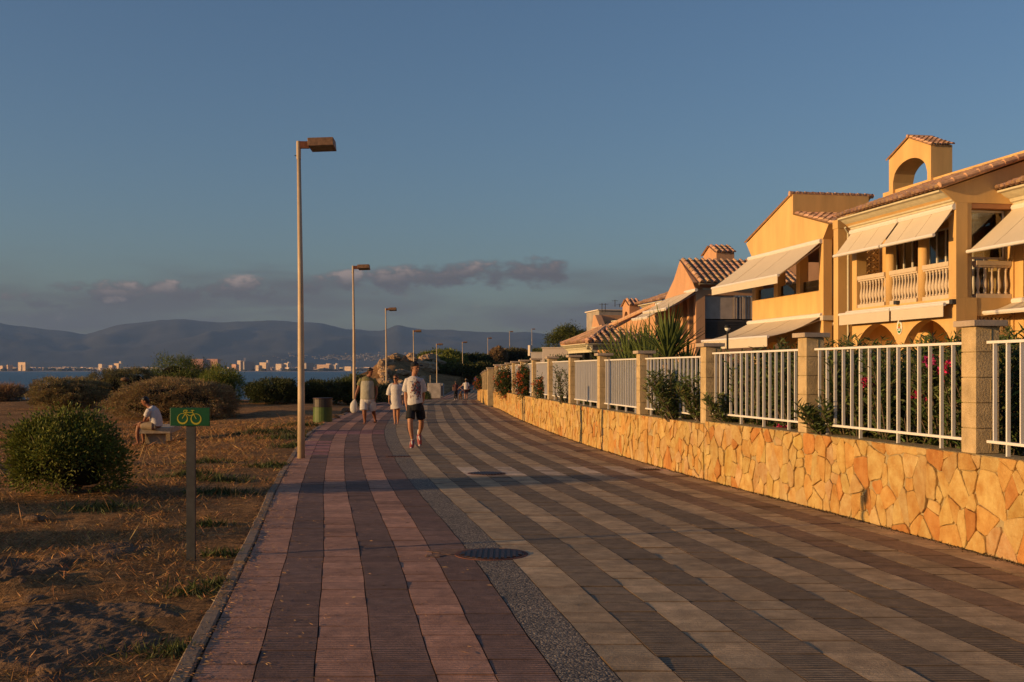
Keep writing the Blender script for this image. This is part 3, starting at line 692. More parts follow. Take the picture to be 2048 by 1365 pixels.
allst.sort(key=lambda p: sum(q[0] for q in p) / len(p))
for poly in allst:
    V, Fs, c = stone_geo(poly, rr); tone = stone_tone(rr); D_ = c.y
    vis = D_ > 9.2
    if vis and cnt < 300:
        cnt += 1; me = np_mesh('stone', np.array([tuple(v - c) for v in V]), Fs, 'stone', tint=np.array(tone), smooth=False); link_mesh('stone', me, gw, c)
    else: far.add(V, Fs, tone)
tag(far.build('wall_stones', 'stone', gw, tinted=True), kind='stuff')
# second stretch of wall past the gate
gw2 = thing('garden_wall', 'far stretch of ochre stone wall past the gate posts, lower and ending at the slope', 'stone wall', rp_(58)[0])
def wall_top2(D_): return .80
_wt = wall_top
wall_top = wall_top2; wall_core(56.5, 95, 'mortar_bed', gw2)
far = MB()
for poly in stones(56.5, 95, 9, .22, .26): V, Fs, c = stone_geo(poly, rr); far.add(V, Fs, stone_tone(rr))
tag(far.build('wall_stones', 'stone', gw2, tinted=True), kind='stuff'); wall_top = _wt

# garden soil behind the wall
dl = np.arange(3, 96, 1.5); V = []; Fq = []
offs = [0.26, 1.5, 4, 9, 20, 45]
for i, D_ in enumerate(dl):
    p, n_, t = rp_(D_)
    for o_ in offs: V.append((p.x + o_, D_, float(GZ(D_)) + .66 + .05 * math.sin(D_ + o_)))
    if i:
        for k in range(len(offs) - 1): a = (i - 1) * len(offs) + k; Fq.append((a, a + 1, a + len(offs) + 1, a + len(offs)))
tag(link_mesh('garden_ground', np_mesh('garden_ground', V, Fq, 'dirt_soil')), kind='structure')

# ------------------------------------------------------------------ pillars and railings
pil_D = [6.9, 10.38, 13.82, 17.12, 20.6, 23.75, 27.05, 30.5, 34.0, 37.4, 40.8, 44.2, 47.6, 51.0]
def pillar(D_, label, h=1.20, w=.24, first=None, grp='pale block pillars along the garden wall'):
    p, n_, t = rp_(D_); z0 = float(GZ(D_)) + wall_top(D_)
    c = p - n_ * .15; c.z = z0
    r = thing('fence_pillar', label, 'pillar', c, grp); rot = math.atan2(t.y, t.x) - math.pi / 2
    ex = Matrix.Rotation(rot, 3, 'Z'); Wx, Wy = .235, .235
    core = MB().box(c + Vector((0, 0, h / 2)), (Wx - .022, Wy - .022, h), rot); core.build('mortar_core', 'mortar', r)
    nb = 5; bh = h / nb
    for k in range(nb):
        zc = c.z + (k + .5) * bh
        b = MB().box((c.x, c.y, zc), (Wx, Wy, bh - .007), rot + rng.normal(0, .006))
        # U blocks show a vertical seam towards the camera
        if k % 2 == 0: q = ex @ Vector((.035, -Wy / 2 - .002, 0)); b2 = MB().box((c.x + q.x, c.y + q.y, zc), (.007, .004, bh - .05), rot); b2.build('seam', 'mortar', b.build('block', 'block', r, bevel=.004))
        else: b.build('block', 'block', r, bevel=.004)
    MB().box(c + Vector((0, 0, h + .03)), (.34, .34, .055), rot + .01).build('cap', 'cap_stone', r, bevel=.005)
    return r
plab = ['pillar at the right edge of the view, nearest the camera', 'first large pillar from the right, in front of the balcony house', 'second pillar from the right, before the porch awning', 'third pillar from the right, where the wall steps down',
 'fourth pillar from the right, at the yucca clump', 'fifth pillar, just right of the lone green sprig', 'sixth pillar, in front of the hip roofed garden pavilion', 'seventh pillar, right of the red flowering bush',
 'eighth pillar, rising out of the red flowering bush', 'ninth pillar, left of the second red flowering bush', 'tenth pillar from the right, behind the far flowers', 'eleventh pillar from the right, small and distant', 'twelfth pillar from the right, small and distant', 'last wall pillar before the gateway']
for i, D_ in enumerate(pil_D):
    if i == 0: continue
    pillar(D_, 'pale concrete block fence ' + plab[i], h=(1.165 if D_ < 13 else 1.165) if D_ < 17.5 else 1.11)
rlab = ['right edge section, cut off by the frame', 'widest section between the two nearest full pillars, oleander behind', 'second section, oleander branches poking through on its left', 'third section, a dense oleander pushing through its middle',
 'fourth section, in front of the yucca clump', 'fifth section, left of the yucca', 'sixth section, behind the lone green sprig', 'seventh section, right of the red flowers', 'eighth section, partly behind red flowers', 'ninth section, mostly behind red flowers', 'tenth section, small and far', 'eleventh section, small and far', 'last far section before the gateway']
for i in range(len(pil_D) - 1):
    d0, d1 = pil_D[i] + .13, pil_D[i + 1] - .13
    zt = wall_top((d0 + d1) / 2); q0 = rp_(d0); q1 = rp_(d1)
    a = q0[0] - q0[1] * .15; b_ = q1[0] - q1[1] * .15; a.z = float(GZ(d0)); b_.z = float(GZ(d1))
    r = thing('railing', 'white painted metal railing, ' + rlab[i], 'railing', a, 'white railings on the garden wall')
    u = (b_ - a).normalized(); rot = math.atan2(u.y, u.x) - math.pi / 2; top = zt + 1.02; low = zt + .115
    for (zz, nm) in ((top, 'top_rail'), (low, 'bottom_rail')):
        m_ = (a + b_) / 2; m_.z += zz; MB().box(m_, (.045, (b_ - a).length - .004, .026), rot).build(nm, 'white_metal', r, bevel=.002)
    nb = 16; proto = None
    for k in range(nb):
        s = (k + .5) / nb; p = a + (b_ - a) * s; lg = (k % 4 == 2)
        zc0 = zt + .0 if lg else low + .013; zc1 = top - .013
        key = 'long' if lg else 'short'
        me = None
        hgt = zc1 - zc0; w_ = .034
        bb = MB().box((0, 0, 0), (w_, .016 if not lg else .02, hgt), rot)
        me = np_mesh('bar', np.array([tuple(v) for v in bb.v]), bb.f, 'white_metal')
        link_mesh('bar', me, r, (p.x, p.y, p.z + (zc0 + zc1) / 2))
# gate posts past the last pillar
for (D_, off, h, lb) in ((53.3, .05, 1.95, 'tall pale gate post standing free at the far end of the wall, nearer one'), (56.2, -.1, 1.85, 'tall pale gate post at the start of the far wall')):
    p, n_, t = rp_(D_); c = p - n_ * (.2 + off); r = thing('gate_post', lb, 'post', c, 'pale gate posts'); rot = math.atan2(t.y, t.x) - math.pi / 2
    for k in range(8): MB().box(c + Vector((0, 0, (k + .5) * h / 8)), (.3, .3, h / 8 - .008), rot).build('block', 'block', r)
    MB().box(c + Vector((0, 0, h + .03)), (.42, .42, .06), rot).build('cap', 'cap_stone', r)
for i, D_ in enumerate((57.5, 61, 65, 69.5, 75)):
    wall_top = wall_top2; pillar(D_, 'pale block fence pillar on the far stretch of wall, ' + ('nearest', 'second', 'third', 'fourth', 'farthest')[i] + ' of its row', h=1.0, grp='pillars of the far wall'); wall_top = _wt
# ------------------------------------------------------------------ houses
class Fr:                                      # house frame: u away along the facade, v into the house, z up
    def __init__(s, x, y, ux=-.183, uy=.983): s.o = Vector((x, y, 0)); L_ = math.hypot(ux, uy); s.u = Vector((ux / L_, uy / L_, 0)); s.v = Vector((uy / L_, -ux / L_, 0))
    def W(s, u, v, z): return s.o + s.u * u + s.v * v + Vector((0, 0, z))
    def box(s, mb, u0, u1, v0, v1, z0, z1, tint=None):
        W = s.W; return mb.hexa([W(u0, v0, z0), W(u0, v1, z0), W(u1, v1, z0), W(u1, v0, z0), W(u0, v0, z1), W(u0, v1, z1), W(u1, v1, z1), W(u1, v0, z1)][:8], tint)
    def bx(s, name, m, root, u0, u1, v0, v1, z0, z1, bevel=0): return s.box(MB(), u0, u1, v0, v1, z0, z1).build(name, m, root, bevel=bevel)
def tile_field(O, a, s, name, root, pitch=.21, row=.36, seed=1, edge=True, clipf=None):
    """barrel tiles: O lower corner, a across vector, s up-slope vector"""
    a = Vector(a); s = Vector(s); na = a.normalized(); nrm = na.cross(s.normalized()); nrm = nrm if nrm.z > 0 else -nrm
    nc = max(1, round(a.length / pitch)); nr = max(1, round(s.length / row)); K = 6; rr = random.Random(seed)
    V = []; Fs = []; T = []
    for c in range(nc):
        for r in range(nr):
            tn = rr.uniform(.72, 1.18); tone = (tn, tn * rr.uniform(.9, 1.06), tn * rr.uniform(.86, 1.15)); jj = rr.uniform(-.008, .008)
            if clipf and not clipf((c + .5) / nc, (r + .5) / nr): continue
            base = len(V)
            for (f, lift, w) in ((r / nr, .035, 1.0), ((r + 1.12) / nr, .0, .86)):
                f = min(f, 1.0)
                for k in range(K + 1):
                    th = math.pi * k / K; x = (c + .5) / nc * a.length - math.cos(th) * pitch * .36 * w
                    V.append(Vector(O) + na * x + s * f + nrm * (math.sin(th) * pitch * .36 + lift + jj))
            Fs += [(base + k, base + k + 1, base + K + 2 + k, base + K + 1 + k) for k in range(K)]; T += [tone] * K
            Fs.append(tuple(range(base, base + K + 1))); T.append((tone[0] * .5, tone[1] * .5, tone[2] * .5))
        # pan between two covers
        if not clipf:
            x0, x1 = (c / nc) * a.length - pitch * .22, (c / nc) * a.length + pitch * .22; base = len(V)
            for f in (0, 1):
                for (x, h) in ((x0, .012), ((x0 + x1) / 2, -.018), (x1, .012)): V.append(Vector(O) + na * x + s * f + nrm * h)
            Fs += [(base, base + 1, base + 4, base + 3), (base + 1, base + 2, base + 5, base + 4)]; T += [(.7, .68, .66)] * 2
    m = MB(); m.v = [tuple(p) for p in V]; m.f = Fs; m.t = T
    o = m.build(name, 'roof_tile', root, tinted=True); o['kind'] = 'stuff'
    return o
def arch_wall(fr, name, m, root, u0, u1, v0, v1, z0, z1, ops, top=None, n=14, flat=False):
    """wall slab along u with arched openings (a, b, sill, spring, rise); top(u): upper edge"""
    us = {u0, u1}
    for (a, b, sl, sp, rs) in ops:
        for k in range(n + 1): us.add(a + (b - a) * k / n)
    if top:
        for u in top[1]: us.add(u)
    us = sorted(us); mb = MB(); T = (lambda u: top[0](u)) if top else (lambda u: z1)
    for a, b in zip(us[:-1], us[1:]):
        if b - a < 1e-5: continue
        mid = (a + b) / 2; op = next((o for o in ops if o[0] < mid < o[1]), None)
        W = fr.W
        def col(za0, za1, zb0, zb1): mb.hexa([W(a, v0, za0), W(a, v1, za0), W(b, v1, zb0), W(b, v0, zb0), W(a, v0, za1), W(a, v1, za1), W(b, v1, zb1), W(b, v0, zb1)])
        if not op: col(z0, T(a + 1e-6), z0, T(b - 1e-6))
        else:
            A, B, sl, sp, rs = op
            e = lambda u: sp + rs * (max(0, 1 - ((u - (A + B) / 2) / ((B - A) / 2)) ** 2) ** (.85 if flat else .5))
            if sl > z0: col(z0, sl, z0, sl)
            col(e(a), T(a + 1e-6), e(b), T(b - 1e-6))
    return mb.build(name, m, root)
def cornice(fr, root, u0, u1, v, zb, zt, out=.42, m='cornice', side=False):
    h = zt - zb; pr = [(0, 0), (.08, 0), (.10, .14), (.22, .20), (.30, .42), (.44, .50), (.60, .62), (.78, .80), (1.0, .86), (1.0, 1.0), (0, 1.0)]
    mb = MB(); mb.prism([fr.W(u0, v - out * a, zb + h * b) for a, b in pr], fr.u * (u1 - u0)); return mb.build('cornice', m, root)
def cornice_side(fr, root, u, v0, v1, zb, zt, out=.35, m='cornice'):
    h = zt - zb; pr = [(0, 0), (.08, 0), (.10, .14), (.22, .20), (.30, .42), (.44, .50), (.60, .62), (.78, .80), (1.0, .86), (1.0, 1.0), (0, 1.0)]
    mb = MB(); mb.prism([fr.W(u - out * a, v0, zb + h * b) for a, b in pr], fr.v * (v1 - v0)); return mb.build('cornice', m, root)
BAL = [(.045, 0), (.045, .05), (.028, .07), (.03, .12), (.056, .22), (.058, .30), (.040, .42), (.026, .52), (.024, .60), (.034, .63), (.026, .66), (.045, .69), (.045, .74)]
_bal = None
def balustrade(fr, root, p0, p1, z0, h=.9, n=8):
    """along the straight line p0->p1 (u, v)"""
    global _bal
    A = fr.W(p0[0], p0[1], z0); B = fr.W(p1[0], p1[1], z0); d = (B - A); rot = math.atan2(d.y, d.x); c = (A + B) / 2
    r = MB().box(c + Vector((0, 0, h - .075)), (d.length, .20, .11), rot).box(c + Vector((0, 0, h - .15)), (d.length, .14, .05), rot).build('handrail', 'baluster', root)
    MB().box(c + Vector((0, 0, .05)), (d.length, .18, .10), rot).build('plinth', 'baluster', root)
    if _bal is None:
        b = MB().lathe((0, 0, 0), BAL, 10); _bal = np_mesh('baluster', b.v, b.f, 'baluster', smooth=True)
    s = (h - .27) / .74
    for k in range(n):
        q = A + d * ((k + .5) / n) + Vector((0, 0, .10)); o = link_mesh('baluster', _bal, root, q); o.scale = (1, 1, s)
def awning(fr, root, u0, u1, v, zt, out, drop, valance=.16, sag=.03, name='awning', seam=True, dv=0, arms=True, cassette=.075):
    W = fr.W; mb = MB(); n = 6; m_ = 4; V = []
    for i in range(n + 1):
        f = i / n
        for k in range(m_ + 1):
            u = u0 + (u1 - u0) * k / m_; V.append(W(u, v - out * f, zt - drop * f - sag * math.sin(math.pi * f) * (1 + .2 * math.sin(3 * k))))
    nv = len(V); V2 = [p + Vector((0, 0, -.012)) for p in V]
    g = lambda i, k: i * (m_ + 1) + k
    Fs = [(g(i, k), g(i, k + 1), g(i + 1, k + 1), g(i + 1, k)) for i in range(n) for k in range(m_)]
    Fs += [(nv + g(i, k), nv + g(i + 1, k), nv + g(i + 1, k + 1), nv + g(i, k + 1)) for i in range(n) for k in range(m_)]
    mb.add(V + V2, Fs); aw = mb.build(name, 'awning', root)
    MB().tube([W(u0 - .03, v - out, zt - drop), W(u1 + .03, v - out, zt - drop)], .045, 8).build('front_bar', 'white_metal', aw)
    if valance > 0: fr.box(MB(), u0, u1, v - out - .022, v - out - .010, zt - drop - .04 - valance, zt - drop - .02).build('valance', 'awning', aw)
    if u1 - u0 > 1.5:
        for q in (.36, .72): MB().tube([V[i * (m_ + 1)] + (V[i * (m_ + 1) + m_] - V[i * (m_ + 1)]) * q + Vector((0, 0, .001)) for i in range(n + 1)], .006, 5).build('seam', 'cap_stone', aw)
    MB().tube([W(u0 - .05, v + .02, zt + .03), W(u1 + .05, v + .02, zt + .03)], cassette, 8).build('roller', 'white_metal', aw)
    if arms:
        for u in (u0 + .12, u1 - .12):
            MB().tube([W(u, v + .05, zt - .1), W(u + (.18 if u < (u0 + u1) / 2 else -.18), v - out * .5, zt - drop * .55 - .1), W(u, v - out + .03, zt - drop - .02)], .018, 6).build('arm', 'white_metal', aw)
    return aw
def breeze_wall(fr, root, face, a0, a1, fixed, z0, z1, s=.205, m='block', th=.09):
    """perforated block screen; face 'v': runs along v at u=fixed, 'u': runs along u at v=fixed"""
    na = max(1, round((a1 - a0) / s)); nz = max(1, round((z1 - z0) / s)); sa = (a1 - a0) / na; sz = (z1 - z0) / nz
    def Q(a, z, t): return fr.W(fixed + t, a, z) if face == 'v' else fr.W(a, fixed + t, z)
    mb = MB(); c = Q(0, 0, 0)
    o = Q(a0, z0, 0)
    def bar(p, q, w):
        d_ = (q[0] - p[0], q[1] - p[1]); L_ = math.hypot(*d_); nx_, ny_ = -d_[1] / L_ * w / 2, d_[0] / L_ * w / 2
        pts = [(p[0] + nx_, p[1] + ny_), (q[0] + nx_, q[1] + ny_), (q[0] - nx_, q[1] - ny_), (p[0] - nx_, p[1] - ny_)]
        mb.hexa([Q(a0 + x, z0 + y, -th / 2) - o for x, y in pts] + [Q(a0 + x, z0 + y, th / 2) - o for x, y in pts])
    e = .030
    for (p, q) in (((e / 2, 0), (e / 2, sz)), ((sa - e / 2, 0), (sa - e / 2, sz)), ((e, e / 2), (sa - e, e / 2)), ((e, sz - e / 2), (sa - e, sz - e / 2))): bar(p, q, e)
    # petals: four wedges growing from the corners leave an X shaped hole
    cx, cz = sa / 2, sz / 2
    for (sx_, sy_) in ((0, 1), (0, -1), (1, 0), (-1, 0)):
        base = .046
        if sx_ == 0:
            yb = sz - e if sy_ > 0 else e; pts = [(cx - base, yb), (cx + base, yb), (cx + .012, cz + sy_ * .022), (cx - .012, cz + sy_ * .022)]
        else:
            xb = sa - e if sx_ > 0 else e; pts = [(xb, cz - base), (xb, cz + base), (cx + sx_ * .022, cz + .012), (cx + sx_ * .022, cz - .012)]
        mb.hexa([Q(a0 + x, z0 + y, -th / 2.3) - o for x, y in pts] + [Q(a0 + x, z0 + y, th / 2.3) - o for x, y in pts])
    me = np_mesh('breeze_block', [tuple(v) for v in mb.v], mb.f, m)
    for i in range(na):
        for k in range(nz): link_mesh('breeze_block', me, root, Q(a0 + i * sa, z0 + k * sz, 0))
def window(fr, root, face, a0, a1, fixed, z0, z1, panes=2, m='window_frame', fw=.05, curtain=False):
    def B(mb, a, b, z, y, t0, t1):
        if face == 'u': fr.box(mb, a, b, fixed + t0, fixed + t1, z, y)
        else: fr.box(mb, fixed + t0, fixed + t1, a, b, z, y)
        return mb
    w = MB(); B(w, a0, a1, z0, z0 + fw, 0, .06); B(w, a0, a1, z1 - fw, z1, 0, .06); B(w, a0, a0 + fw, z0 + fw, z1 - fw, 0, .06); B(w, a1 - fw, a1, z0 + fw, z1 - fw, 0, .06)
    for k in range(1, panes):
        c = a0 + (a1 - a0) * k / panes; B(w, c - fw / 2, c + fw / 2, z0 + fw, z1 - fw, .001, .059)
    f = w.build('window', m, root)
    for k in range(panes):
        p, q = a0 + (a1 - a0) * k / panes + fw * .6, a0 + (a1 - a0) * (k + 1) / panes - fw * .6
        B(MB(), p, q, z0 + fw * .8, z1 - fw * .8, .025, .031).build('pane', 'pane_glass', f)
    if curtain:
        cm = MB(); n = 18
        for k in range(n):
            p = a0 + .06 + (a1 - a0 - .12) * k / n; q = a0 + .06 + (a1 - a0 - .12) * (k + 1) / n; t = .11 + .03 * (k % 2)
            B(cm, p, q, z0 + .08, z1 - .08, t, t + .02)
        cm.build('curtain', 'curtain', f)
    return f

A = Fr(10.66, 27.0)
GF = .45                                       # garden floor level
# ---- house with the stone balustrade balcony
h = thing('terraced_house', 'yellow house with a white balustrade balcony, two sun blinds and a rooftop bell arch', 'house', A.W(0, 0, GF))
arch_wall(A, 'arcade_wall', 'stucco_yellow', h, 0, 5.2, 0, .25, GF, 3.40, [(.22, 2.38, GF, 2.36, .56), (2.74, 4.92, GF, 2.36, .56)], flat=True)
A.bx('corner_pier', 'stucco_yellow', h, 0, .30, .252, .55, GF, 3.40)
MB().tube([A.W(2.56, .13, GF), A.W(2.56, .13, 2.42)], .14, 14).build('column', 'stucco_yellow', h, smooth=True)
A.bx('pier', 'stucco_yellow', h, 0, .32, 0, .30, 3.402, 5.68); A.bx('pier', 'stucco_yellow', h, 4.93, 5.2, 0, .30, 3.402, 5.68)
for u in (1.66, 3.28): MB().tube([A.W(u, .13, 3.40), A.W(u, .13, 5.40)], .135, 14).build('column', 'stucco_yellow', h, smooth=True)
A.bx('beam', 'stucco_yellow', h, .322, 4.928, 0, .28, 5.38, 5.68)
A.bx('floor_slab', 'stucco_yellow', h, .05, 5.15, .252, 1.3, 3.12, 3.40)
for (a, b) in ((.34, 1.52), (1.80, 3.14), (3.42, 4.91)): balustrade(A, h, (a, .10), (b, .10), 3.40, .92, 8 if b - a < 1.3 else 9)
# terrace back wall and windows
A.bx('wall', 'stucco_yellow', h, -.02, 5.2, 1.50, 1.70, GF, 5.68)
for (a, b) in ((.45, 1.45), (1.75, 3.0), (3.35, 4.7)): window(A, h, 'u', a, b, 1.05, 3.45, 5.36, 2 if b - a < 1.2 else 3, curtain=(a > 1))
# camera side of the terrace
balustrade(A, h, (.12, .56), (.12, 1.49), 3.40, .92, 5)
A.bx('pier', 'stucco_yellow', h, .02, .24, .302, .42, 3.402, 5.68)
window(A, h, 'v', .46, 1.48, .30, 4.36, 5.55, 1)
A.bx('wall', 'stucco_yellow', h, .02, .26, .42, 1.50, 2.96, 3.40)
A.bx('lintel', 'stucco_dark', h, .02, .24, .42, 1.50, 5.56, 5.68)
breeze_wall(A, h, 'v', .62, 1.48, .12, 1.3, 2.96)
A.bx('wall', 'stucco_yellow', h, .02, .24, .56, 1.50, GF, 1.3)
# porch interior
A.bx('porch_wall', 'stucco_yellow', h, .3, 5.1, 2.3, 2.45, GF, 3.11)
A.bx('shutter_door', 'shutter', h, .7, 2.5, 2.22, 2.29, GF, 2.55)
A.bx('porch_divider', 'stucco_yellow', h, 2.48, 2.68, .9, 2.22, GF, 3.11)
breeze_wall(A, h, 'u', 3.55, 4.75, 1.9, 1.1, 3.05)
A.bx('porch_side', 'stucco_yellow', h, 4.82, 4.98, .26, 2.2, GF, 3.11)
MB().lathe(A.W(1.0, 2.2, 2.62), [(.02, -.1), (.09, -.06), (.11, 0), (.09, .08), (.03, .12)], 10).build('porch_lamp', 'shutter', h, smooth=True)
# gable side, cornice, tiles
mb = MB(); mb.prism([A.W(.0, -.02, 5.682), A.W(.0, 3.4, 5.682), A.W(.0, 3.4, 7.15), A.W(.0, 2.6, 7.0), A.W(.0, -.40, 5.98)], A.u * 5.25); mb.build('gable_wall', 'stucco_yellow', h)
cornice(A, h, .02, 5.22, -.002, 5.66, 5.97, .44)
tile_field(A.W(-.12, -.52, 5.99), A.u * 5.45, A.v * 3.1 + Vector((0, 0, 1.09)), 'roof_tiles', h, seed=2)
mb = MB()
for k in range(10): f0 = k / 9; mb.tube([A.W(-.10, -.5 + 3.05 * f0, 6.06 + 1.07 * f0), A.W(-.10, -.5 + 3.05 * min(1, f0 + .13), 6.04 + 1.07 * min(1, f0 + .13))], [.085, .065], 8)
o = mb.build('verge_tiles', 'roof_tile', h, tinted=True); o['kind'] = 'stuff'
A.bx('parapet', 'stucco_yellow', h, -7.5, 8.2, 2.6, 2.85, 6.85, 7.24)
A.bx('wall', 'stucco_yellow', h, 5.21, 8.2, 1.2, 1.4, GF, 6.6); A.bx('wall', 'stucco_yellow', h, -.4, 8.2, 3.4, 9.5, GF, 6.6)
# bell arch
u0, u1 = 5.30, 7.68; um = 6.5
arch_wall(A, 'bell_arch', 'stucco_yellow', h, u0, u1, 2.52, 3.2, 6.9, 8.2, [(5.50, 7.44, 6.95, 7.45, .56)], top=(lambda u: 8.22 + .43 * (1 - abs(u - um) / 1.19), [um]), n=20)
for sgn in (1, -1):
    O_ = A.W(um - sgn * 1.25, 2.47, 8.19); tile_field(O_ if sgn > 0 else A.W(um + 1.25, 2.47, 8.19), A.v * .80, A.u * (sgn * 1.25) + Vector((0, 0, .47)), 'arch_tiles', h, pitch=.16, row=.24, seed=9 + sgn)
MB().tube([A.W(um, 2.45, 8.69), A.W(um, 3.28, 8.69)], .055, 8).build('ridge_tiles', 'roof_tile', h, tinted=True)
awning(A, h, .06, 2.50, -.05, 5.55, .52, .66, valance=0, sag=.01); awning(A, h, 2.62, 5.15, -.05, 5.55, .52, .66, valance=0, sag=.01)
awning(A, h, .12, 2.56, -.03, 3.27, .22, .03, valance=.26, sag=0, arms=False, cassette=.05); awning(A, h, 2.66, 5.45, -.03, 3.27, .22, .03, valance=.26, sag=0, arms=False, cassette=.05)
for u in (.0, 2.6): A.box(MB(), u, u + .14, -.10, .0, 3.38 if u else 3.24, 3.48 if u else 3.36).build('bracket', 'galvanised', h)
# oval enamel plate between the arches
def oval(fr, u, v, z, ru, rz, th, name, m, root, uo=0, zo=0, n=24, half=None):
    pts = []
    for k in range(n):
        a = 2 * math.pi * k / n; x, y = ru * math.cos(a), rz * math.sin(a)
        if half == 'up': y = max(y, -rz * .05)
        if half == 'down': y = min(y, -rz * .25)
        pts.append(fr.W(u + uo - x, v, z + zo + y))
    return MB().prism(pts, fr.v * -th).build(name, m, root)
pl = oval(A, 2.58, -.002, 2.78, .13, .19, .02, 'house_plate', 'enamel_white', h)
oval(A, 2.58, -.023, 2.78, .105, .160, .004, 'emblem_ground', 'enamel_green', pl, half='down'); oval(A, 2.58, -.023, 2.78, .060, .062, .005, 'emblem_sun', 'sign_yellow', pl, zo=.045)
MB().prism([A.W(2.58 + x, -.0285, 2.775 + y) for x, y in ((-.075, -.02), (.075, -.02), (.0, .035))], A.v * -.003).build('emblem_roof', 'enamel_red', pl)
oval(A, 2.58, -.023, 2.78, .075, .018, .006, 'emblem_wave', 'enamel_white', pl, zo=-.075)
# ---- dividing pier and screen between the two yellow houses
A.bx('dividing_pier', 'stucco_yellow', h, 5.62, 5.90, -.22, .42, GF, 5.75); A.bx('dividing_pier', 'stucco_yellow', h, 5.60, 5.92, -.24, .44, 5.752, 6.0)
breeze_wall(A, h, 'v', .42, 1.12, 5.75, 1.2, 5.2); A.bx('wall', 'stucco_yellow', h, 5.62, 5.9, .422, 1.18, GF, 1.2)

for (u_, v_) in ((5.53, .05),): MB().tube([A.W(u_, v_, GF), A.W(u_, v_, 5.6), A.W(u_ - .1, v_ - .15, 5.75)], .035, 8).build('drain_pipe', 'cornice', h)
# ---- nearest house, cut by the right edge of the view
Z0 = Fr(*A.W(0, 1.55, 0)[:2])
hz_ = thing('terraced_house', 'nearest yellow house, cut by the right frame edge, with a brown iron balcony rail', 'house', Z0.W(-3, 0, GF))
Z0.bx('wall', 'stucco_yellow', hz_, -7.5, -.02, 0, .25, GF + .01, 1.2)
arch_wall(Z0, 'arcade_wall', 'stucco_yellow', hz_, -7.5, -.02, 0, .25, 1.202, 3.42, [(-2.7, -.22, 1.21, 2.3, .62), (-5.4, -3.0, 1.21, 2.3, .62)], flat=True)
Z0.bx('pier', 'stucco_yellow', hz_, -.34, -.02, 0, .28, 3.422, 5.70); Z0.bx('pier', 'stucco_yellow', hz_, -3.4, -3.1, 0, .28, 3.422, 5.70)
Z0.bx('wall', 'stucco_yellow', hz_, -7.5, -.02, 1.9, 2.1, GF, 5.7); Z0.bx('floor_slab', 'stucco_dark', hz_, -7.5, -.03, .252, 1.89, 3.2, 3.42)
Z0.bx('beam', 'stucco_yellow', hz_, -7.5, -.345, 0, .25, 5.4, 5.70)
cornice(Z0, hz_, -7.5, .10, -.002, 5.66, 5.99, .46); tile_field(Z0.W(-7.5, -.54, 6.01), A.u * 7.7, A.v * 3.0 + Vector((0, 0, 1.05)), 'roof_tiles', hz_, seed=4)
MB().prism([Z0.W(.08, -.40, 6.0), Z0.W(.08, 0, 5.7), Z0.W(.08, 2.2, 5.7), Z0.W(.08, 2.2, 6.9)], A.u * -.2).build('gable_wall', 'stucco_yellow', hz_)
Z0.bx('top_rail', 'iron', hz_, -3.08, -.36, .10, .14, 4.22, 4.26); Z0.bx('bottom_rail', 'iron', hz_, -3.08, -.36, .10, .14, 3.5, 3.53)
mb = Z0.box(MB(), 0, .018, 0, .018, 0, .69); mb.v = [tuple(Vector(v) - Z0.W(0, 0, 0)) for v in mb.v]; me = np_mesh('baluster_rod', mb.v, mb.f, 'iron')
for k in range(24): link_mesh('baluster_rod', me, hz_, Z0.W(-.45 - k * .11, .11, 3.53))
awning(Z0, hz_, -3.3, -.05, -.05, 5.56, 1.22, 1.06, valance=0, sag=.02); awning(Z0, hz_, -3.4, -.0, -.03, 3.30, .78, .26, valance=.02, sag=.03)
window(Z0, hz_, 'u', -2.9, -.7, 1.84, 3.45, 5.4, 3)

# ---- second yellow house with the tall gable
h = thing('terraced_house', 'yellow gabled house with an open loggia between two large cream awnings', 'house', A.W(9, 0, GF))
u0, u1, up = 7.0, 12.45, 9.1
arch_wall(A, 'facade_wall', 'stucco_yellow', h, u0 + .30, u1, 0, .25, GF, 4.08, [(7.9, 9.4, GF, 2.1, .5), (9.9, 11.4, GF, 2.1, .5)])
for (a, b) in ((7.0, 7.30), (8.62, 8.90), (10.32, 10.62), (12.15, 12.45)): A.bx('pier', 'stucco_yellow', h, a, b, 0 if a > 7.1 else 0, .28, 4.082 if a > 7.1 else GF, 5.60)
for (a, b) in ((7.32, 8.60), (8.92, 10.30), (10.64, 12.13)): A.bx('glass_parapet', 'pane_glass', h, a, b, .10, .112, 4.085, 4.42)
MB().prism([A.W(12.95, -.02, 6.12), A.W(12.45, -.02, 5.602), A.W(7.0, -.02, 5.602), A.W(6.62, -.02, 6.0), A.W(up, -.02, 6.62), A.W(up, -.02, 7.28)], A.v * .30).build('gable_wall', 'stucco_yellow', h)
A.bx('ridge_wall', 'stucco_yellow', h, up, up + .25, .282, 2.6, 5.8, 7.28)
mb = MB()
for k in range(11): mb.tube([A.W(up + .1, .0 + k * .26 - .1, 7.31), A.W(up + .1, .26 + k * .26 - .06, 7.30)], [.085, .07], 8)
o = mb.build('ridge_tiles', 'roof_tile', h, tinted=True); o['kind'] = 'stuff'
tile_field(A.W(6.45, .0, 6.0), A.v * 2.9, A.u * 2.65 + Vector((0, 0, .66)), 'roof_tiles', h, seed=6); tile_field(A.W(12.95, -.06, 6.16), A.v * 2.9, A.u * -3.85 + Vector((0, 0, 1.14)), 'roof_tiles', h, seed=7)
MB().prism([A.W(6.62, .281, 5.99), A.W(7.02, .281, 5.602), A.W(7.02, .281, 5.65), A.W(9.08, .281, 6.60)], A.v * .0 + A.v * 2.3).build('roof_body', 'stucco_dark', h)
cornice_side(A, h, 7.02, .30, 2.5, 5.62, 5.96, .34)
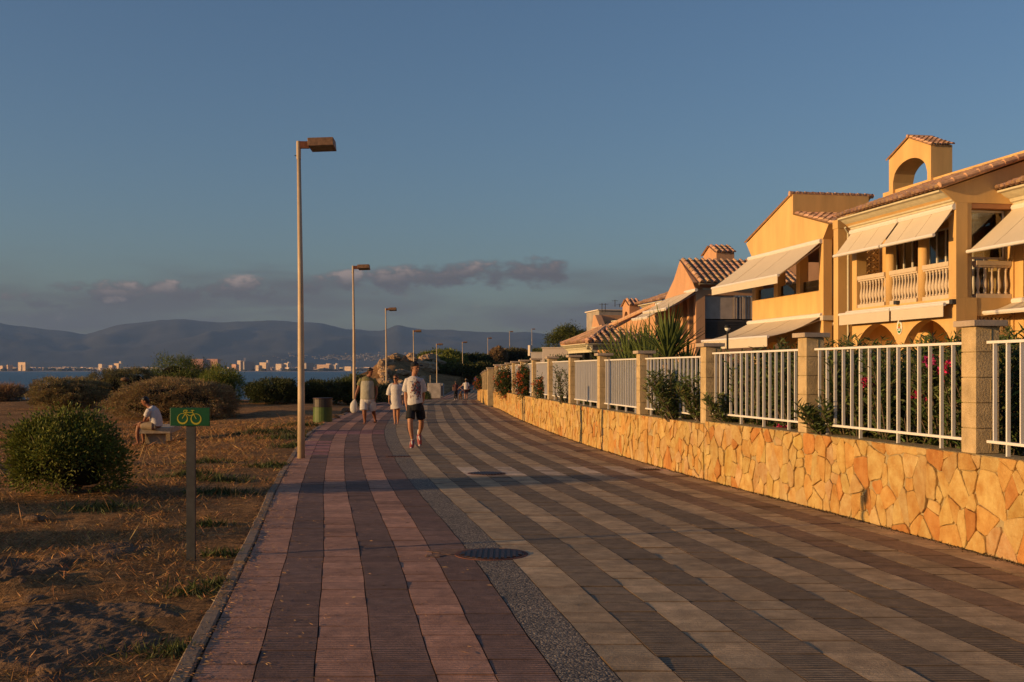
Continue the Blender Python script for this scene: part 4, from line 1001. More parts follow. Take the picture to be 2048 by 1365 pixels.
A.bx('back_wall', 'stucco_salmon', h, 7.4, 12.0, 2.6, 2.75, 4.0, 5.6); A.bx('wall', 'stucco_yellow', h, 7.32, 12.45, 1.6, 1.8, GF, 4.07); A.bx('ceiling', 'stucco_dark', h, 7.05, 12.4, .29, 2.59, 5.45, 5.60)
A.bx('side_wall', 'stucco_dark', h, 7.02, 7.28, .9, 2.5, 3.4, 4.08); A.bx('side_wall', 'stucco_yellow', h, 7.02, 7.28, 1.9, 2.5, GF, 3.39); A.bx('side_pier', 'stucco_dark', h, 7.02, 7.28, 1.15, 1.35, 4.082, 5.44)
awning(A, h, 7.1, 12.6, -.06, 5.52, 1.35, 1.02, valance=.20, sag=.03); awning(A, h, 7.1, 12.7, -.04, 3.28, 1.7, .62, valance=.26, sag=.10)
cornice_side(A, h, 7.0, .30, 1.0, 3.0, 3.25, .3, 'awning')
o = MB().box(A.W(6.85, .15, 3.22), (.55, .25, .14), .1).build('folded_blind', 'awning', h)

# ---- salmon house
C_ = Fr(8.18, 50.0)
dz = -.35
h = thing('terraced_house', 'salmon house with a striped tile roof, grey curtained terrace and a small arched chimney', 'house', C_.W(1, 0, .3))
zc = lambda py, D_: PZ(py, D_)
zE = 5.50
W = C_.W
# camera-facing side with the curtained opening
sw = 4.6
C_.bx('side_wall', 'stucco_salmon', h, 0, .25, 0, sw, .3, 3.05)
C_.bx('pier', 'stucco_salmon', h, 0, .25, 0, .42, 3.052, 5.2); C_.bx('pier', 'stucco_salmon', h, 0, .25, 3.6, sw, 3.052, 5.2)
C_.bx('lintel', 'stucco_salmon', h, .01, .25, 0, sw, 5.0, 5.22)
cm = MB()
for k in range(46):
    v_ = .44 + k * (3.14 / 46); t = .10 + (.05 if k % 2 else 0) + .03 * math.sin(k * .9)
    zb = 3.95 if v_ > 1.0 else 3.95
    if v_ < 1.75: t = .12
    cm.hexa([C_.W(t, v_, zb), C_.W(t, v_ + .068, zb), C_.W(t + .02, v_ + .068, zb), C_.W(t + .02, v_, zb), C_.W(t, v_, 4.98), C_.W(t, v_ + .068, 4.98), C_.W(t + .02, v_ + .068, 4.98), C_.W(t + .02, v_, 4.98)])
cm.build('curtain', 'curtain', h); C_.bx('rail', 'iron', h, .30, .33, .42, 3.6, 3.90, 3.95)
C_.bx('screen', 'louvre', h, .16, .18, .44, 3.6, 3.052, 3.9)
for k in range(11): C_.bx('louvre', 'louvre', h, .10, .155, .44, 3.6, 3.08 + k * .075, 3.10 + k * .075)
for k in range(9): C_.bx('railing_bar', 'iron', h, .31, .33, .6 + k * .36, .615 + k * .36, 3.055, 3.9)
C_.bx('room_shade', 'room_shade', h, 1.2, 1.3, .3, sw, 3.05, 5.0)  # plain slab; its near-black colour stands for the room's shade
# facade columns under the awning
for u in (.02, .9, 1.8, 2.9, 3.9): C_.bx('pier', 'stucco_salmon', h, max(u, .252), u + .30, 0, .28, 3.05, 5.2)
C_.bx('wall', 'stucco_salmon', h, .252, 4.2, 0, .25, .3, 3.05); C_.bx('wall', 'stucco_salmon', h, .7, 4.2, 1.6, 1.8, 3.05, 5.2); C_.bx('floor_slab', 'stucco_salmon', h, .26, 4.2, .28, 1.6, 2.9, 3.045)
MB().prism([W(3.5, -.3, 5.02), W(0, -.02, 5.22), W(-.42, -.3, 5.52), W(2.1, -.02, 6.75), W(2.9, -.05, 5.9)], C_.v * .35).build('gable_wall', 'stucco_salmon', h)
tile_field(W(-.5, -.05, 5.50), C_.v * 4.95, C_.u * 2.55 + Vector((0, 0, 1.27)), 'roof_tiles', h, pitch=.30, row=.4, seed=12)
MB().prism([W(-.4, .06, 5.45), W(.1, .06, 5.225), W(2.3, .06, 5.225), W(2.1, .06, 6.70)], C_.v * 4.7).build('roof_body', 'stucco_dark', h)
cornice_side(C_, h, .02, .0, sw + .2, 5.22, 5.49, .42)
awning(C_, h, -.1, 3.3, -.06, 5.18, 1.35, .80, valance=.05, sag=.03); awning(C_, h, 3.6, 6.2, .1, 4.9, 1.2, .72, valance=.05, sag=.03)
wx = P(1558, 512, 61); MB().box((wx.x + 2.2, 61.5, (wx.z + .3) / 2), (4.4, 1.0, wx.z - .3)).build('rear_wall', 'stucco_salmon', h); tile_field(P(1550, 580, 59), Vector((4.6, 0, 0)), Vector((0, 1.2, .42)), 'rear_tiles', h, pitch=.30, row=.4, seed=15)
CT = Fr(PX(1433, 60), 60.0)
arch_wall(CT, 'chimney', 'stucco_salmon', h, 0, 2.0, 0, .0 + 1.0, 5.6, 7.9, [(.5, 1.6, 5.7, 6.85, .4)], top=(lambda u: 7.95 + .42 * (1 - abs(u - 1.0) / 1.0), [1.0]), n=10)
for sgn in (1, -1): tile_field(CT.W(1.0 - sgn * 1.1, -.08, 7.93), CT.v * 1.2, CT.u * (sgn * 1.1) + Vector((0, 0, .47)), 'chimney_tiles', h, pitch=.28, row=.4, seed=3)
MB().prism([P(1470, 530, 60), P(1500, 516, 62), P(1520, 505, 64), P(1560, 500, 64), P(1560, 560, 64), P(1470, 560, 60)], (0, .4, 0)).build('roof_wall', 'stucco_yellow', h)

# ---- house beyond: long eave rising to the right
Dh = Fr(PX(1345, 58), 58.0)
h = thing('terraced_house', 'salmon house partly hidden behind the yucca, with a pale cornice and long rising eave', 'house', Dh.W(3, 0, .2))
Dh.bx('wall', 'stucco_salmon', h, 0, 9, 0, .25, .2, 2.6)
for u in (.1, 1.5, 2.9, 4.3, 5.7, 7.1, 8.6): Dh.bx('pier', 'stucco_salmon', h, u, u + .4, 0, .35, 2.602, 4.9)
Dh.bx('wall', 'stucco_salmon', h, 0, 9, 1.5, 1.7, 2.6, 5.2); Dh.bx('beam', 'stucco_salmon', h, 0, 9, 0, .3, 4.62, 4.9)
cornice(Dh, h, .2, 4.4, -.002, 4.9, 5.25, .5); tile_field(Dh.W(.0, -.6, 5.27), Dh.u * 4.6, Dh.v * 2.2 + Vector((0, 0, .75)), 'roof_tiles', h, seed=21, pitch=.3, row=.45)
MB().prism([Dh.W(0, -.5, 5.25), Dh.W(0, 0, 4.9), Dh.W(0, 2.6, 4.9), Dh.W(0, 2.6, 6.05)], Dh.u * .3).build('gable_wall', 'stucco_salmon', h)
cornice(Dh, h, 10.5, 13.5, -.3, 4.0, 4.35, .5); cornice(Dh, h, 7.0, 9.6, -.1, 4.25, 4.6, .5)

# ---- far salmon house with the tower
Eh = 66.0
h = thing('terraced_house', 'farthest salmon house with a slim arched tower and a concrete terrace block on top', 'house', (PX(1240, Eh), Eh, .2))
def slab(name, m, pts, D0, thick): return MB().prism([P(x, y, D0) for x, y in pts], (0, thick, 0)).build(name, m, h)
ET = Fr(PX(1259, 64), 64.0)
arch_wall(ET, 'tower', 'stucco_salmon', h, 0, 1.4, 0, .62, 3.9, 5.3, [(.35, 1.05, 4.1, 4.75, .28)], top=(lambda u: 5.35 + .35 * (1 - abs(u - .7) / .7), [.7]), n=8)
for sgn in (1, -1): tile_field(ET.W(.7 - sgn * .8, -.06, 5.33), ET.v * .78, ET.u * (sgn * .8) + Vector((0, 0, .40)), 'tower_tiles', h, pitch=.26, row=.4, seed=3)
EF = Fr(PX(1200, 70), 70.0)
MB().prism([EF.W(2.9, 0, 3.0), EF.W(0, 0, 3.0), EF.W(-.6, 0, 3.9), EF.W(1.2, 0, 5.15), EF.W(1.6, 0, 5.15)], EF.v * .4).build('gable_wall', 'stucco_salmon', h)
EF.bx('ridge_wall', 'stucco_salmon', h, 1.2, 1.6, .4, 4.4, 4.2, 5.15); tile_field(EF.W(-.8, .35, 3.85), EF.v * 4.3, EF.u * 2.0 + Vector((0, 0, .75)), 'roof_tiles', h, pitch=.30, row=.45, seed=31)
EF.bx('wall', 'stucco_salmon', h, -.4, 3, .42, 9, .3, 3.85)
EF.bx('terrace_block', 'concrete', h, 3.2, 6.5, .8, 6.2, 3.8, 5.55); EF.bx('terrace_cap', 'white_wall', h, 3.1, 6.6, .7, 6.3, 5.552, 5.62)
# long wall under a rising verge
MB().prism([P(1215, 655, 62), P(1312, 612, 56), P(1345, 612, 55), P(1345, 700, 55), P(1215, 700, 62)], (.2, .4, 0)).build('verge_wall', 'stucco_salmon', h)
MB().tube([P(1196, 662, 62), P(1312, 609, 56)], .10, 6).build('verge_tiles', 'roof_tile', h, tinted=True)
for (x, y0, y1) in ((1204, 607, 625), (1210.5, 607, 625), (1230, 600, 614), (1239, 608, 615)):
    t = thing('antenna', 'thin antenna mast on the far roof, ' + {1204: 'left one of the pair', 1210.5: 'right one of the pair', 1230: 'tallest, on the concrete block', 1239: 'short one beside the tallest'}[x], 'antenna', P(x, y1, 71)); MB().tube([P(x, y1, 71), P(x, y0, 71)], .022, 6).build('mast', 'galvanised', t)
    MB().box(P(x, y0 + 2, 71), (.4, .02, .02)).build('cross_rod', 'galvanised', t)

# ---- garden pavilion with hip roof
G = Fr(PX(1181, 44), 44.0)
h = thing('garden_pavilion', 'small open garden pavilion with a hipped tile roof, pale cornice and rough stone posts', 'pavilion', G.W(1.9, 1.1, .7))
ze = 2.70; L_, S_ = 4.0, 2.6; ap0 = G.W(1.7, 1.15, 3.40); ap1 = G.W(2.4, 1.15, 3.40)
def tri_clip(f): return lambda a, r: (r * f[0] < a) and (a < 1 - r * f[1])
tile_field(G.W(-.25, -.28, ze + .02), G.u * (L_ + .5), G.v * 1.45 + Vector((0, 0, .70)), 'roof_tiles', h, pitch=.27, row=.36, seed=41, clipf=tri_clip((.43, .43)))
tile_field(G.W(-.28, -.25, ze + .02), G.v * (S_ + .5), G.u * 1.95 + Vector((0, 0, .70)), 'roof_tiles', h, pitch=.27, row=.36, seed=42, clipf=tri_clip((.46, .46)))
mb = MB(); c4 = [G.W(-.2, -.2, ze), G.W(-.2, S_ + .2, ze), G.W(L_ + .2, S_ + .2, ze), G.W(L_ + .2, -.2, ze)]
mb.add(c4 + [ap0, ap1], [(0, 1, 4), (1, 2, 5, 4), (2, 3, 5), (3, 0, 4, 5), (3, 2, 1, 0)]); mb.build('roof_body', 'roof_tile', h, tinted=True)
for (a, b) in ((c4[0], ap0), (c4[3], ap1)): MB().tube([a + Vector((0, 0, .06)), b + Vector((0, 0, .08))], .075, 8).build('hip_tiles', 'roof_tile', h, tinted=True)
cornice(G, h, -.15, L_ + .1, .05, ze - .24, ze, .3); cornice_side(G, h, .05, -.15, S_ + .1, ze - .24, ze - .002, .26)
G.bx('beam', 'cornice', h, .05, L_, .055, .3, ze - .34, ze - .242)
for u in (.05, 1.2, 2.4, 3.6): G.bx('post', 'stone', h, u, u + .32, .06, .36, .6, ze - .341)
sb = MB(); rr = random.Random(4)
for r in range(7):
    v_ = .5
    while v_ < 2.5:
        w_ = rr.uniform(.14, .34); G.box(sb, .10 + rr.uniform(0, .03), .3, v_, v_ + w_ - .02, .7 + r * .2, .7 + r * .2 + .185, (rr.uniform(.6, 1), rr.uniform(.55, .85), .8)); v_ += w_
o = sb.build('stone_infill', 'stone', h, tinted=True); o['kind'] = 'stuff'

# white garden walls in the distance
for (x0, x1, y0, D_, lb) in ((1085, 1172, 697, 66, 'long low white garden wall behind the hedge, left of the pavilion'), (1062, 1092, 706, 88, 'short white garden wall farther off with a slim post at its left end')):
    w = thing('white_wall', lb, 'wall', P(x0, y0 + 20, D_)); p0 = P(x0, y0, D_); p1 = P(x1, y0 + 2, D_)
    MB().box(((p0.x + p1.x) / 2, D_, (p0.z + .2) / 2), (p1.x - p0.x, .25, p0.z - .2)).build('masonry', 'white_wall', w); MB().box(((p0.x + p1.x) / 2, D_, p0.z + .03), (p1.x - p0.x + .1, .33, .06)).build('coping', 'white_wall', w)
# ------------------------------------------------------------------ vegetation
R_ = np.random.default_rng(21)
def leaf_cloud(C, Nrm, L_, Wd, tints, fold=.25, droop=0.0):
    """diamond leaves at C (n,3), growing along Nrm (n,3); sizes L_, Wd (n,)"""
    n = len(C); Nn = Nrm / (np.linalg.norm(Nrm, axis=1, keepdims=True) + 1e-9)
    rnd = R_.normal(size=(n, 3)); S = np.cross(Nn, rnd); S /= (np.linalg.norm(S, axis=1, keepdims=True) + 1e-9)
    U = np.cross(S, Nn); L2 = L_[:, None]; W2 = Wd[:, None]
    p0 = C; p2 = C + Nn * L2 + np.array([0, 0, -1.0]) * droop * L2; mid = C + Nn * L2 * .45
    p1 = mid + S * W2 * .5 + U * W2 * fold; p3 = mid - S * W2 * .5 + U * W2 * fold
    V = np.stack([p0, p1, p2, p3], 1).reshape(-1, 3); b = np.arange(n)[:, None] * 4
    Fa = np.concatenate([b + np.array([0, 1, 2]), b + np.array([0, 2, 3])], 0); T = np.concatenate([tints, tints], 0)
    return V, Fa, T
def tints(n, base, var=.25, hv=.08, alt=None, pa=0.0):
    t = np.tile(np.array(base), (n, 1)) * R_.lognormal(0, var, (n, 1)) * (1 + R_.normal(0, hv, (n, 3)))
    if alt is not None: m = R_.random(n) < pa; t[m] = np.array(alt) * R_.lognormal(0, var, (m.sum(), 1))
    return np.clip(t, .003, .9)
def lumpy(c, rx, ry, rz, seed, n=1, sub=4):
    """points on an uneven dome; returns function dir->radius factor"""
    rg = np.random.default_rng(seed); K = rg.normal(size=(26, 3)); K /= np.linalg.norm(K, axis=1, keepdims=True); A = rg.uniform(-.13, .17, 26)
    def f0(D_):
        d_ = D_ @ K.T; return 1 + (np.exp((d_ - 1) * 14) * A).sum(1) * 1.3
    q = rg.normal(size=(500, 3)); q[:, 2] = abs(q[:, 2]); q /= np.linalg.norm(q, axis=1, keepdims=True); mxf = float(f0(q).max())
    def f(D_): return f0(D_) / mxf * .99
    return f
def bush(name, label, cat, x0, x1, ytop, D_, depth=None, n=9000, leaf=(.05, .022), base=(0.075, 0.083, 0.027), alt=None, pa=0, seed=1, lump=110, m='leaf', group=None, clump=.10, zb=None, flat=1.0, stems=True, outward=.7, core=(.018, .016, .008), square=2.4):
    X0, X1 = PX(x0, D_), PX(x1, D_); zt = PZ(ytop, D_); cx = (X0 + X1) / 2; rx = (X1 - X0) / 2; ry = depth or rx * .8
    z0 = float(H(cx, D_)) if zb is None else zb; hgt = zt - z0; c = np.array([cx, D_, z0 + hgt * .36]); rz = hgt * .62
    r = thing(name, label, cat, (cx, D_, z0), group); f = lumpy(c, rx, ry, rz, seed)
    rg = np.random.default_rng(seed + 100)
    d_ = rg.normal(size=(lump, 3)); d_[:, 2] = d_[:, 2] * .8 + .12; d_ /= np.linalg.norm(d_, axis=1, keepdims=True); d_ = d_[d_[:, 2] > -.62]
    sc = np.array([rx, ry, rz]); ff = f(d_)
    se = (np.abs(d_) ** square).sum(1) ** (-1 / square)       # boxier than an ellipsoid
    P_ = c + d_ * se[:, None] * ff[:, None] * sc * rg.uniform(.80, .97, (len(d_), 1))
    P_[:, 2] = np.maximum(P_[:, 2], z0 + .02)
    k = rg.integers(0, len(P_), n); off = rg.normal(size=(n, 3)) * np.array([rx, (rx + ry) / 2, max(rz, rx * .35) * flat]) * clump
    C = P_[k] + off; out = (C - (c - np.array([0, 0, rz * .4]))) / sc; out /= np.linalg.norm(out, axis=1, keepdims=True)
    loc = off / (np.linalg.norm(off, axis=1, keepdims=True) + 1e-6)
    Nr = out * outward + loc * .8 + rg.normal(size=(n, 3)) * .45 + np.array([0, 0, .25])
    C[:, 2] = np.maximum(C[:, 2], z0 + .01)
    Ls = leaf[0] * rg.uniform(.6, 1.35, n); Ws = leaf[1] * rg.uniform(.7, 1.3, n)
    ct = rg.lognormal(0, .13, len(P_))[k]
    V, Fa, T = leaf_cloud(C - np.array([cx, D_, z0]), Nr, Ls, Ws, tints(n, base, .22, .07, alt, pa) * ct[:, None])
    me = np_mesh('foliage', V, Fa, m, tint=T); o = link_mesh('foliage', me, r); 
    # solid near-black core: the bush's inner shade put into its colour
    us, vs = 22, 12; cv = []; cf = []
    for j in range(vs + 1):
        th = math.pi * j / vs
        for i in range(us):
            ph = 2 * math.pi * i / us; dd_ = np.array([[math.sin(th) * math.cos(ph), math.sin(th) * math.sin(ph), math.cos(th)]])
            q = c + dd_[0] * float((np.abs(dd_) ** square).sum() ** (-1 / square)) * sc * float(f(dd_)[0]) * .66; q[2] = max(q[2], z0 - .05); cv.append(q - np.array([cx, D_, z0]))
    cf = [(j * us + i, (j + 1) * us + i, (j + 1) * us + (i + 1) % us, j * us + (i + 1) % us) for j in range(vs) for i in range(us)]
    link_mesh('shade_core', np_mesh('shade_core', cv, cf, 'leaf_far', tint=np.array(core)), r)
    if stems:
        mb = MB()
        for i in range(9):
            a = rg.uniform(0, 6.28); q = rg.uniform(.3, .8); mb.tube([(cx + .08 * rx * math.cos(a), D_ + .08 * ry * math.sin(a), z0 - .05), (cx + q * rx * math.cos(a) * .6, D_ + q * ry * math.sin(a) * .6, z0 + hgt * .35), (cx + q * rx * math.cos(a), D_ + q * ry * math.sin(a), z0 + hgt * .7)], [.03 * hgt, .02 * hgt, .008 * hgt], 5)
        mb.build('stem', 'wood_stem', r)
    return r
OLIVE = (.25, .20, .085); GREEN = (.09, .115, .027); PINEG = (.11, .135, .030); DARKG = (.045, .056, .019)
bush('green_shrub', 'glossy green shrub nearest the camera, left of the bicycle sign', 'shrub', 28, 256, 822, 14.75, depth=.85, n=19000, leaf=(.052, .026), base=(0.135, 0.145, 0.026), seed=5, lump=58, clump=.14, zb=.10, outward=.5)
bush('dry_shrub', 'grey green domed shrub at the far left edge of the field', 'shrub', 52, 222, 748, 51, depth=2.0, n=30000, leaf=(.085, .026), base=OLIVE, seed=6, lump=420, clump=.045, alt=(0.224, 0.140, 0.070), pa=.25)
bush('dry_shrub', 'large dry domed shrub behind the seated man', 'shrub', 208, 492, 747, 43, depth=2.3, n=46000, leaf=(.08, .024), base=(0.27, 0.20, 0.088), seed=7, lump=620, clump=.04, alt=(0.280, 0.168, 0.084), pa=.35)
bush('dry_shrub', 'grey green shrub between the two domed shrubs, farther back', 'shrub', 165, 335, 731, 62, depth=2.2, n=20000, leaf=(.11, .032), base=(0.150, 0.132, 0.057), seed=8, lump=300, clump=.055)
bush('pine_shrub', 'dark wind bent pine shrub standing highest above the field shrubs', 'shrub', 288, 425, 707, 66, depth=2.2, n=12000, leaf=(.17, .03), base=PINEG, seed=9, lump=120, clump=.11)
bush('pine_shrub', 'bright green young pine shrub over the right end of the large dry shrub', 'shrub', 400, 488, 728, 58, depth=1.5, n=8000, leaf=(.15, .03), base=(0.150, 0.173, 0.030), seed=10, lump=90, clump=.12)
bush('pine_shrub', 'dark shrub hiding the feet of the terracotta hotels', 'shrub', 380, 450, 722, 68, depth=1.6, n=5000, leaf=(.16, .03), base=DARKG, seed=17, lump=90, clump=.12)
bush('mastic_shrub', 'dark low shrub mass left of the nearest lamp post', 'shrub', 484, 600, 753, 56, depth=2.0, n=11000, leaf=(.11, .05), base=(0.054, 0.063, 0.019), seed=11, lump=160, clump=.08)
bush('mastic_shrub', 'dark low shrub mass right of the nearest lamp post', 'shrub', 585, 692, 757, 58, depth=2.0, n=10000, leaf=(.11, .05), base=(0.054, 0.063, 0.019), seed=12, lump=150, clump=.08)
bush('mastic_shrub', 'green shrub at the foot of the second lamp post', 'shrub', 660, 742, 745, 60, depth=1.6, n=9000, leaf=(.13, .04), base=(0.068, 0.087, 0.026), seed=13, lump=120, clump=.10)
bush('mastic_shrub', 'grey green shrub between the bag carrier and the woman in white', 'shrub', 744, 800, 768, 70, depth=1.3, n=6000, leaf=(.12, .045), base=(0.090, 0.096, 0.042), seed=14, lump=90, clump=.11)
bush('mastic_shrub', 'small green shrub by the graffiti box', 'shrub', 838, 862, 781, 112, depth=.9, n=2200, leaf=(.15, .06), base=(0.112, 0.128, 0.038), seed=15, lump=40, clump=.13)
bush('dry_shrub', 'small tan grassy mound at the left edge before the sea', 'shrub', -60, 46, 770, 60, depth=2.0, n=9000, leaf=(.35, .02), base=(0.300, 0.173, 0.083), seed=16, lump=90, clump=.12, outward=.2)
# shrubs on the left, outside the frame, whose shade falls across the field
for i, (x, y, w, hh) in enumerate(((-7.4, 10.3, 1.0, .65), (-9.6, 12.2, 1.1, .9), (-13.5, 19.5, 1.8, .9))):
    r0 = bush('green_shrub', 'field shrub beyond the left edge of the view, ' + ('nearest', 'middle', 'farthest')[i] + ' of three', 'shrub', 1024 + (x - w) / y * F, 1024 + (x + w) / y * F, HZ - (hh - EYE) / y * F, y, depth=w * .8, n=2500, leaf=(.08, .04), base=GREEN, seed=30 + i, lump=60, clump=.12, stems=False)
# hill scrub beyond the path
hills = [(775, 850, 716, 158, 'low scrub on the rock ledge left of the hill', DARKG, 4), (825, 940, 697, 166, 'bright green domed pine scrub on the hill crest', (.095, .105, .022), 7), (790, 905, 720, 157, 'dark green slope scrub below the bright dome', (.055, .062, .020), 4),
         (880, 995, 706, 172, 'dark scrub along the hill crest behind two lamp posts', (.034, .040, .014), 6), (862, 990, 724, 160, 'mid green scrub on the right hill slope', (.058, .060, .020), 5), (930, 1010, 722, 166, 'dark scrub bordering the bare slope', (.040, .046, .016), 4),
         (978, 1014, 694, 190, 'tan leafless looking bush on the right hill', (.14, .09, .045), 4), (1000, 1062, 694, 196, 'long dark scrub right of the tan bush', (.07, .06, .028), 5), (1045, 1112, 697, 192, 'dark green scrub under the lone pine', (.045, .052, .018), 5)]
for i, ((x0, x1, yt, D_, lb, bs, dp), yb) in enumerate(zip(hills, (738, 752, 758, 750, 752, 750, 732, 734, 737))):
    bush('hill_scrub', lb, 'shrub', x0, x1, yt, D_, depth=dp, n=11000, leaf=(.36, .15), base=tuple(1.5 * q for q in bs), seed=50 + i, lump=170, clump=.075, m='leaf_far', stems=False, zb=PZ(yb, D_))
bush('hedge', 'dark green hedge in front of the white garden wall left of the pavilion', 'hedge', 1083, 1168, 704, 60, depth=1.5, n=9000, leaf=(.12, .05), base=(0.060, 0.084, 0.024), seed=71, lump=130, clump=.09, zb=.4)
bush('hedge', 'clipped hedge above the white wall below the lone pine', 'hedge', 1085, 1175, 688, 78, depth=1.5, n=6000, leaf=(.16, .07), base=(0.060, 0.075, 0.024), seed=72, lump=100, clump=.09, zb=.6, square=4)
# the lone pine on the hill
pD = 150.0
t = thing('pine_tree', 'round wind combed pine on the hill, left of the farthest salmon house', 'tree', (PX(1132, pD), pD, .8))
mb = MB(); base_ = Vector((PX(1132, pD), pD, .6)); tops = []
mb.tube([base_, base_ + Vector((.3, 0, 2.0)), base_ + Vector((.1, 0, 3.6))], [.28, .22, .16], 8); mb.build('trunk', 'wood_stem', t); lb = MB()
rg = np.random.default_rng(5); lumps = []
for i in range(42):
    a = rg.uniform(-1, 1); q = rg.uniform(-1, 1); zz = 3.0 + 3.9 * math.sqrt(max(0, 1 - (a * .95 - .12) ** 2)) * rg.uniform(.55, 1) ; p = Vector((PX(1134, pD) + a * 3.6, pD + q * 2.4, zz + .45 - (0.8 if a < -.6 else 0)))
    lumps.append(p); lb.tube([base_ + Vector((.1, 0, 2.4 + rg.uniform(0, 1))), base_ * .4 + p * .6, p], [.09, .05, .02], 5)
lb.build('limb', 'wood_stem', t)
k = rg.integers(0, 42, 16000); off = rg.normal(size=(16000, 3)) * np.array([.46, .5, .30]); C = np.array([tuple(p) for p in lumps])[k] + off
V, Fa, T = leaf_cloud(C - np.array(tuple(t.location)), off + rg.normal(size=off.shape) * .2 + np.array([0, 0, .25]), np.full(16000, .26), np.full(16000, .085), tints(16000, (.10, .115, .032), .2) * rg.lognormal(0, .2, 42)[k][:, None])
link_mesh('crown', np_mesh('crown', V, Fa, 'leaf_far', tint=T), t)

# oleanders in the garden
def oleander(D_, off, hgt, wid, n_st, label, seed, flowers=(), n_leaf=57, base=(0.078, 0.105, 0.030), lean=0.0, z0=None, name='oleander', group='oleanders behind the railings', pick=None, leafsize=.125):
    rg = np.random.default_rng(seed); p, n_, t_ = rp_(D_); c = np.array(tuple(p - n_ * off)); c[2] = float(GZ(D_)) + .66 if z0 is None else z0
    r = thing(name, label, 'shrub', tuple(c), group); mb = MB(); C = []; Nr = []
    for i in range(n_st):
        a = rg.uniform(0, 6.28); sp = math.sqrt(rg.random()) * wid; b0 = np.array([math.cos(a) * sp * .45, math.sin(a) * sp * .45, 0]); tip = np.array([math.cos(a) * sp, math.sin(a) * sp, hgt * rg.uniform(.72, 1.05)]) + np.array(tuple(n_)) * lean * rg.uniform(.3, 1.3)
        mid = (b0 + tip) / 2 + rg.normal(size=3) * .05; mb.tube([c + b0, c + mid, c + tip], [.011, .008, .004], 4)
        for f in np.linspace(.12, 1, n_leaf // 3):
            q = (b0 * (1 - f) + tip * f) if f > .5 else b0 * (1 - f) + tip * f; q = q + (mid - (b0 + tip) / 2) * 4 * f * (1 - f)
            for w in range(3):
                aa = rg.uniform(0, 6.28); el_ = rg.uniform(.15, .95); C.append(q + rg.normal(size=3) * .012); Nr.append([math.cos(aa) * math.cos(el_), math.sin(aa) * math.cos(el_), math.sin(el_) + .15])
    C = np.array(C); Nr = np.array(Nr); n = len(C)
    V, Fa, T = leaf_cloud(C, Nr, leafsize * rg.uniform(.7, 1.25, n), .024 * rg.uniform(.8, 1.2, n), tints(n, base, .28, .08, (.11, .10, .025), .12), fold=.12, droop=.10)
    link_mesh('foliage', np_mesh('foliage', V, Fa, 'leaf', tint=T), r); mb.build('stem', 'wood_stem', r)
    for (dx, dz, col) in flowers:
        Cf = []; Nf = []
        for i in range(26):
            q = rg.normal(size=3) * .035 + np.array(tuple(t_ * dx)) + np.array(tuple(n_)) * (wid * .75) + np.array([0, 0, dz])
            for w in range(4): Cf.append(q); Nf.append(rg.normal(size=3) + np.array([-.4, -.5, .3]))
        V, Fa, T = leaf_cloud(np.array(Cf), np.array(Nf), np.full(len(Cf), .035), np.full(len(Cf), .032), tints(len(Cf), col, .2, .05), fold=.05); tag(link_mesh('flower', np_mesh('flower', V, Fa, 'leaf', tint=T), r), kind='stuff')
    return r
PK = (.55, .03, .12)
ol = [(8.2, .75, 1.15, .46, 60, 'oleander by the right frame edge, behind the cut off railing', ()), (9.3, .80, 1.1, .48, 60, 'oleander just right of the nearest full pillar', ()),
      (10.9, .62, 1.22, .50, 74, 'oleander directly left of the nearest full pillar', ((.2, 1.0, PK),)), (11.7, .75, 1.18, .52, 74, 'oleander in the widest railing section, right half, pink blooms high up', ((.1, .72, PK), (-.15, 1.08, (.5, .05, .2)))),
      (12.5, .62, 1.12, .52, 74, 'oleander in the middle of the widest railing section', ((.1, .86, PK),)), (13.3, .55, 1.15, .46, 68, 'oleander with a low pink bloom right of the second pillar', ((.0, .12, PK),)),
      (14.3, .70, 1.20, .50, 68, 'oleander just left of the second pillar', ()), (15.2, .75, 1.15, .52, 68, 'oleander in the middle of the second railing section with one low bloom', ((-.1, .20, PK),)), (16.2, .55, 1.2, .50, 68, 'oleander right of the third pillar', ()),
      (17.6, .60, 1.0, .44, 62, 'oleander just left of the third pillar', ()), (18.9, .7, .95, .50, 62, 'oleander behind the section below the yucca', ()), (20.0, .7, .95, .50, 58, 'oleander right of the fourth pillar', ()), (22.3, .8, .95, .52, 56, 'oleander left of the yucca clump', ()), (25.4, .9, .95, .52, 50, 'oleander behind the white bars left of the fifth pillar', ()), (28.6, .9, .9, .50, 46, 'oleander behind the bars near the lone green sprig', ())]
for i, (D_, o_, hg, wd, ns, lb, fl) in enumerate(ol): oleander(D_, o_, hg, wd, ns, lb, 200 + i, fl)
for i, (D_, o_, hg, lb) in enumerate(((9.0, 2.0, 1.35, 'tall oleander in the second row at the right frame edge'), (11.3, 1.8, 1.38, 'tall oleander in the second row before the arcade'), (12.9, 1.9, 1.34, 'tall oleander in the second row left of the arcade'), (14.8, 1.9, 1.36, 'tall oleander in the second row before the porch awning'), (16.6, 1.8, 1.40, 'tall oleander in the second row at the third pillar'))):
    oleander(D_, o_, hg, .75, 85, lb, 300 + i)
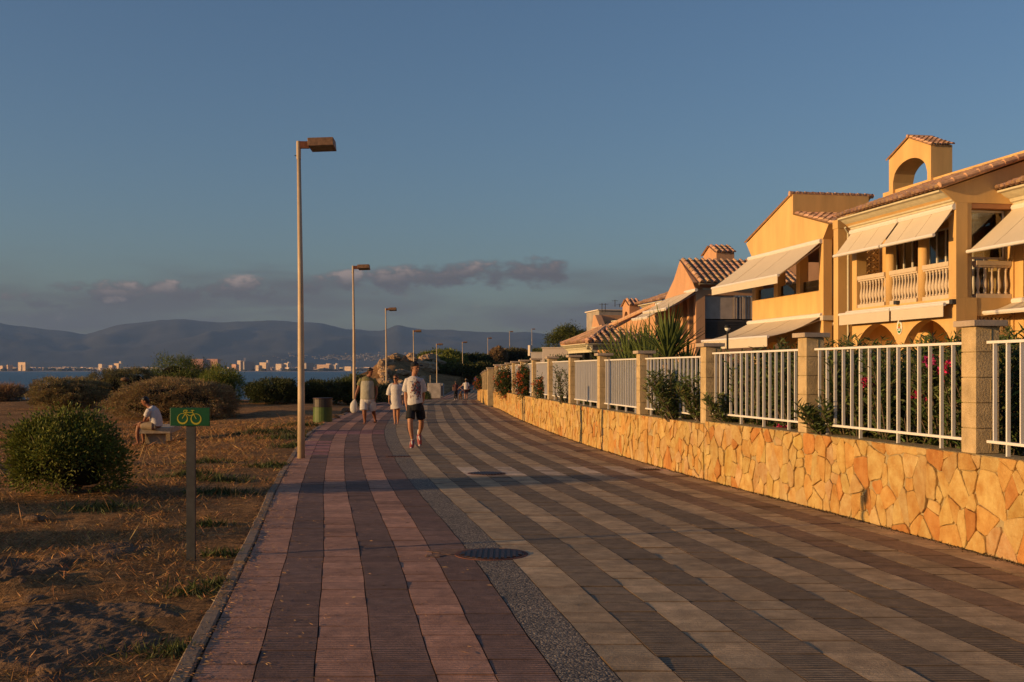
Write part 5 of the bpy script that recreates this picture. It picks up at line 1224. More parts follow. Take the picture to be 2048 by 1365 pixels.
# branches pushing out through the railing
oleander(18.55, .10, .78, .32, 26, 'oleander pushing through the third railing section over the wall', 401, lean=.30, z0=.80, group='oleander branches through the railings')
oleander(17.5, .14, .66, .22, 12, 'oleander branch hanging past the third pillar', 402, lean=.22, z0=.86, group='oleander branches through the railings')
oleander(16.5, .16, .40, .20, 9, 'low oleander tuft beside the third pillar base', 403, lean=.25, z0=.87, group='oleander branches through the railings')
oleander(13.4, .14, .38, .20, 8, 'low oleander tuft with leaves over the wall by the second pillar', 404, lean=.18, z0=.87, group='oleander branches through the railings')
oleander(27.8, .05, .95, .20, 10, 'lone thin green sprig climbing the bars beside the sixth pillar', 405, lean=.14, z0=.76, group='oleander branches through the railings', n_leaf=30)
# red flowering bushes spilling over the wall
def flower_bush(label, D_, x0, x1, y0, y1, seed, nfl, n=7000):
    rg = np.random.default_rng(seed); X0, X1 = PX(x0, D_), PX(x1, D_); Z1, Z0_ = PZ(y0, D_), PZ(y1, D_); c = np.array([(X0 + X1) / 2, D_, (Z0_ + Z1) / 2]); r = thing('flowering_bush', label, 'flower bush', (c[0], c[1], Z0_), 'red flowering bushes on the wall')
    k = 60; d_ = rg.normal(size=(k, 3)); d_ /= np.linalg.norm(d_, axis=1, keepdims=True); Pc = c + d_ * np.array([(X1 - X0) / 2 * .8, .5, (Z1 - Z0_) / 2 * .85]) * rg.uniform(.5, 1, (k, 1))
    kk = rg.integers(0, k, n); off = rg.normal(size=(n, 3)) * .085; C = Pc[kk] + off - np.array(tuple(r.location))
    V, Fa, T = leaf_cloud(C, off + rg.normal(size=off.shape) * .06 + np.array([-.02, -.02, .03]), np.full(n, .055), np.full(n, .032), tints(n, (.050, .066, .018), .25)); link_mesh('foliage', np_mesh('foliage', V, Fa, 'leaf', tint=T), r)
    nf = nfl * 12; q = Pc[rg.integers(0, k, nfl)] + rg.normal(size=(nfl, 3)) * .11 + np.array([-.10, -.12, .02]); C = np.repeat(q, 12, 0) + rg.normal(size=(nf, 3)) * .022 - np.array(tuple(r.location))
    V, Fa, T = leaf_cloud(C, rg.normal(size=(nf, 3)), np.full(nf, .034), np.full(nf, .034), tints(nf, (.42, .075, .03), .25, .1, (.55, .16, .02), .25)); o = link_mesh('flowers', np_mesh('flowers', V, Fa, 'leaf', tint=T), r); o['kind'] = 'stuff'
    mb = MB()
    for i in range(10): q_ = Pc[i]; mb.tube([(c[0] + .25, D_ + .1, Z0_ + .1), ((c[0] + q_[0]) / 2, (D_ + q_[1]) / 2, (Z0_ + q_[2]) / 2), tuple(q_)], [.02, .012, .006], 4)
    mb.build('stem', 'wood_stem', r); return r
flower_bush('red flowering bush spilling over the far end of the wall', 43, 988, 1035, 732, 797, 1, 55)
flower_bush('fullest red flowering bush, between the eighth and tenth pillars', 36, 1030, 1078, 728, 800, 2, 85)
flower_bush('small red flowering bush at the right of the flower group, hanging low', 32.5, 1074, 1104, 756, 797, 3, 32, 2600)
flower_bush('distant orange red flowering bush on the far wall', 74, 948, 967, 753, 781, 4, 60, 3000)
# yuccas
def yucca(label, x, D_, zc_, n, L_, seed, spread=1.0, z0=.6):
    rg = np.random.default_rng(seed); X = PX(x, D_); r = thing('yucca', label, 'yucca', (X, D_, z0), 'yuccas in the garden')
    MB().tube([(X, D_, z0 - .05), (X + .05, D_, (z0 + zc_) / 2), (X, D_, zc_)], [.09, .075, .07], 8).build('trunk', 'wood_stem', r)
    for part in range(1):
        for i in range(n):
            a = rg.uniform(0, 6.283); el_ = rg.uniform(.32, 1.4) if i > n * .35 else rg.uniform(.7, 1.5); l = L_ * rg.uniform(.75, 1.1); w = rg.uniform(.045, .065)
            d0 = np.array([math.cos(a) * math.cos(el_), math.sin(a) * math.cos(el_), math.sin(el_)]); s_ = np.array([-math.sin(a), math.cos(a), 0]); up = np.cross(d0, s_); V = []; Fs = []
            zb = zc_ + rg.uniform(-.18, .08)
            for k, (f, ww) in enumerate(((0, .7), (.3, 1.0), (.65, .75), (.88, .4), (1, .03))):
                p = np.array([0, 0, 0]) + d0 * l * f + np.array([0, 0, -1]) * .12 * l * f * f * max(0, math.cos(el_)); V += [p + s_ * w * ww * .5, p - up * w * ww * .22, p - s_ * w * ww * .5]
                if k: b_ = 3 * (k - 1); Fs += [(b_, b_ + 3, b_ + 4, b_ + 1), (b_ + 1, b_ + 4, b_ + 5, b_ + 2)]
            tn = rg.uniform(.7, 1.3); me = np_mesh('leaf', V, Fs, 'leaf', tint=np.array((.115 * tn, .150 * tn, .040 * tn))); link_mesh('leaf', me, r, (X, D_, zb))
yucca('tallest yucca rosette, highest over the fourth railing section', 1336, 21.5, 1.92, 120, 1.05, 1, z0=.62)
yucca('left yucca rosette leaning over the fifth railing section', 1258, 27.5, 1.45, 130, 1.50, 2, z0=.62)
yucca('low yucca rosette in front of the tallest one', 1303, 24.0, 1.25, 100, 1.05, 3, z0=.62)
yucca('right low yucca rosette next to the third pillar', 1374, 22.0, 1.45, 80, .85, 4, z0=.62)
yucca('low yucca at the right foot of the clump', 1348, 23.0, 1.10, 80, .85, 10, z0=.62)
yucca('wide yucca rosette between the left one and the tallest', 1294, 25.5, 1.62, 110, 1.30, 8, z0=.62)
yucca('far left yucca at the stone posts of the pavilion', 1228, 30.5, 1.35, 90, 1.30, 5, z0=.62)
for i, (x, D_, zc_, lb) in enumerate(((1850, 13.4, 1.72, 'small spiky yucca tuft above the railing before the white door'), (1552, 17.0, 1.72, 'spiky tuft below the porch awning, left of the second pillar'), (1440, 19.5, 1.75, 'spiky tuft at the left end of the porch awning'))): yucca(lb, x, D_, zc_, 26, .36, 20 + i, z0=.62)

# dry grass of the field
def scatter_grass(n, xr, dr, hgt, wid, base, seed, dens=None, lay=.5):
    rg = np.random.default_rng(seed); D_ = dr[0] * (dr[1] / dr[0]) ** rg.random(n); X = LX(D_) - .11 - (rg.random(n) ** .8) * xr
    m = (np.abs(X / D_ * F) < 1150)
    if dens is not None: m &= rg.random(n) < dens(X, D_)
    X, D_ = X[m], D_[m]; n = len(X); z = H(X, D_) - .004; C = np.stack([X, D_, z], 1); a = rg.uniform(0, 6.28, n); e = rg.uniform(.1, 1.2, n) * lay
    Nr = np.stack([np.cos(a) * np.cos(e), np.sin(a) * np.cos(e), np.sin(e)], 1); hs = hgt * rg.lognormal(0, .45, n) * np.interp(D_, [4, 30], [1, 2.0]); ws = wid * np.interp(D_, [4, 30], [1, 3.0]) * np.ones(n)
    return leaf_cloud(C, Nr, hs, ws, tints(n, base, .35, .08), fold=.05)
patch = lambda X, D_: sstep(fbm(X * 1.2 + 40, D_ * .8, 4), .40, .62) * .95 + .12
V, Fa, T = scatter_grass(260000, 11, (4.2, 40), .050, .0045, (.30, .165, .070), 1, patch, .7)
tag(link_mesh('dry_grass', np_mesh('dry_grass', V, Fa, 'straw', tint=T)), 'dry straw coloured grass covering the field left of the promenade', kind='stuff')
V, Fa, T = scatter_grass(9000, 10, (5, 34), .13, .0045, (.34, .20, .09), 2, lambda X, D_: sstep(fbm(X * .9 + 4, D_ * .9, 4), .52, .66), 1.15)
tag(link_mesh('tall_dry_stalks', np_mesh('tall_dry_stalks', V, Fa, 'straw', tint=T)), 'taller dry stalks among the field grass', kind='stuff')
gp = [(-3.95, 15.2, .5), (-4.4, 17.0, .5), (-5.1, 17.6, .6), (-4.2, 19.6, .5), (-5.6, 20.5, .5), (-5.5, 27.5, .8), (-6.2, 30, .9), (-7.2, 31, .6), (-2.62, 10.2, .22), (-2.40, 8.5, .25), (-2.28, 8.8, .2), (-2.0, 6.7, .3), (-4.9, 13.4, .5), (-3.3, 12.2, .25), (-4.75, 24.5, .5), (-6.4, 33.5, .7)]
Vs = []; Fs_ = []; Ts = []; o_ = 0
for (x, y, r_) in gp:
    rg = np.random.default_rng(int(abs(x * 100))); n = int(520 * r_ / .4); a = rg.uniform(0, 6.28, n); q = np.abs(rg.normal(0, .45, n)) * r_; X = x + np.cos(a) * q * 1.3; D_ = y + np.sin(a) * q * .8; X = np.minimum(X, LX(D_) - .09); C = np.stack([X, D_, H(X, D_)], 1)
    e = rg.uniform(.2, 1.3, n); Nr = np.stack([np.cos(a * 3) * np.cos(e), np.sin(a * 3) * np.cos(e), np.sin(e)], 1); V, Fa, T = leaf_cloud(C, Nr, .042 * rg.lognormal(0, .35, n) * (1 + y / 20), np.full(n, .008 * (1 + y / 20)), tints(n, (.075, .085, .024), .3)); Vs.append(V); Fs_.append(Fa + o_); Ts.append(T); o_ += len(V)
tag(link_mesh('green_weeds', np_mesh('green_weeds', np.concatenate(Vs), np.concatenate(Fs_), 'leaf', tint=np.concatenate(Ts))), 'patches of low green weeds in the dry field and along the kerb', kind='stuff')

# straw and grit blown onto the walk, soil along the foot of the wall
rg = np.random.default_rng(91); n = 5200; D_ = 5.4 * (30 / 5.4) ** rg.random(n); X = LX(D_) - .10 + rg.exponential(.09, n) * np.where(rg.random(n) < .75, 1, 8); m = X < RX(D_) - .1; X, D_ = X[m], D_[m]; n = len(X)
a = rg.uniform(0, 6.28, n); V, Fa, T = leaf_cloud(np.stack([X, D_, GZ(D_) + .004 + rg.random(n) * .006], 1), np.stack([np.cos(a), np.sin(a), rg.uniform(0, .12, n)], 1), .035 * rg.lognormal(0, .4, n), np.full(n, .004), tints(n, (.30, .18, .09), .4), fold=.05)
tag(link_mesh('straw_litter', np_mesh('straw_litter', V, Fa, 'straw', tint=T)), 'bits of dry straw blown over the kerb onto the paving', kind='stuff')
n = 5000; D_ = 8.5 * (50 / 8.5) ** rg.random(n); X = RX(D_) - .012 - rg.exponential(.018, n); a = rg.uniform(0, 6.28, n); V, Fa, T = leaf_cloud(np.stack([X, D_, GZ(D_) - .001], 1), np.stack([np.cos(a), np.sin(a), rg.uniform(.1, 1.2, n)], 1), .018 * rg.lognormal(0, .4, n) * (1 + D_ / 40), np.full(n, .012), tints(n, (.10, .07, .04), .4), fold=.2)
tag(link_mesh('soil_crumbs', np_mesh('soil_crumbs', V, Fa, 'straw', tint=T)), 'dark soil crumbs gathered along the foot of the stone wall', kind='stuff')
rp2 = random.Random(5)
for k, (px_, py_, w_, l_) in enumerate(((905, 1103, .26, .20), (868, 1112, .12, .10))):
    D0_ = EYE * F / (py_ - HZ); x0_ = PX(px_, D0_); pts = [(x0_ + math.cos(t_) * w_ * rp2.uniform(.55, 1), D0_ + math.sin(t_) * l_ * rp2.uniform(.55, 1), .0012) for t_ in np.linspace(0, 6.1, 22)]
    MB().prism(pts, (0, 0, .003)).build('mortar_patch', 'mortar_dark', promenade)

# rocks
def rock(label, x, y, s, seed, m='rock', name='rock', squash=.6, group=None, z=None):
    rg = np.random.default_rng(seed); us, vs = (18, 11) if m == 'rock' else (34, 22); V = []; K = rg.normal(size=(22 if m == 'rock' else 60, 3)); K /= np.linalg.norm(K, axis=1, keepdims=True); A = rg.uniform(-.30, .22, len(K))
    for j in range(vs + 1):
        th = math.pi * j / vs
        for i in range(us):
            ph = 2 * math.pi * i / us; d_ = np.array([math.sin(th) * math.cos(ph), math.sin(th) * math.sin(ph), math.cos(th)]); f = 1 + (np.exp((K @ d_ - 1) * (12 if m == 'rock' else 30)) * A).sum() + rg.normal(0, .035 if m == 'rock' else .05); V.append(d_ * f * s * np.array([1, .8, squash]))
    Fs = [(j * us + i, (j + 1) * us + i, (j + 1) * us + (i + 1) % us, j * us + (i + 1) % us) for j in range(vs) for i in range(us)]
    z = float(H(x, y)) if z is None else z; o = link_mesh(name, np_mesh(name, V, Fs, m), None, (x, y, z + s * squash * .25)); o.rotation_euler = (0, 0, rg.uniform(0, 6)); return tag(o, label, 'rock', group)
p = lambda px, py: (PX(px, (EYE + .02) * F / (py - HZ)), (EYE + .02) * F / (py - HZ))
rock('pale angular rock at the foot of the green shrub', *p(208, 966), .11, 1); rock('second pale rock just below the angular one by the shrub', *p(197, 994), .10, 2); rock('low rock left of the sign post in the dry grass', *p(70, 1040), .13, 3, squash=.35)
rock('pale stone lying close to the left frame edge', *p(55, 1300), .085, 5, squash=.5); rock('flat stone at the bottom left corner', *p(100, 1345), .09, 6, squash=.4); rock('small stone right of the litter bin, by the kerb', PX(668, 38), 38, .22, 7); rock('pale boulder edging the walk behind the bin', PX(686, 41), 41, .25, 8); rock('pale boulder between bin and bag carrier', PX(694, 44), 44, .28, 9)
rock('pale rock peeking over the large dry shrub', PX(250, 50), 50, .20, 10, z=1.2)
rr = random.Random(77)
for i in range(26):
    D_ = rr.uniform(136, 156); x = rr.uniform(762, 845); rock('tan eroded rock on the cliff slope beyond the walk', PX(x, D_), D_, rr.uniform(.5, 1.15), 200 + i, m='rock_far', squash=rr.uniform(.4, .8), group='small rocks on the cliff slope')
for i, (x, y, D_, s, sq) in enumerate(((842, 728, 154, 2.2, .5), (812, 745, 150, 2.4, .5), (790, 757, 147, 2.0, .6), (860, 716, 159, 2.0, .5), (772, 770, 145, 1.7, .6), (835, 760, 148, 1.6, .4), (800, 772, 143, 1.2, .5))):
    rock('sunlit eroded rock above the sea, ' + ('just below the hill crest', 'middle of the cliff', 'left flank of the cliff', 'topmost under the scrub', 'lowest at the left', 'right, by the bare slope', 'small one low in front')[i], PX(x, D_), D_, s, 60 + i, m='rock_far', squash=sq, group='eroded rocks of the cliff', z=PZ(y, D_) - s * sq * .8)

# eroded limestone patch at the lower left
def outcrop(label, x0, x1, d0, d1, amp, seed, st=.022):
    xs = np.arange(x0, x1, st); ds = np.arange(d0, d1, st * 1.3); XX, DD = np.meshgrid(xs, ds); f = 1 - np.maximum(np.abs((XX - (x0 + x1) / 2) / ((x1 - x0) / 2)), np.abs((DD - (d0 + d1) / 2) / ((d1 - d0) / 2)))
    f = sstep(f + (fbm(XX * 2 + seed, DD * 2, 4) - .5) * .9, .06, .42); r1 = 1 - np.abs(2 * fbm(XX * 3.2 + seed * 3, DD * 2.6, 5, .62) - 1); r2 = 1 - np.abs(2 * fbm(XX * 9 + seed, DD * 8, 4, .6) - 1)
    Zz = H(XX, DD) + f * amp * (.15 + 1.1 * np.maximum(0, r1 - .45) + .45 * np.maximum(0, r2 - .5)) - (1 - f) * .03 - .012; o = np.array([(x0 + x1) / 2, (d0 + d1) / 2, 0]); nx_ = len(xs)
    ii = (np.arange(len(ds) - 1)[:, None] * nx_ + np.arange(nx_ - 1)[None, :]).ravel(); me = np_mesh('rock_outcrop', np.stack([XX, DD, Zz], -1).reshape(-1, 3) - o, np.stack([ii, ii + 1, ii + nx_ + 1, ii + nx_], 1), 'rock')
    return tag(link_mesh('rock_outcrop', me, None, tuple(o)), label, 'rock')
outcrop('low pitted limestone outcrop in the grass at the lower left corner', -3.95, -2.15, 5.9, 8.6, .05, 3); outcrop('second smaller limestone outcrop farther back by the left frame edge', -5.0, -3.6, 8.4, 10.4, .05, 8); outcrop('narrow rocky crust left of the sign post base', -4.4, -3.3, 9.6, 11.0, .03, 12)

# ------------------------------------------------------------------ street furniture
def lamp(x, y, label, z=None, rot=0.0, lean=0.0):
    z = float(GZ(y)) if z is None else z; H_ = 5.94; r = thing('street_lamp', label, 'street lamp', (x, y, z), 'street lamps along the promenade')
    Vt = lambda a, b, c: (x + a, y + b, z + c)
    MB().tube([Vt(0, 0, -.05), Vt(0, 0, 1.2), Vt(-.012, 0, 3.2), Vt(-.05, 0, H_ - .02)], [.072, .066, .052, .036], 14).build('pole', 'lamp_pole', r, smooth=True)
    MB().tube([Vt(-.047, 0, H_ - .34), Vt(-.05, 0, H_ + .0)], .043, 12).build('sleeve', 'lamp_pole', r)
    MB().box(Vt(-.105, 0, H_ - .27), (.04, .015, .015)).build('screw', 'galvanised', r)
    MB().box(Vt(.06, 0, H_ - .07), (.18, .07, .13)).build('arm', 'rust', r)
    hd = MB()
    # luminaire: a box tilted up so that its underside shows, wider at the outer end
    c, s_ = math.cos(.12), math.sin(.12)
    P8 = [Vt(.16, -.10, H_ - .10), Vt(.62, -.11, H_ - .085), Vt(.62, .11, H_ - .02), Vt(.16, .10, H_ - .035), Vt(.14, -.12, H_ + .045), Vt(.60, -.13, H_ + .065), Vt(.60, .13, H_ + .10), Vt(.14, .12, H_ + .08)]
    P8 = [Vt(.15, -.17, H_ - .03), Vt(.62, -.17, H_ - .015), Vt(.64, .17, H_ - .155), Vt(.17, .17, H_ - .17), Vt(.15, -.17, H_ + .09), Vt(.62, -.17, H_ + .105), Vt(.63, .17, H_ - .04), Vt(.16, .17, H_ - .055)]
    P8 = [Vt(.15, -.16, H_ - .115), Vt(.63, -.16, H_ - .10), Vt(.64, .16, H_ - .16), Vt(.18, .16, H_ - .175), Vt(.14, -.16, H_ + .035), Vt(.62, -.16, H_ + .05), Vt(.62, .16, H_ + .03), Vt(.15, .16, H_ + .02)]
    hd.hexa(P8); h_ = hd.build('lamp_housing', 'lamp_head', r, bevel=.008)
    MB().hexa([Vt(.20, -.13, H_ - .126), Vt(.60, -.13, H_ - .114), Vt(.60, .13, H_ - .164), Vt(.22, .13, H_ - .178), Vt(.20, -.13, H_ - .108), Vt(.60, -.13, H_ - .095), Vt(.60, .13, H_ - .14), Vt(.22, .13, H_ - .15)]).build('diffuser', 'lamp_glass', h_)
    return r
lp = [(602.5, 21.1, 'nearest street lamp, tallest in the view, at the left kerb'), (708.5, 46, 'second street lamp, left of the man with the bag'), (773, 71, 'third street lamp, right behind the man with the bag'), (828, 96, 'fourth street lamp, above the head of the walker in the cap'), (874, 122, 'fifth street lamp, at the graffiti box'),
      (925.5, 157, 'sixth street lamp, behind the distant couple'), (976, 182, 'seventh street lamp, above the gate posts'), (1019.5, 206, 'eighth street lamp on the rise'), (1064, 230, 'ninth street lamp, highest of the far row'), (1110, 262, 'farthest street lamp, before the lone pine')]
ltop = [283, 532, 617, 661, 688, 684, 676, 663, 658, 667]
for (x, D_, lb), yt in zip(lp, ltop): lamp(PX(x, D_), D_, lb, z=PZ(yt, D_) - 5.94)

# bicycle sign
sD = 9.87; sx = PX(380.5, sD)
r = thing('bicycle_sign', 'low green sign with a yellow bicycle on a grey metal post', 'sign', (sx, sD, -.05))
pp = MB(); pp.box((sx, sD + .012, .56), (.075, .008, 1.24)); pp.box((sx - .034, sD + .030, .56), (.007, .034, 1.24)); pp.box((sx + .034, sD + .030, .56), (.007, .034, 1.24)); pp.build('post', 'galvanised', r)
pl = MB().box((sx - .0, sD - .004, (PZ(816, sD) + PZ(852, sD)) / 2), (.355, .016, .160), -.05, tiltx=0).build('plate', 'sign_green', r, bevel=.004)
for dx in (-.022, .018): MB().lathe((sx + dx - .004, sD + .004, PZ(816, sD)), [(.008, -.004), (.009, .004), (.004, .008)], 8).build('bolt', 'galvanised', r)
pc = Vector((sx, sD - .0130, (PZ(816, sD) + PZ(852, sD)) / 2)); U = .355 / 600; ct, st = math.cos(-.05), math.sin(-.05)
def SP(cx, cy, lift=0): return Vector((pc.x + (cx - 1035) * U * ct + lift * 0, pc.y + (cx - 1035) * U * st - lift, pc.z - (cy - 393) * U))
bk = MB()
for (cx, cy) in ((925, 422), (1128, 427)):
    V = []; n = 36
    for k in range(n):
        a = 2 * math.pi * k / n; co, si = math.cos(a), math.sin(a); V += [SP(cx + 82 * co, cy + 82 * si, .001), SP(cx + 66 * co, cy - 9 + 66 * si, .001), SP(cx + 82 * co, cy + 82 * si, -.002), SP(cx + 66 * co, cy - 9 + 66 * si, -.002)]
    Fs = [(4 * k, 4 * k + 1, (4 * k + 5) % (4 * n), (4 * k + 4) % (4 * n)) for k in range(n)] + [(4 * k, (4 * k + 4) % (4 * n), (4 * k + 6) % (4 * n), 4 * k + 2) for k in range(n)]
    bk.add(V, Fs)
def stroke(pts, w=9):
    for (a, b) in zip(pts[:-1], pts[1:]):
        d_ = Vector((b[0] - a[0], b[1] - a[1])); n_ = Vector((-d_.y, d_.x)).normalized() * w / 2
        q = [(a[0] + n_.x, a[1] + n_.y), (b[0] + n_.x, b[1] + n_.y), (b[0] - n_.x, b[1] - n_.y), (a[0] - n_.x, a[1] - n_.y)]
        bk.hexa([SP(*p_, -.002) for p_ in q] + [SP(*p_, .0012) for p_ in q])
stroke([(1000, 298), (975, 294), (950, 296), (940, 310), (948, 328), (966, 330), (972, 318)], 11); stroke([(1000, 298), (920, 420)], 10); stroke([(985, 328), (1075, 328)], 9); stroke([(985, 345), (1000, 362), (1030, 375), (1060, 372), (1085, 352)], 10); stroke([(1052, 297), (1102, 297)], 10); stroke([(1068, 297), (1088, 350), (1132, 426)], 10)
bk.build('bicycle_emblem', 'sign_yellow', pl)

# litter bin
bD = 35.6; bxx = PX(645.5, bD); zb = float(H(bxx, bD)); zt = PZ(797, bD); zm = PZ(814.5, bD); z0 = PZ(846, bD)
r = thing('litter_bin', 'cylindrical litter bin, green below and dark above, by the kerb', 'bin', (bxx, bD, z0))
MB().lathe((bxx, bD, 0), [(.30, z0 - .05), (.305, z0 + .02), (.30, zm)], 24).build('body', 'bin_green', r, smooth=False)
MB().lathe((bxx, bD, 0), [(.292, zm + .001), (.300, zm + .01), (.298, zt - .03), (.306, zt - .02), (.306, zt)], 24).build('rim_liner', 'bin_dark', r); MB().lathe((bxx, bD, 0), [(.301, zt - .02), (.315, zt - .015), (.315, zt + .012), (.29, zt + .015)], 24).build('lid_ring', 'iron', r)

# bench with the seated man
def bench(X, D_, z, rot, w, l, h, label):
    r = thing('stone_bench', label, 'bench', (X, D_, z)); Mx = Matrix.Translation((X, D_, z)) @ Matrix.Rotation(rot, 4, 'Z')
    for nm, c, s in (('seat', (0, 0, h - .075), (w, l, .15)), ('support', (-.05, -l * .28, (h - .15) / 2), (w * .62, .32, h - .15)), ('support', (-.05, l * .28, (h - .15) / 2), (w * .62, .32, h - .15))):
        MB().box(Mx @ Vector(c), s, rot).build(nm, 'bench_stone', r, bevel=.012)
    return r
BD = 29.0; bz = float(H(PX(305, BD), BD)); bz = PZ(890, BD)
bench(PX(308, BD) - .12, BD + .95, bz, .16, .78, 2.1, .44, 'stone slab bench in the field with a man sitting on it')
bench(PX(949, 175), 175, PZ(747, 175), 1.2, .8, 2.2, .75, 'small distant stone bench on the hill slope')

# graffiti slabs beyond the path
gD = 119.0
r = thing('utility_box', 'pale box with faint graffiti at the foot of the fifth lamp', 'box', P(869, 797, gD))
MB().box(P(869, 782, gD), (1.42, .5, 1.62)).build('body', 'plaster_graffiti', r, bevel=.06)
r = thing('utility_box', 'narrow pale box half hidden behind the graffiti one', 'box', P(881, 795, gD + 3)); MB().box(P(881, 781, gD + 3), (.75, .7, 1.5)).build('body', 'plaster_graffiti', r, bevel=.12)
MB().box(P(881.5, 782, gD + 2.55), (.3, .2, 1.1)).build('hatch', 'iron', r)
MB().tube([P(860.5, 797, 120), P(860.5, 751, 120)], .035, 6).build('thin_post', 'lamp_pole', thing('thin_post', 'thin bare post left of the fifth lamp', 'post', P(860.5, 797, 120)))

# covers in the paving
def manhole(px_, py_, rr_, label):
    D_ = EYE * F / (py_ - HZ); X = PX(px_, D_); z = float(GZ(D_)); r = thing('manhole_cover', label, 'manhole cover', (X, D_, z)); g = MB()
    MB().lathe((X, D_, z), [(rr_ + .035, -.02), (rr_ + .035, .0045), (rr_ - .004, .0045), (rr_ - .004, -.01)], 40).build('frame_ring', 'rust', r)
    MB().lathe((X, D_, z), [(rr_ - .012, -.02), (rr_ - .012, .007), (.01, .007)], 40).build('plate', 'iron', r)
    for k in range(11):
        x_ = -rr_ * .86 + k * rr_ * 1.72 / 10; hh = math.sqrt(max(0, (rr_ * .9) ** 2 - x_ ** 2)); g.box((X + x_, D_, z + .010), (rr_ * .10, 2 * hh, .010))
    o = g.build('rib_pattern', 'iron', r); o['kind'] = 'stuff'; return r
manhole(983, 1109, .295, 'round ribbed cast iron manhole cover, nearest, across the pebble strip'); manhole(973, 947.5, .27, 'round manhole cover beyond the dark shadow band')
def grate(px_, py_, w, l, label, nb=9):
    D_ = EYE * F / (py_ - HZ); X = PX(px_, D_); z = float(GZ(D_)); r = thing('drain_grate', label, 'drain grate', (X, D_, z)); MB().box((X, D_, z - .004), (w + .06, l + .06, .018)).build('frame', 'rust', r)
    for k in range(nb): MB().box((X - w / 2 + (k + .5) * w / nb, D_, z + .009), (w / nb * .55, l, .010)).build('bar', 'iron', r)
grate(1295, 940, .34, .26, 'rectangular drain grate close to the stone wall'); grate(797, 914, .42, .10, 'long narrow drain grate in the pebble strip', 7)
t = thing('garden_lamp', 'small garden globe lamp with a black cap before the grey curtain', 'lamp', P(1455, 690, 27))
MB().tube([P(1455, 700, 27), P(1455, 664, 27)], .025, 8).build('post', 'black', t)
MB().lathe(P(1455, 657, 27), [(.02, -.07), (.055, -.045), (.07, 0), (.055, .035)], 14).build('globe', 'enamel_white', t, smooth=True); MB().lathe(P(1455, 656, 27), [(.080, -.005), (.084, .015), (.07, .055), (.035, .080), (.005, .088)], 14).build('cap', 'black', t, smooth=True)
MB().tube([P(1060, 712, 90), P(1060, 691, 90)], .16, 8).build('pillar', 'white_wall', thing('gate_post', 'slim pale post at the left end of the short white wall', 'post', P(1060, 712, 90)))
# ------------------------------------------------------------------ people and the dog
class Body:
    """lofted limbs merged by a voxel remesh into one skin"""
    def __init__(s, root, sc=1.0, rot=0.0): s.r = root; s.o = Vector(root.location); s.sc = sc; s.R = Matrix.Rotation(rot, 3, 'Z')
    def T(s, p): return s.o + s.R @ (Vector(p) * s.sc)
    def loft(s, mb, pts, rad, seg=14, sx=None):
        """pts with elliptical radii (rx lateral, ry depth); sections stay level for the torso, follow the limb otherwise"""
        pts = [Vector(p) for p in pts]; n = len(pts); rings = []
        for i, p in enumerate(pts):
            r = rad[i]; rx, ry = r if isinstance(r, (tuple, list)) else (r, r)
            d_ = (pts[min(i + 1, n - 1)] - pts[max(i - 1, 0)]).normalized(); x = Vector(sx) if sx else (Vector((1, 0, 0)) if abs(d_.x) < .85 else Vector((0, 0, 1)))
            x = (x - d_ * x.dot(d_)).normalized(); y = d_.cross(x); rings.append([p + x * math.cos(2 * math.pi * k / seg) * rx + y * math.sin(2 * math.pi * k / seg) * ry for k in range(seg)])
        a, b = pts[0] + (pts[0] - pts[1]).normalized() * min(rad[0] if not isinstance(rad[0], tuple) else min(rad[0]), .05) * .6, pts[-1] + (pts[-1] - pts[-2]).normalized() * (min(rad[-1] if not isinstance(rad[-1], tuple) else min(rad[-1]), .05)) * .6
        V = [s.T(a)] + [s.T(q) for r in rings for q in r] + [s.T(b)]; Fs = []
        for i in range(n - 1):
            for k in range(seg): p0, p1 = 1 + i * seg + k, 1 + i * seg + (k + 1) % seg; Fs.append((p0, p1, p1 + seg, p0 + seg))
        for k in range(seg): Fs.append((0, 1 + (k + 1) % seg, 1 + k)); e = 1 + (n - 1) * seg; Fs.append((len(V) - 1, e + k, e + (k + 1) % seg))
        mb.add(V, Fs)
    def done(s, mb, name, m, parent=None, vox=.011, smooth=3):
        o = mb.build(name, m, parent or s.r, smooth=True)
        if vox: md = o.modifiers.new('remesh', 'REMESH'); md.mode = 'VOXEL'; md.voxel_size = vox * s.sc; md.use_smooth_shade = True
        if smooth: sm = o.modifiers.new('smooth', 'SMOOTH'); sm.iterations = smooth; sm.factor = .5
        return o
def hand(B, mb, w, d_, side=1, size=1.0):
    """palm at wrist w pointing along d_, five slightly curled fingers"""
    w = Vector(w); d_ = Vector(d_).normalized(); s_ = Vector((0, 1, 0)) - d_ * d_.y; s_ = s_.normalized(); c = d_.cross(s_) * side
    B.loft(mb, [w - d_ * .02, w + d_ * .03, w + d_ * .085 * size], [(.026, .020), (.040, .018), (.040, .016)], 10, sx=tuple(s_))
    for k, (L_, o_) in enumerate(((.062, .030), (.072, .010), (.068, -.010), (.052, -.030))):
        b = w + d_ * .085 * size + s_ * o_; B.loft(mb, [b - d_ * .01, b + d_ * L_ * .5 + c * .006, b + d_ * L_ * .95 + c * .024], [.0095, .0088, .0072], 6)
    b = w + d_ * .02 + s_ * .03; B.loft(mb, [b, b + d_ * .035 + s_ * .026, b + d_ * .065 + s_ * .028 + c * .012], [.012, .0105, .008], 6)
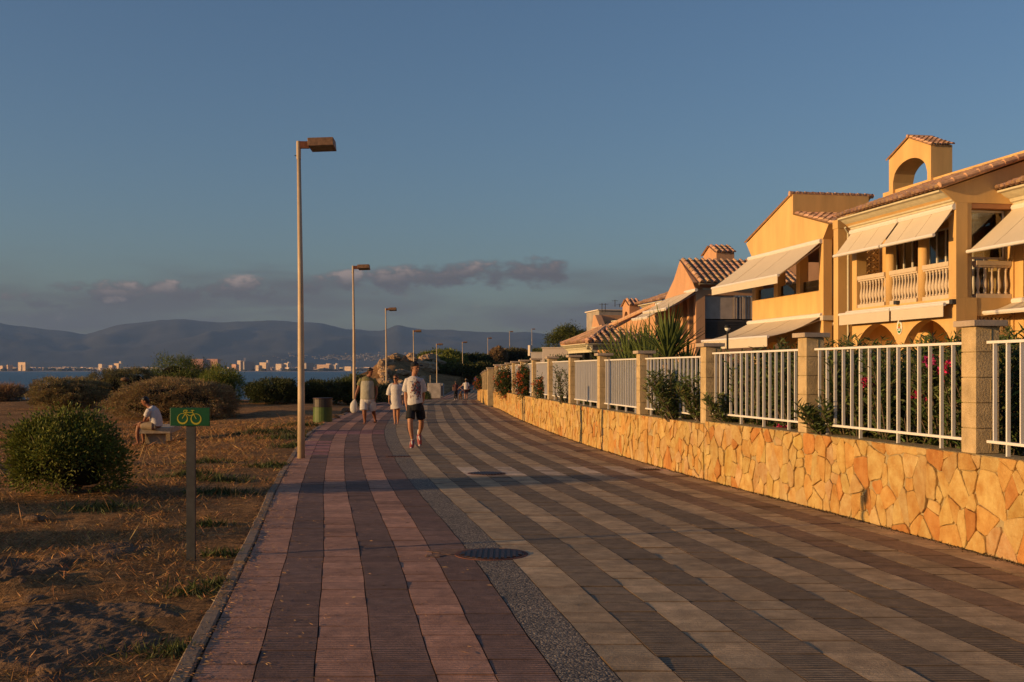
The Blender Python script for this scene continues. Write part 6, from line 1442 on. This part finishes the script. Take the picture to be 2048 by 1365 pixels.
def head(B, mb, c, yaw=0.0, pitch=0.0, s=1.0, neck=None):
    """c: centre of the skull; face towards -y before yaw"""
    c = Vector(c); Q = Matrix.Rotation(yaw, 3, 'Z') @ Matrix.Rotation(pitch, 3, 'X'); h = lambda x, y, z: c + Q @ (Vector((x, y, z)) * s)
    secs = [(-.112, .030, .030, -.045), (-.098, .044, .050, -.030), (-.07, .056, .068, -.018), (-.035, .064, .084, -.006), (.0, .071, .094, .002), (.035, .075, .099, .005), (.07, .068, .088, .008), (.10, .045, .060, .010), (.116, .018, .024, .010)]
    pts = [tuple(h(0, oy, z)) for z, rx, ry, oy in secs]; rad = [(rx * s, ry * s) for z, rx, ry, oy in secs]
    B.loft(mb, pts, rad, 18, sx=tuple(Q @ Vector((1, 0, 0))))
    B.loft(mb, [h(0, -.088, .02), h(0, -.104, -.012), h(0, -.100, -.024)], [.009 * s, .013 * s, .015 * s], 8)              # nose
    B.loft(mb, [h(-.022, -.083, -.055), h(0, -.090, -.055), h(.022, -.083, -.055)], [.007 * s, .010 * s, .007 * s], 8)   # lips
    for q in (-1, 1):
        B.loft(mb, [h(q * .072, .006, .018), h(q * .084, .012, .0), h(q * .074, .008, -.028)], [.012 * s, .013 * s, .008 * s], 8)  # ears
        B.loft(mb, [h(q * .012, -.086, .022), h(q * .040, -.080, .024)], [.009 * s, .007 * s], 6)                          # brows
    if neck is not None: B.loft(mb, [neck, (Vector(neck) + h(0, .015, -.07)) / 2, h(0, .012, -.06)], [.062 * s, .056 * s, .054 * s], 12)
    return h
def eyes(B, h, s=1.0):
    for q in (-1, 1):
        w = MB(); B.loft(w, [h(q * .020, -.0845, .008), h(q * .030, -.0865, .008), h(q * .042, -.080, .008)], [.005 * s, .0075 * s, .005 * s], 8); B.done(w, 'eye', 'hair', vox=0, smooth=0)
def hair(B, h, m, s=1.0, long=0.0, top=1.0):
    w = MB(); B.loft(w, [h(0, .035, -.075 - long), h(0, .045, -.03), h(0, .030, .02), h(0, .014, .065), h(0, .010, .105), h(0, .008, .130)], [(.055 * s, .055 * s), (.074 * s, .066 * s), (.082 * s, .080 * s), (.082 * s, .096 * s), (.066 * s, .080 * s), (.028 * s, .035 * s)], 16)
    B.loft(w, [h(-.05, -.055, .085), h(0, -.075, .092), h(.05, -.055, .085)], [.022 * s, .026 * s, .022 * s], 8); return B.done(w, 'hair', m, vox=.010)

# -- walker in cap
D0 = 24.0; r = thing('person', 'young man in a dark cap, white printed tee and black shorts, walking nearest the camera', 'person', (PX(830, D0), D0, 0))
B = Body(r); b = MB(); hc = (0.0, -.01, 1.70)
hd = head(B, b, hc, yaw=.95, s=.98, neck=(-.015, .02, 1.50))
B.loft(b, [(.0, 0, .86), (.0, 0, .96), (0, .0, 1.10), (-.01, .005, 1.25), (-.02, .01, 1.38), (-.02, .015, 1.47), (-.018, .015, 1.52)], [(.13, .10), (.145, .105), (.125, .095), (.15, .10), (.165, .10), (.14, .085), (.07, .06)], 18)
B.loft(b, [(-.165, .01, 1.45), (-.19, .02, 1.30), (-.20, .05, 1.12)], [.052, .046, .038]); B.loft(b, [(-.20, .05, 1.12), (-.195, .02, 1.00), (-.175, -.03, .88)], [.038, .037, .026])
hand(B, b, (-.175, -.03, .88), (.06, -.15, -1), 1)
B.loft(b, [(.13, .02, 1.45), (.165, .07, 1.30), (.17, .13, 1.12)], [.052, .046, .038]); B.loft(b, [(.17, .13, 1.12), (.15, .15, 1.0), (.13, .12, .90)], [.038, .035, .026]); hand(B, b, (.13, .12, .90), (-.05, -.1, -1), -1)
B.loft(b, [(-.075, 0, .90), (-.09, -.05, .72), (-.095, -.10, .53)], [.085, .075, .054]); B.loft(b, [(-.095, -.10, .53), (-.088, -.09, .42), (-.070, -.06, .28), (-.05, -.02, .175)], [.054, .056, .042, .034])
B.loft(b, [(.08, .03, .90), (.11, .12, .72), (.12, .20, .53)], [.085, .075, .054]); B.loft(b, [(.12, .20, .53), (.105, .34, .44), (.075, .47, .34), (.045, .55, .26)], [.054, .056, .042, .034])
B.done(b, 'body', 'skin', vox=.009); eyes(B, hd, .98)
hair(B, hd, 'hair', .96)
c = MB(); hh = hd
B.loft(c, [hh(0, .008, .045), hh(0, .008, .085), hh(0, .006, .120), hh(0, .004, .140)], [(.084, .104), (.083, .102), (.064, .080), (.025, .030)], 18); o = B.done(c, 'cap', 'cloth_black', vox=.008)
c = MB(); B.loft(c, [hh(0, -.075, .058), hh(0, -.14, .060), hh(0, -.20, .045)], [(.076, .014), (.074, .012), (.055, .009)], 12, sx=tuple(Matrix.Rotation(.95, 3, 'Z') @ Vector((1, 0, 0)))); B.done(c, 'cap_peak', 'cloth_black', o, vox=.006, smooth=1)
c = MB(); B.loft(c, [hh(-.062, .05, .07), hh(-.075, .0, .085), hh(-.05, -.03, .10)], [.018, .02, .014], 8); B.done(c, 'cap_panel', 'print_red', o, vox=0)
c = MB(); B.loft(c, [(.01, .0, .93), (.0, .0, .97), (0, .0, 1.10), (-.01, .005, 1.25), (-.02, .01, 1.38), (-.02, .015, 1.475), (-.018, .015, 1.52)], [(.170, .128), (.168, .125), (.155, .118), (.165, .118), (.178, .115), (.155, .098), (.082, .074)], 22)
B.loft(c, [(-.15, .01, 1.46), (-.185, .02, 1.34), (-.215, .03, 1.20)], [.066, .072, .076]); B.loft(c, [(.115, .02, 1.46), (.155, .06, 1.34), (.185, .10, 1.20)], [.066, .072, .076]); sh = B.done(c, 'tee_shirt', 'cloth_white', vox=.010)
rg = np.random.default_rng(8); c = MB(); c2 = MB()
def shirt_pt(a, z): return (0.0 + .158 * math.sin(a), -.117 * math.cos(a) - .004, z)
for i in range(80):
    a = rg.normal(.22, .42); z = 1.24 + rg.normal(0, .105); pts = []
    for k in range(4): aa = a + .05 * k * rg.choice([-1, 1]); pts.append(shirt_pt(max(-.55, min(.9, aa)), z + rg.normal(0, .018)))
    B.loft(c if i % 5 < 2 else c2, pts, [.005, .008, .008, .004], 5)
B.done(c, 'shirt_print_red', 'print_red', sh, vox=0, smooth=0); B.done(c2, 'shirt_print_grey', 'print_grey', sh, vox=0, smooth=0)
c = MB(); B.loft(c, [(.0, 0, .80), (.0, 0, .88), (.0, 0, .985)], [(.165, .125), (.160, .122), (.152, .115)], 18); B.loft(c, [(-.075, 0, .88), (-.088, -.03, .76), (-.095, -.07, .62)], [.10, .10, .105]); B.loft(c, [(.08, .03, .88), (.105, .10, .76), (.115, .16, .62)], [.10, .10, .105]); B.done(c, 'shorts', 'cloth_black', vox=.010)
for (p, dr_, q) in (((-.05, -.02, .165), (-.05, -.84, -.52), 0), ((.045, .55, .25), (.12, -.55, -.82), 1)):
    p = Vector(p); d_ = Vector(dr_).normalized(); c = MB(); B.loft(c, [p - d_ * .0 + Vector((0, .01, .11)), p + Vector((0, 0, .04)), p + Vector((0, 0, -.02))], [.046, .046, .047], 10); B.done(c, 'sock', 'cloth_white', vox=0)
    c = MB(); B.loft(c, [p - d_ * .06 + Vector((0, 0, -.05)), p + d_ * .0 + Vector((0, 0, -.04)), p + d_ * .10 + Vector((0, 0, -.058)), p + d_ * .19 + Vector((0, 0, -.070))], [(.042, .045), (.050, .056), (.053, .044), (.040, .030)], 12, sx=(1, 0, 0)); o = B.done(c, 'shoe', 'shoe_red', vox=.008)
    c = MB(); B.loft(c, [p + d_ * .03 + Vector((-.01, -.03, .00)), p + d_ * .08 + Vector((.0, -.03, -.01)), p + d_ * .13 + Vector((.008, -.02, -.02))], [.020, .022, .016], 8); B.loft(c, [p + d_ * .20 + Vector((-.01, -.01, -.05)), p + d_ * .23 + Vector((.0, 0, -.055))], [.036, .026], 8); B.loft(c, [p + Vector((.045, -.01, -.03)), p + d_ * .10 + Vector((.046, 0, -.045))], [.012, .012], 6); B.loft(c, [p + Vector((-.045, -.01, -.03)), p + d_ * .10 + Vector((-.046, 0, -.045))], [.012, .012], 6); B.done(c, 'shoe_trim', 'cloth_white', o, vox=0)

# -- man with the carrier bag
D0 = 34.4; r = thing('person', 'man in an olive tee and white shorts carrying a white plastic bag', 'person', (PX(735, D0), D0, 0))
B = Body(r); b = MB(); hd = head(B, b, (.09, -.03, 1.60), yaw=1.0, pitch=.12, s=1.0, neck=(.02, .02, 1.42))
B.loft(b, [(0, 0, .76), (0, 0, .86), (0, -.02, 1.0), (0, -.02, 1.15), (0, 0, 1.30), (0, .01, 1.40), (.01, .02, 1.45)], [(.16, .12), (.175, .13), (.18, .15), (.18, .14), (.19, .125), (.16, .10), (.07, .06)], 18)
B.loft(b, [(-.18, .0, 1.37), (-.245, .0, 1.22), (-.285, .0, 1.08)], [.062, .056, .045]); B.loft(b, [(-.285, .0, 1.08), (-.33, -.02, .96), (-.365, -.03, .85)], [.045, .042, .030]); hand(B, b, (-.365, -.03, .85), (-.1, -.1, -1), 1)
B.loft(b, [(.19, .0, 1.37), (.245, .02, 1.22), (.265, .05, 1.06)], [.062, .056, .045]); B.loft(b, [(.265, .05, 1.06), (.27, .05, .95), (.25, .0, .84)], [.045, .042, .030]); hand(B, b, (.25, .0, .84), (0, -.2, -1), -1)
B.loft(b, [(-.09, 0, .82), (-.09, -.06, .62), (-.085, -.10, .46)], [.10, .085, .060]); B.loft(b, [(-.085, -.10, .46), (-.08, -.09, .32), (-.075, -.07, .18), (-.07, -.06, .06)], [.060, .064, .045, .036]); B.loft(b, [(-.07, -.03, .045), (-.075, -.11, .035), (-.078, -.19, .025)], [(.036, .03), (.045, .026), (.04, .018)], 10)
B.loft(b, [(.10, .02, .82), (.13, .06, .62), (.15, .12, .46)], [.10, .085, .060]); B.loft(b, [(.15, .12, .46), (.16, .24, .34), (.175, .36, .22), (.18, .43, .14)], [.060, .062, .044, .036]); B.loft(b, [(.18, .45, .12), (.185, .40, .05), (.19, .34, .0)], [(.036, .03), (.043, .026), (.036, .018)], 10)
B.done(b, 'body', 'skin_tan', vox=.010); eyes(B, hd); hair(B, hd, 'hair', 1.02)
c = MB(); B.loft(c, [(0, -.01, .78), (0, -.02, .90), (0, -.03, 1.02), (0, -.025, 1.16), (0, 0, 1.28), (0, .0, 1.345)], [(.222, .165), (.215, .17), (.21, .18), (.21, .168), (.215, .150), (.19, .13)], 20); sh = B.done(c, 'tee_shirt', 'cloth_olive', vox=.010)
c = MB(); B.loft(c, [(0, 0, 1.33), (0, .0, 1.36), (0, .01, 1.41), (.01, .015, 1.455)], [(.205, .142), (.20, .135), (.168, .11), (.085, .075)], 20); B.loft(c, [(-.17, 0, 1.385), (-.225, 0, 1.28), (-.265, 0, 1.19)], [.075, .078, .078]); B.loft(c, [(.175, 0, 1.385), (.23, .01, 1.28), (.262, .03, 1.19)], [.075, .078, .078]); B.done(c, 'shirt_yoke', 'cloth_print', sh, vox=.010)
c = MB(); B.loft(c, [(0, 0, .60), (0, 0, .70), (0, 0, .80), (0, 0, .86)], [(.13, .10), (.20, .15), (.20, .15), (.19, .145)], 18); B.loft(c, [(-.095, 0, .76), (-.10, -.03, .60), (-.10, -.07, .43)], [.125, .13, .13]); B.loft(c, [(.095, .02, .76), (.125, .05, .60), (.145, .10, .43)], [.125, .13, .13]); B.done(c, 'shorts', 'cloth_white', vox=.010)
for p in ((-.075, -.10, .012), (.188, .40, .012)): MB().box(B.T(p), (.10, .27, .02)).build('sandal', 'hair_brown', r, bevel=.008) if p[0] < 0 else MB().box(B.T((.19, .37, .045)), (.10, .24, .02), 0, tiltx=.55).build('sandal', 'hair_brown', r, bevel=.006)
bg_ = thing('plastic_bag', 'full white plastic carrier bag hanging from the walking man\'s hand', 'bag', B.T((-.38, -.04, .34))); B2 = Body(bg_); B2.o = B.o
c = MB(); B2.loft(c, [(-.40, -.04, .36), (-.41, -.04, .42), (-.42, -.04, .52), (-.41, -.04, .62), (-.39, -.04, .70), (-.375, -.04, .76)], [(.07, .05), (.11, .07), (.115, .075), (.105, .06), (.065, .04), (.022, .02)], 14)
o = B2.done(c, 'bag', 'plastic_bag', vox=.010, smooth=1)
o2 = MB().tube([B.T((-.385, -.04, .70)), B.T((-.372, -.045, .77)), B.T((-.37, -.045, .79))], [.02, .012, .012], 6).build('handle', 'plastic_bag', bg_)

# -- woman in white
D0 = 34.2; r = thing('person', 'woman with sunglasses in a loose white beach dress, walking between the two men', 'person', (PX(792, D0), D0, 0))
B = Body(r); b = MB(); hd = head(B, b, (-.005, -.02, 1.40), yaw=-.35, s=.93, neck=(0, .02, 1.23))
B.loft(b, [(0, 0, .70), (0, 0, .80), (0, 0, .92), (0, -.01, 1.06), (0, -.01, 1.16), (0, .01, 1.23), (0, .015, 1.27)], [(.14, .11), (.145, .115), (.12, .095), (.135, .11), (.145, .10), (.12, .08), (.05, .05)], 18)
B.loft(b, [(-.14, 0, 1.21), (-.185, .01, 1.05), (-.20, .01, .92)], [.046, .040, .032]); B.loft(b, [(-.20, .01, .92), (-.205, -.02, .82), (-.205, -.05, .74)], [.032, .030, .022]); hand(B, b, (-.205, -.05, .74), (0, -.2, -1), 1, .9)
B.loft(b, [(.14, 0, 1.21), (.19, .01, 1.05), (.205, .02, .92)], [.046, .040, .032]); B.loft(b, [(.205, .02, .92), (.215, -.01, .82), (.215, -.04, .74)], [.032, .030, .022]); hand(B, b, (.215, -.04, .74), (0, -.2, -1), -1, .9)
B.loft(b, [(-.06, 0, .76), (-.05, -.03, .58), (-.035, -.05, .42)], [.085, .070, .050]); B.loft(b, [(-.035, -.05, .42), (-.03, -.05, .29), (-.025, -.05, .16), (-.02, -.05, .05)], [.050, .052, .036, .028]); B.loft(b, [(-.02, -.03, .035), (-.022, -.10, .028), (-.024, -.16, .02)], [(.028, .024), (.036, .02), (.03, .014)], 10)
B.loft(b, [(.07, .02, .76), (.065, .07, .58), (.055, .12, .42)], [.085, .070, .050]); B.loft(b, [(.055, .12, .42), (.045, .17, .29), (.04, .21, .16), (.038, .23, .07)], [.050, .052, .036, .028]); B.loft(b, [(.038, .22, .05), (.042, .16, .03), (.044, .10, .02)], [(.028, .024), (.036, .02), (.03, .014)], 10)
B.done(b, 'body', 'skin', vox=.009); hair(B, hd, 'hair_brown', .95, long=.01)
c = MB(); B.loft(c, [hd(-.07, -.055, .008), hd(-.03, -.092, .010), hd(0, -.092, .012), hd(.03, -.092, .010), hd(.07, -.055, .008)], [.012, .020, .010, .020, .012], 8); B.done(c, 'sunglasses', 'black', vox=0, smooth=0)
c = MB(); B.loft(c, [(.03, .03, .50), (.015, .02, .60), (0, .0, .76), (0, 0, .92), (0, -.015, 1.07), (0, -.01, 1.15), (0, 0, 1.20)], [(.205, .17), (.185, .15), (.168, .135), (.155, .125), (.165, .135), (.165, .12), (.145, .10)], 22)
for q in (-1, 1): B.loft(c, [(q * .08, .0, 1.235), (q * .15, .0, 1.19), (q * .195, .01, 1.05), (q * .215, .01, .90)], [.045, .065, .085, .095])
B.done(c, 'dress', 'cloth_white', vox=.010)
for p in ((-.023, -.09, .008), (.042, .16, .010)): MB().box(B.T(p), (.085, .23, .014)).build('flip_flop', 'black', r, bevel=.006)

# -- man on the bench
r = thing('person', 'man in a white shirt sitting on the stone bench, leaning forward, facing left', 'person', (PX(308, BD), BD, bz))
B = Body(r); b = MB(); k = .0129 / 7.314
q = lambda cx, cy, y=0.0: ((cx - 492) * k, y, (806 - cy) * k)
hd = head(B, b, q(362, 172), yaw=-1.35, pitch=.25, s=.95, neck=q(430, 262))
B.loft(b, [q(520, 545), q(525, 480), q(510, 400), q(480, 320), q(450, 275), q(432, 252)], [(.13, .15), (.125, .15), (.125, .16), (.125, .17), (.10, .15), (.06, .08)], 18, sx=(0, 1, 0) if False else None)
for (sy, hy) in ((-.17, -.12), (.17, .02)):
    B.loft(b, [q(455, 290, sy), q(425, 360, sy * 1.1), q(385, 440, sy)], [.050, .044, .038]); B.loft(b, [q(385, 440, sy), q(330, 480, (sy + hy) / 2), q(270, 505, hy)], [.038, .034, .026]); hand(B, b, q(275, 500, hy), (-1, .1, -.35), 1)
for y_ in (-.11, .10):
    B.loft(b, [q(520, 535, y_), q(420, 525, y_), q(290, 530, y_)], [.095, .085, .062]); B.loft(b, [q(290, 530, y_), q(272, 620, y_), q(270, 700, y_), q(285, 775, y_)] if y_ < 0 else [q(290, 530, y_), q(310, 620, y_), q(318, 700, y_), q(322, 770, y_)], [.062, .056, .044, .036])
    fx = 285 if y_ < 0 else 322; B.loft(b, [q(fx, 788, y_), q(fx - 35, 795, y_), q(fx - 75, 798, y_)], [(.03, .034), (.028, .040), (.02, .034)], 10)
B.done(b, 'body', 'skin_tan', vox=.010); hair(B, hd, 'hair', .97)
c = MB(); B.loft(c, [q(525, 530), q(528, 480), q(515, 400), q(485, 320), q(452, 278), q(436, 258)], [(.155, .175), (.155, .175), (.15, .18), (.14, .19), (.115, .165), (.075, .095)], 20)
for sy in (-.17, .17): B.loft(c, [q(455, 290, sy), q(430, 340, sy * 1.1), q(408, 385, sy * 1.05)], [.075, .075, .072])
B.done(c, 'shirt', 'cloth_white', vox=.011)
c = MB(); B.loft(c, [q(545, 540), q(490, 530), q(440, 530)], [(.12, .20), (.11, .20), (.10, .18)], 14, sx=(0, 0, 1))
for y_ in (-.11, .10): B.loft(c, [q(500, 532, y_), q(420, 526, y_), q(330, 530, y_)], [.11, .10, .088])
B.done(c, 'shorts', 'cloth_khaki', vox=.011)
for y_ in (-.11, .10): fx = 285 if y_ < 0 else 322; MB().box(B.T(q(fx - 30, 806, y_)), (.27, .10, .025)).build('shoe', 'hair_brown', r, bevel=.008)

# -- distant walkers, seen from behind
def far_person(label, x, D_, z, hgt, top, bot, hr, longleg, arm_out=0, bag=False, hat=None, lean=0, stride=.12):
    r = thing('person', label, 'person', (PX(x, D_), D_, z)); s = hgt / 1.7; B = Body(r, sc=s); b = MB(); hd = head(B, b, (lean, -.02, 1.59), yaw=math.pi, neck=(0, 0, 1.40))
    B.loft(b, [(0, 0, .80), (0, 0, .9), (0, 0, 1.1), (0, 0, 1.3), (0, 0, 1.40)], [(.15, .11), (.15, .12), (.13, .10), (.17, .10), (.10, .07)], 14)
    ao = arm_out
    B.loft(b, [(-.18, 0, 1.36), (-.235 - max(0, -ao) * .25, 0, 1.12), (-.24 - max(0, -ao) * .8, 0, .92 + max(0, -ao) * .05), (-.23 - max(0, -ao) * 1.0, 0, .82)], [.05, .042, .034, .03]); B.loft(b, [(.18, 0, 1.36), (.235 + max(0, ao) * .25, 0, 1.12), (.24 + max(0, ao) * .8, 0, .92), (.23 + max(0, ao) * 1.0, 0, .80)], [.05, .042, .034, .03])
    B.loft(b, [(-.08, 0, .85), (-.09, -stride * .4, .5), (-.085, -stride, .06), (-.085, -stride + .1, .03)], [.09, .06, .038, .034]); B.loft(b, [(.08, 0, .85), (.09, stride * .4, .5), (.085, stride, .06), (.085, stride + .1, .03)], [.09, .06, .038, .034])
    B.done(b, 'body', 'skin', vox=.02, smooth=2); hair(B, hd, hr); c = MB(); B.loft(c, [(0, 0, .84), (0, 0, 1.0), (0, 0, 1.2), (0, 0, 1.36), (0, 0, 1.43)], [(.18, .14), (.165, .135), (.165, .125), (.185, .115), (.08, .07)], 14)
    for q_ in (-1, 1): B.loft(c, [(q_ * .17, 0, 1.37), (q_ * .22, 0, 1.24), (q_ * .24, 0, 1.15)], [.07, .065, .06])
    B.done(c, 'shirt', top, vox=.02); c = MB(); e = .12 if longleg else .48
    B.loft(c, [(0, 0, .78), (0, 0, .95)], [(.17, .13), (.165, .13)], 12)
    for q_ in (-1, 1): f = (.85 - e) / .8; B.loft(c, [(q_ * .08, 0, .85), (q_ * .088, q_ * stride * f * .6, (.85 + e) / 2), (q_ * .09, q_ * stride * f, e)], [.10, .085, .07])
    B.done(c, 'trousers' if longleg else 'shorts', bot, vox=.02)
    for q_ in (-1, 1): MB().box(B.T((q_ * .085, q_ * stride + .08, .03)), (.09, .26, .06)).build('shoe', 'black' if not longleg else 'cloth_white', r, bevel=.02)
    if hat: c = MB(); B.loft(c, [hd(0, 0, .07), hd(0, 0, .11), hd(0, 0, .145)], [(.12, .13), (.085, .10), (.04, .05)], 14); B.done(c, 'cap', hat, vox=.015)
    return r, B
far_person('distant woman in dark clothes holding hands with the man in white', 911.5, 95, PZ(800, 95), 1.58, 'cloth_maroon', 'cloth_black', 'hair_brown', True, arm_out=.45)
r, B = far_person('distant man in a white shirt and dark shorts walking away hand in hand', 932, 94.5, PZ(799.5, 94.5), 1.72, 'cloth_white', 'cloth_maroon', 'hair', False, arm_out=-.45, hat='cloth_khaki')
bg2 = thing('shoulder_bag', 'small dark shoulder bag at the hip of the distant man in white', 'bag', B.T((.24, .05, .62))); MB().box(B.T((.25, .08, .74)), (.26, .12, .26)).build('bag', 'black', bg2, bevel=.03); MB().tube([B.T((.24, .1, .86)), B.T((.1, .14, 1.2)), B.T((-.12, .12, 1.42))], .015, 6).build('strap', 'black', bg2)
far_person('far off person in a light blue top coming down the slope behind the flowers', 951.5, 150, PZ(775, 150), 1.6, 'cloth_blue', 'cloth_maroon', 'hair', False)
# -- dog on the walk, seen from behind
dD = 95.2; r = thing('dog', 'tan dog walking between the distant couple', 'dog', (PX(921, dD), dD, PZ(800.5, dD))); B = Body(r); b = MB()
B.loft(b, [(0, -.30, .46), (0, -.10, .45), (0, .12, .43), (0, .36, .47)], [(.10, .13), (.10, .12), (.115, .15), (.11, .15)], 14, sx=(1, 0, 0)); B.loft(b, [(0, .36, .50), (.01, .48, .60), (.02, .56, .66)], [.085, .07, .07])
B.loft(b, [(.02, .54, .66), (.02, .66, .65), (.02, .76, .62)], [.08, .055, .035])
for q_ in (-1, 1):
    B.loft(b, [(q_ * .07, -.26, .44), (q_ * .08, -.18, .30), (q_ * .08, -.32, .17), (q_ * .08, -.28, .03), (q_ * .08, -.22, .02)], [.075, .05, .028, .024, .026]); B.loft(b, [(q_ * .07, .34, .42), (q_ * .075, .33, .22), (q_ * .075, .36 + q_ * .06, .03), (q_ * .075, .41 + q_ * .06, .02)], [.055, .034, .024, .028]); B.loft(b, [(q_ * .055, .54, .72), (q_ * .075, .52, .74), (q_ * .085, .54, .66)], [.02, .022, .012])
B.loft(b, [(0, -.32, .50), (0, -.46, .46), (.03, -.55, .36)], [.028, .022, .012]); B.done(b, 'body', 'fur', vox=.014, smooth=2)
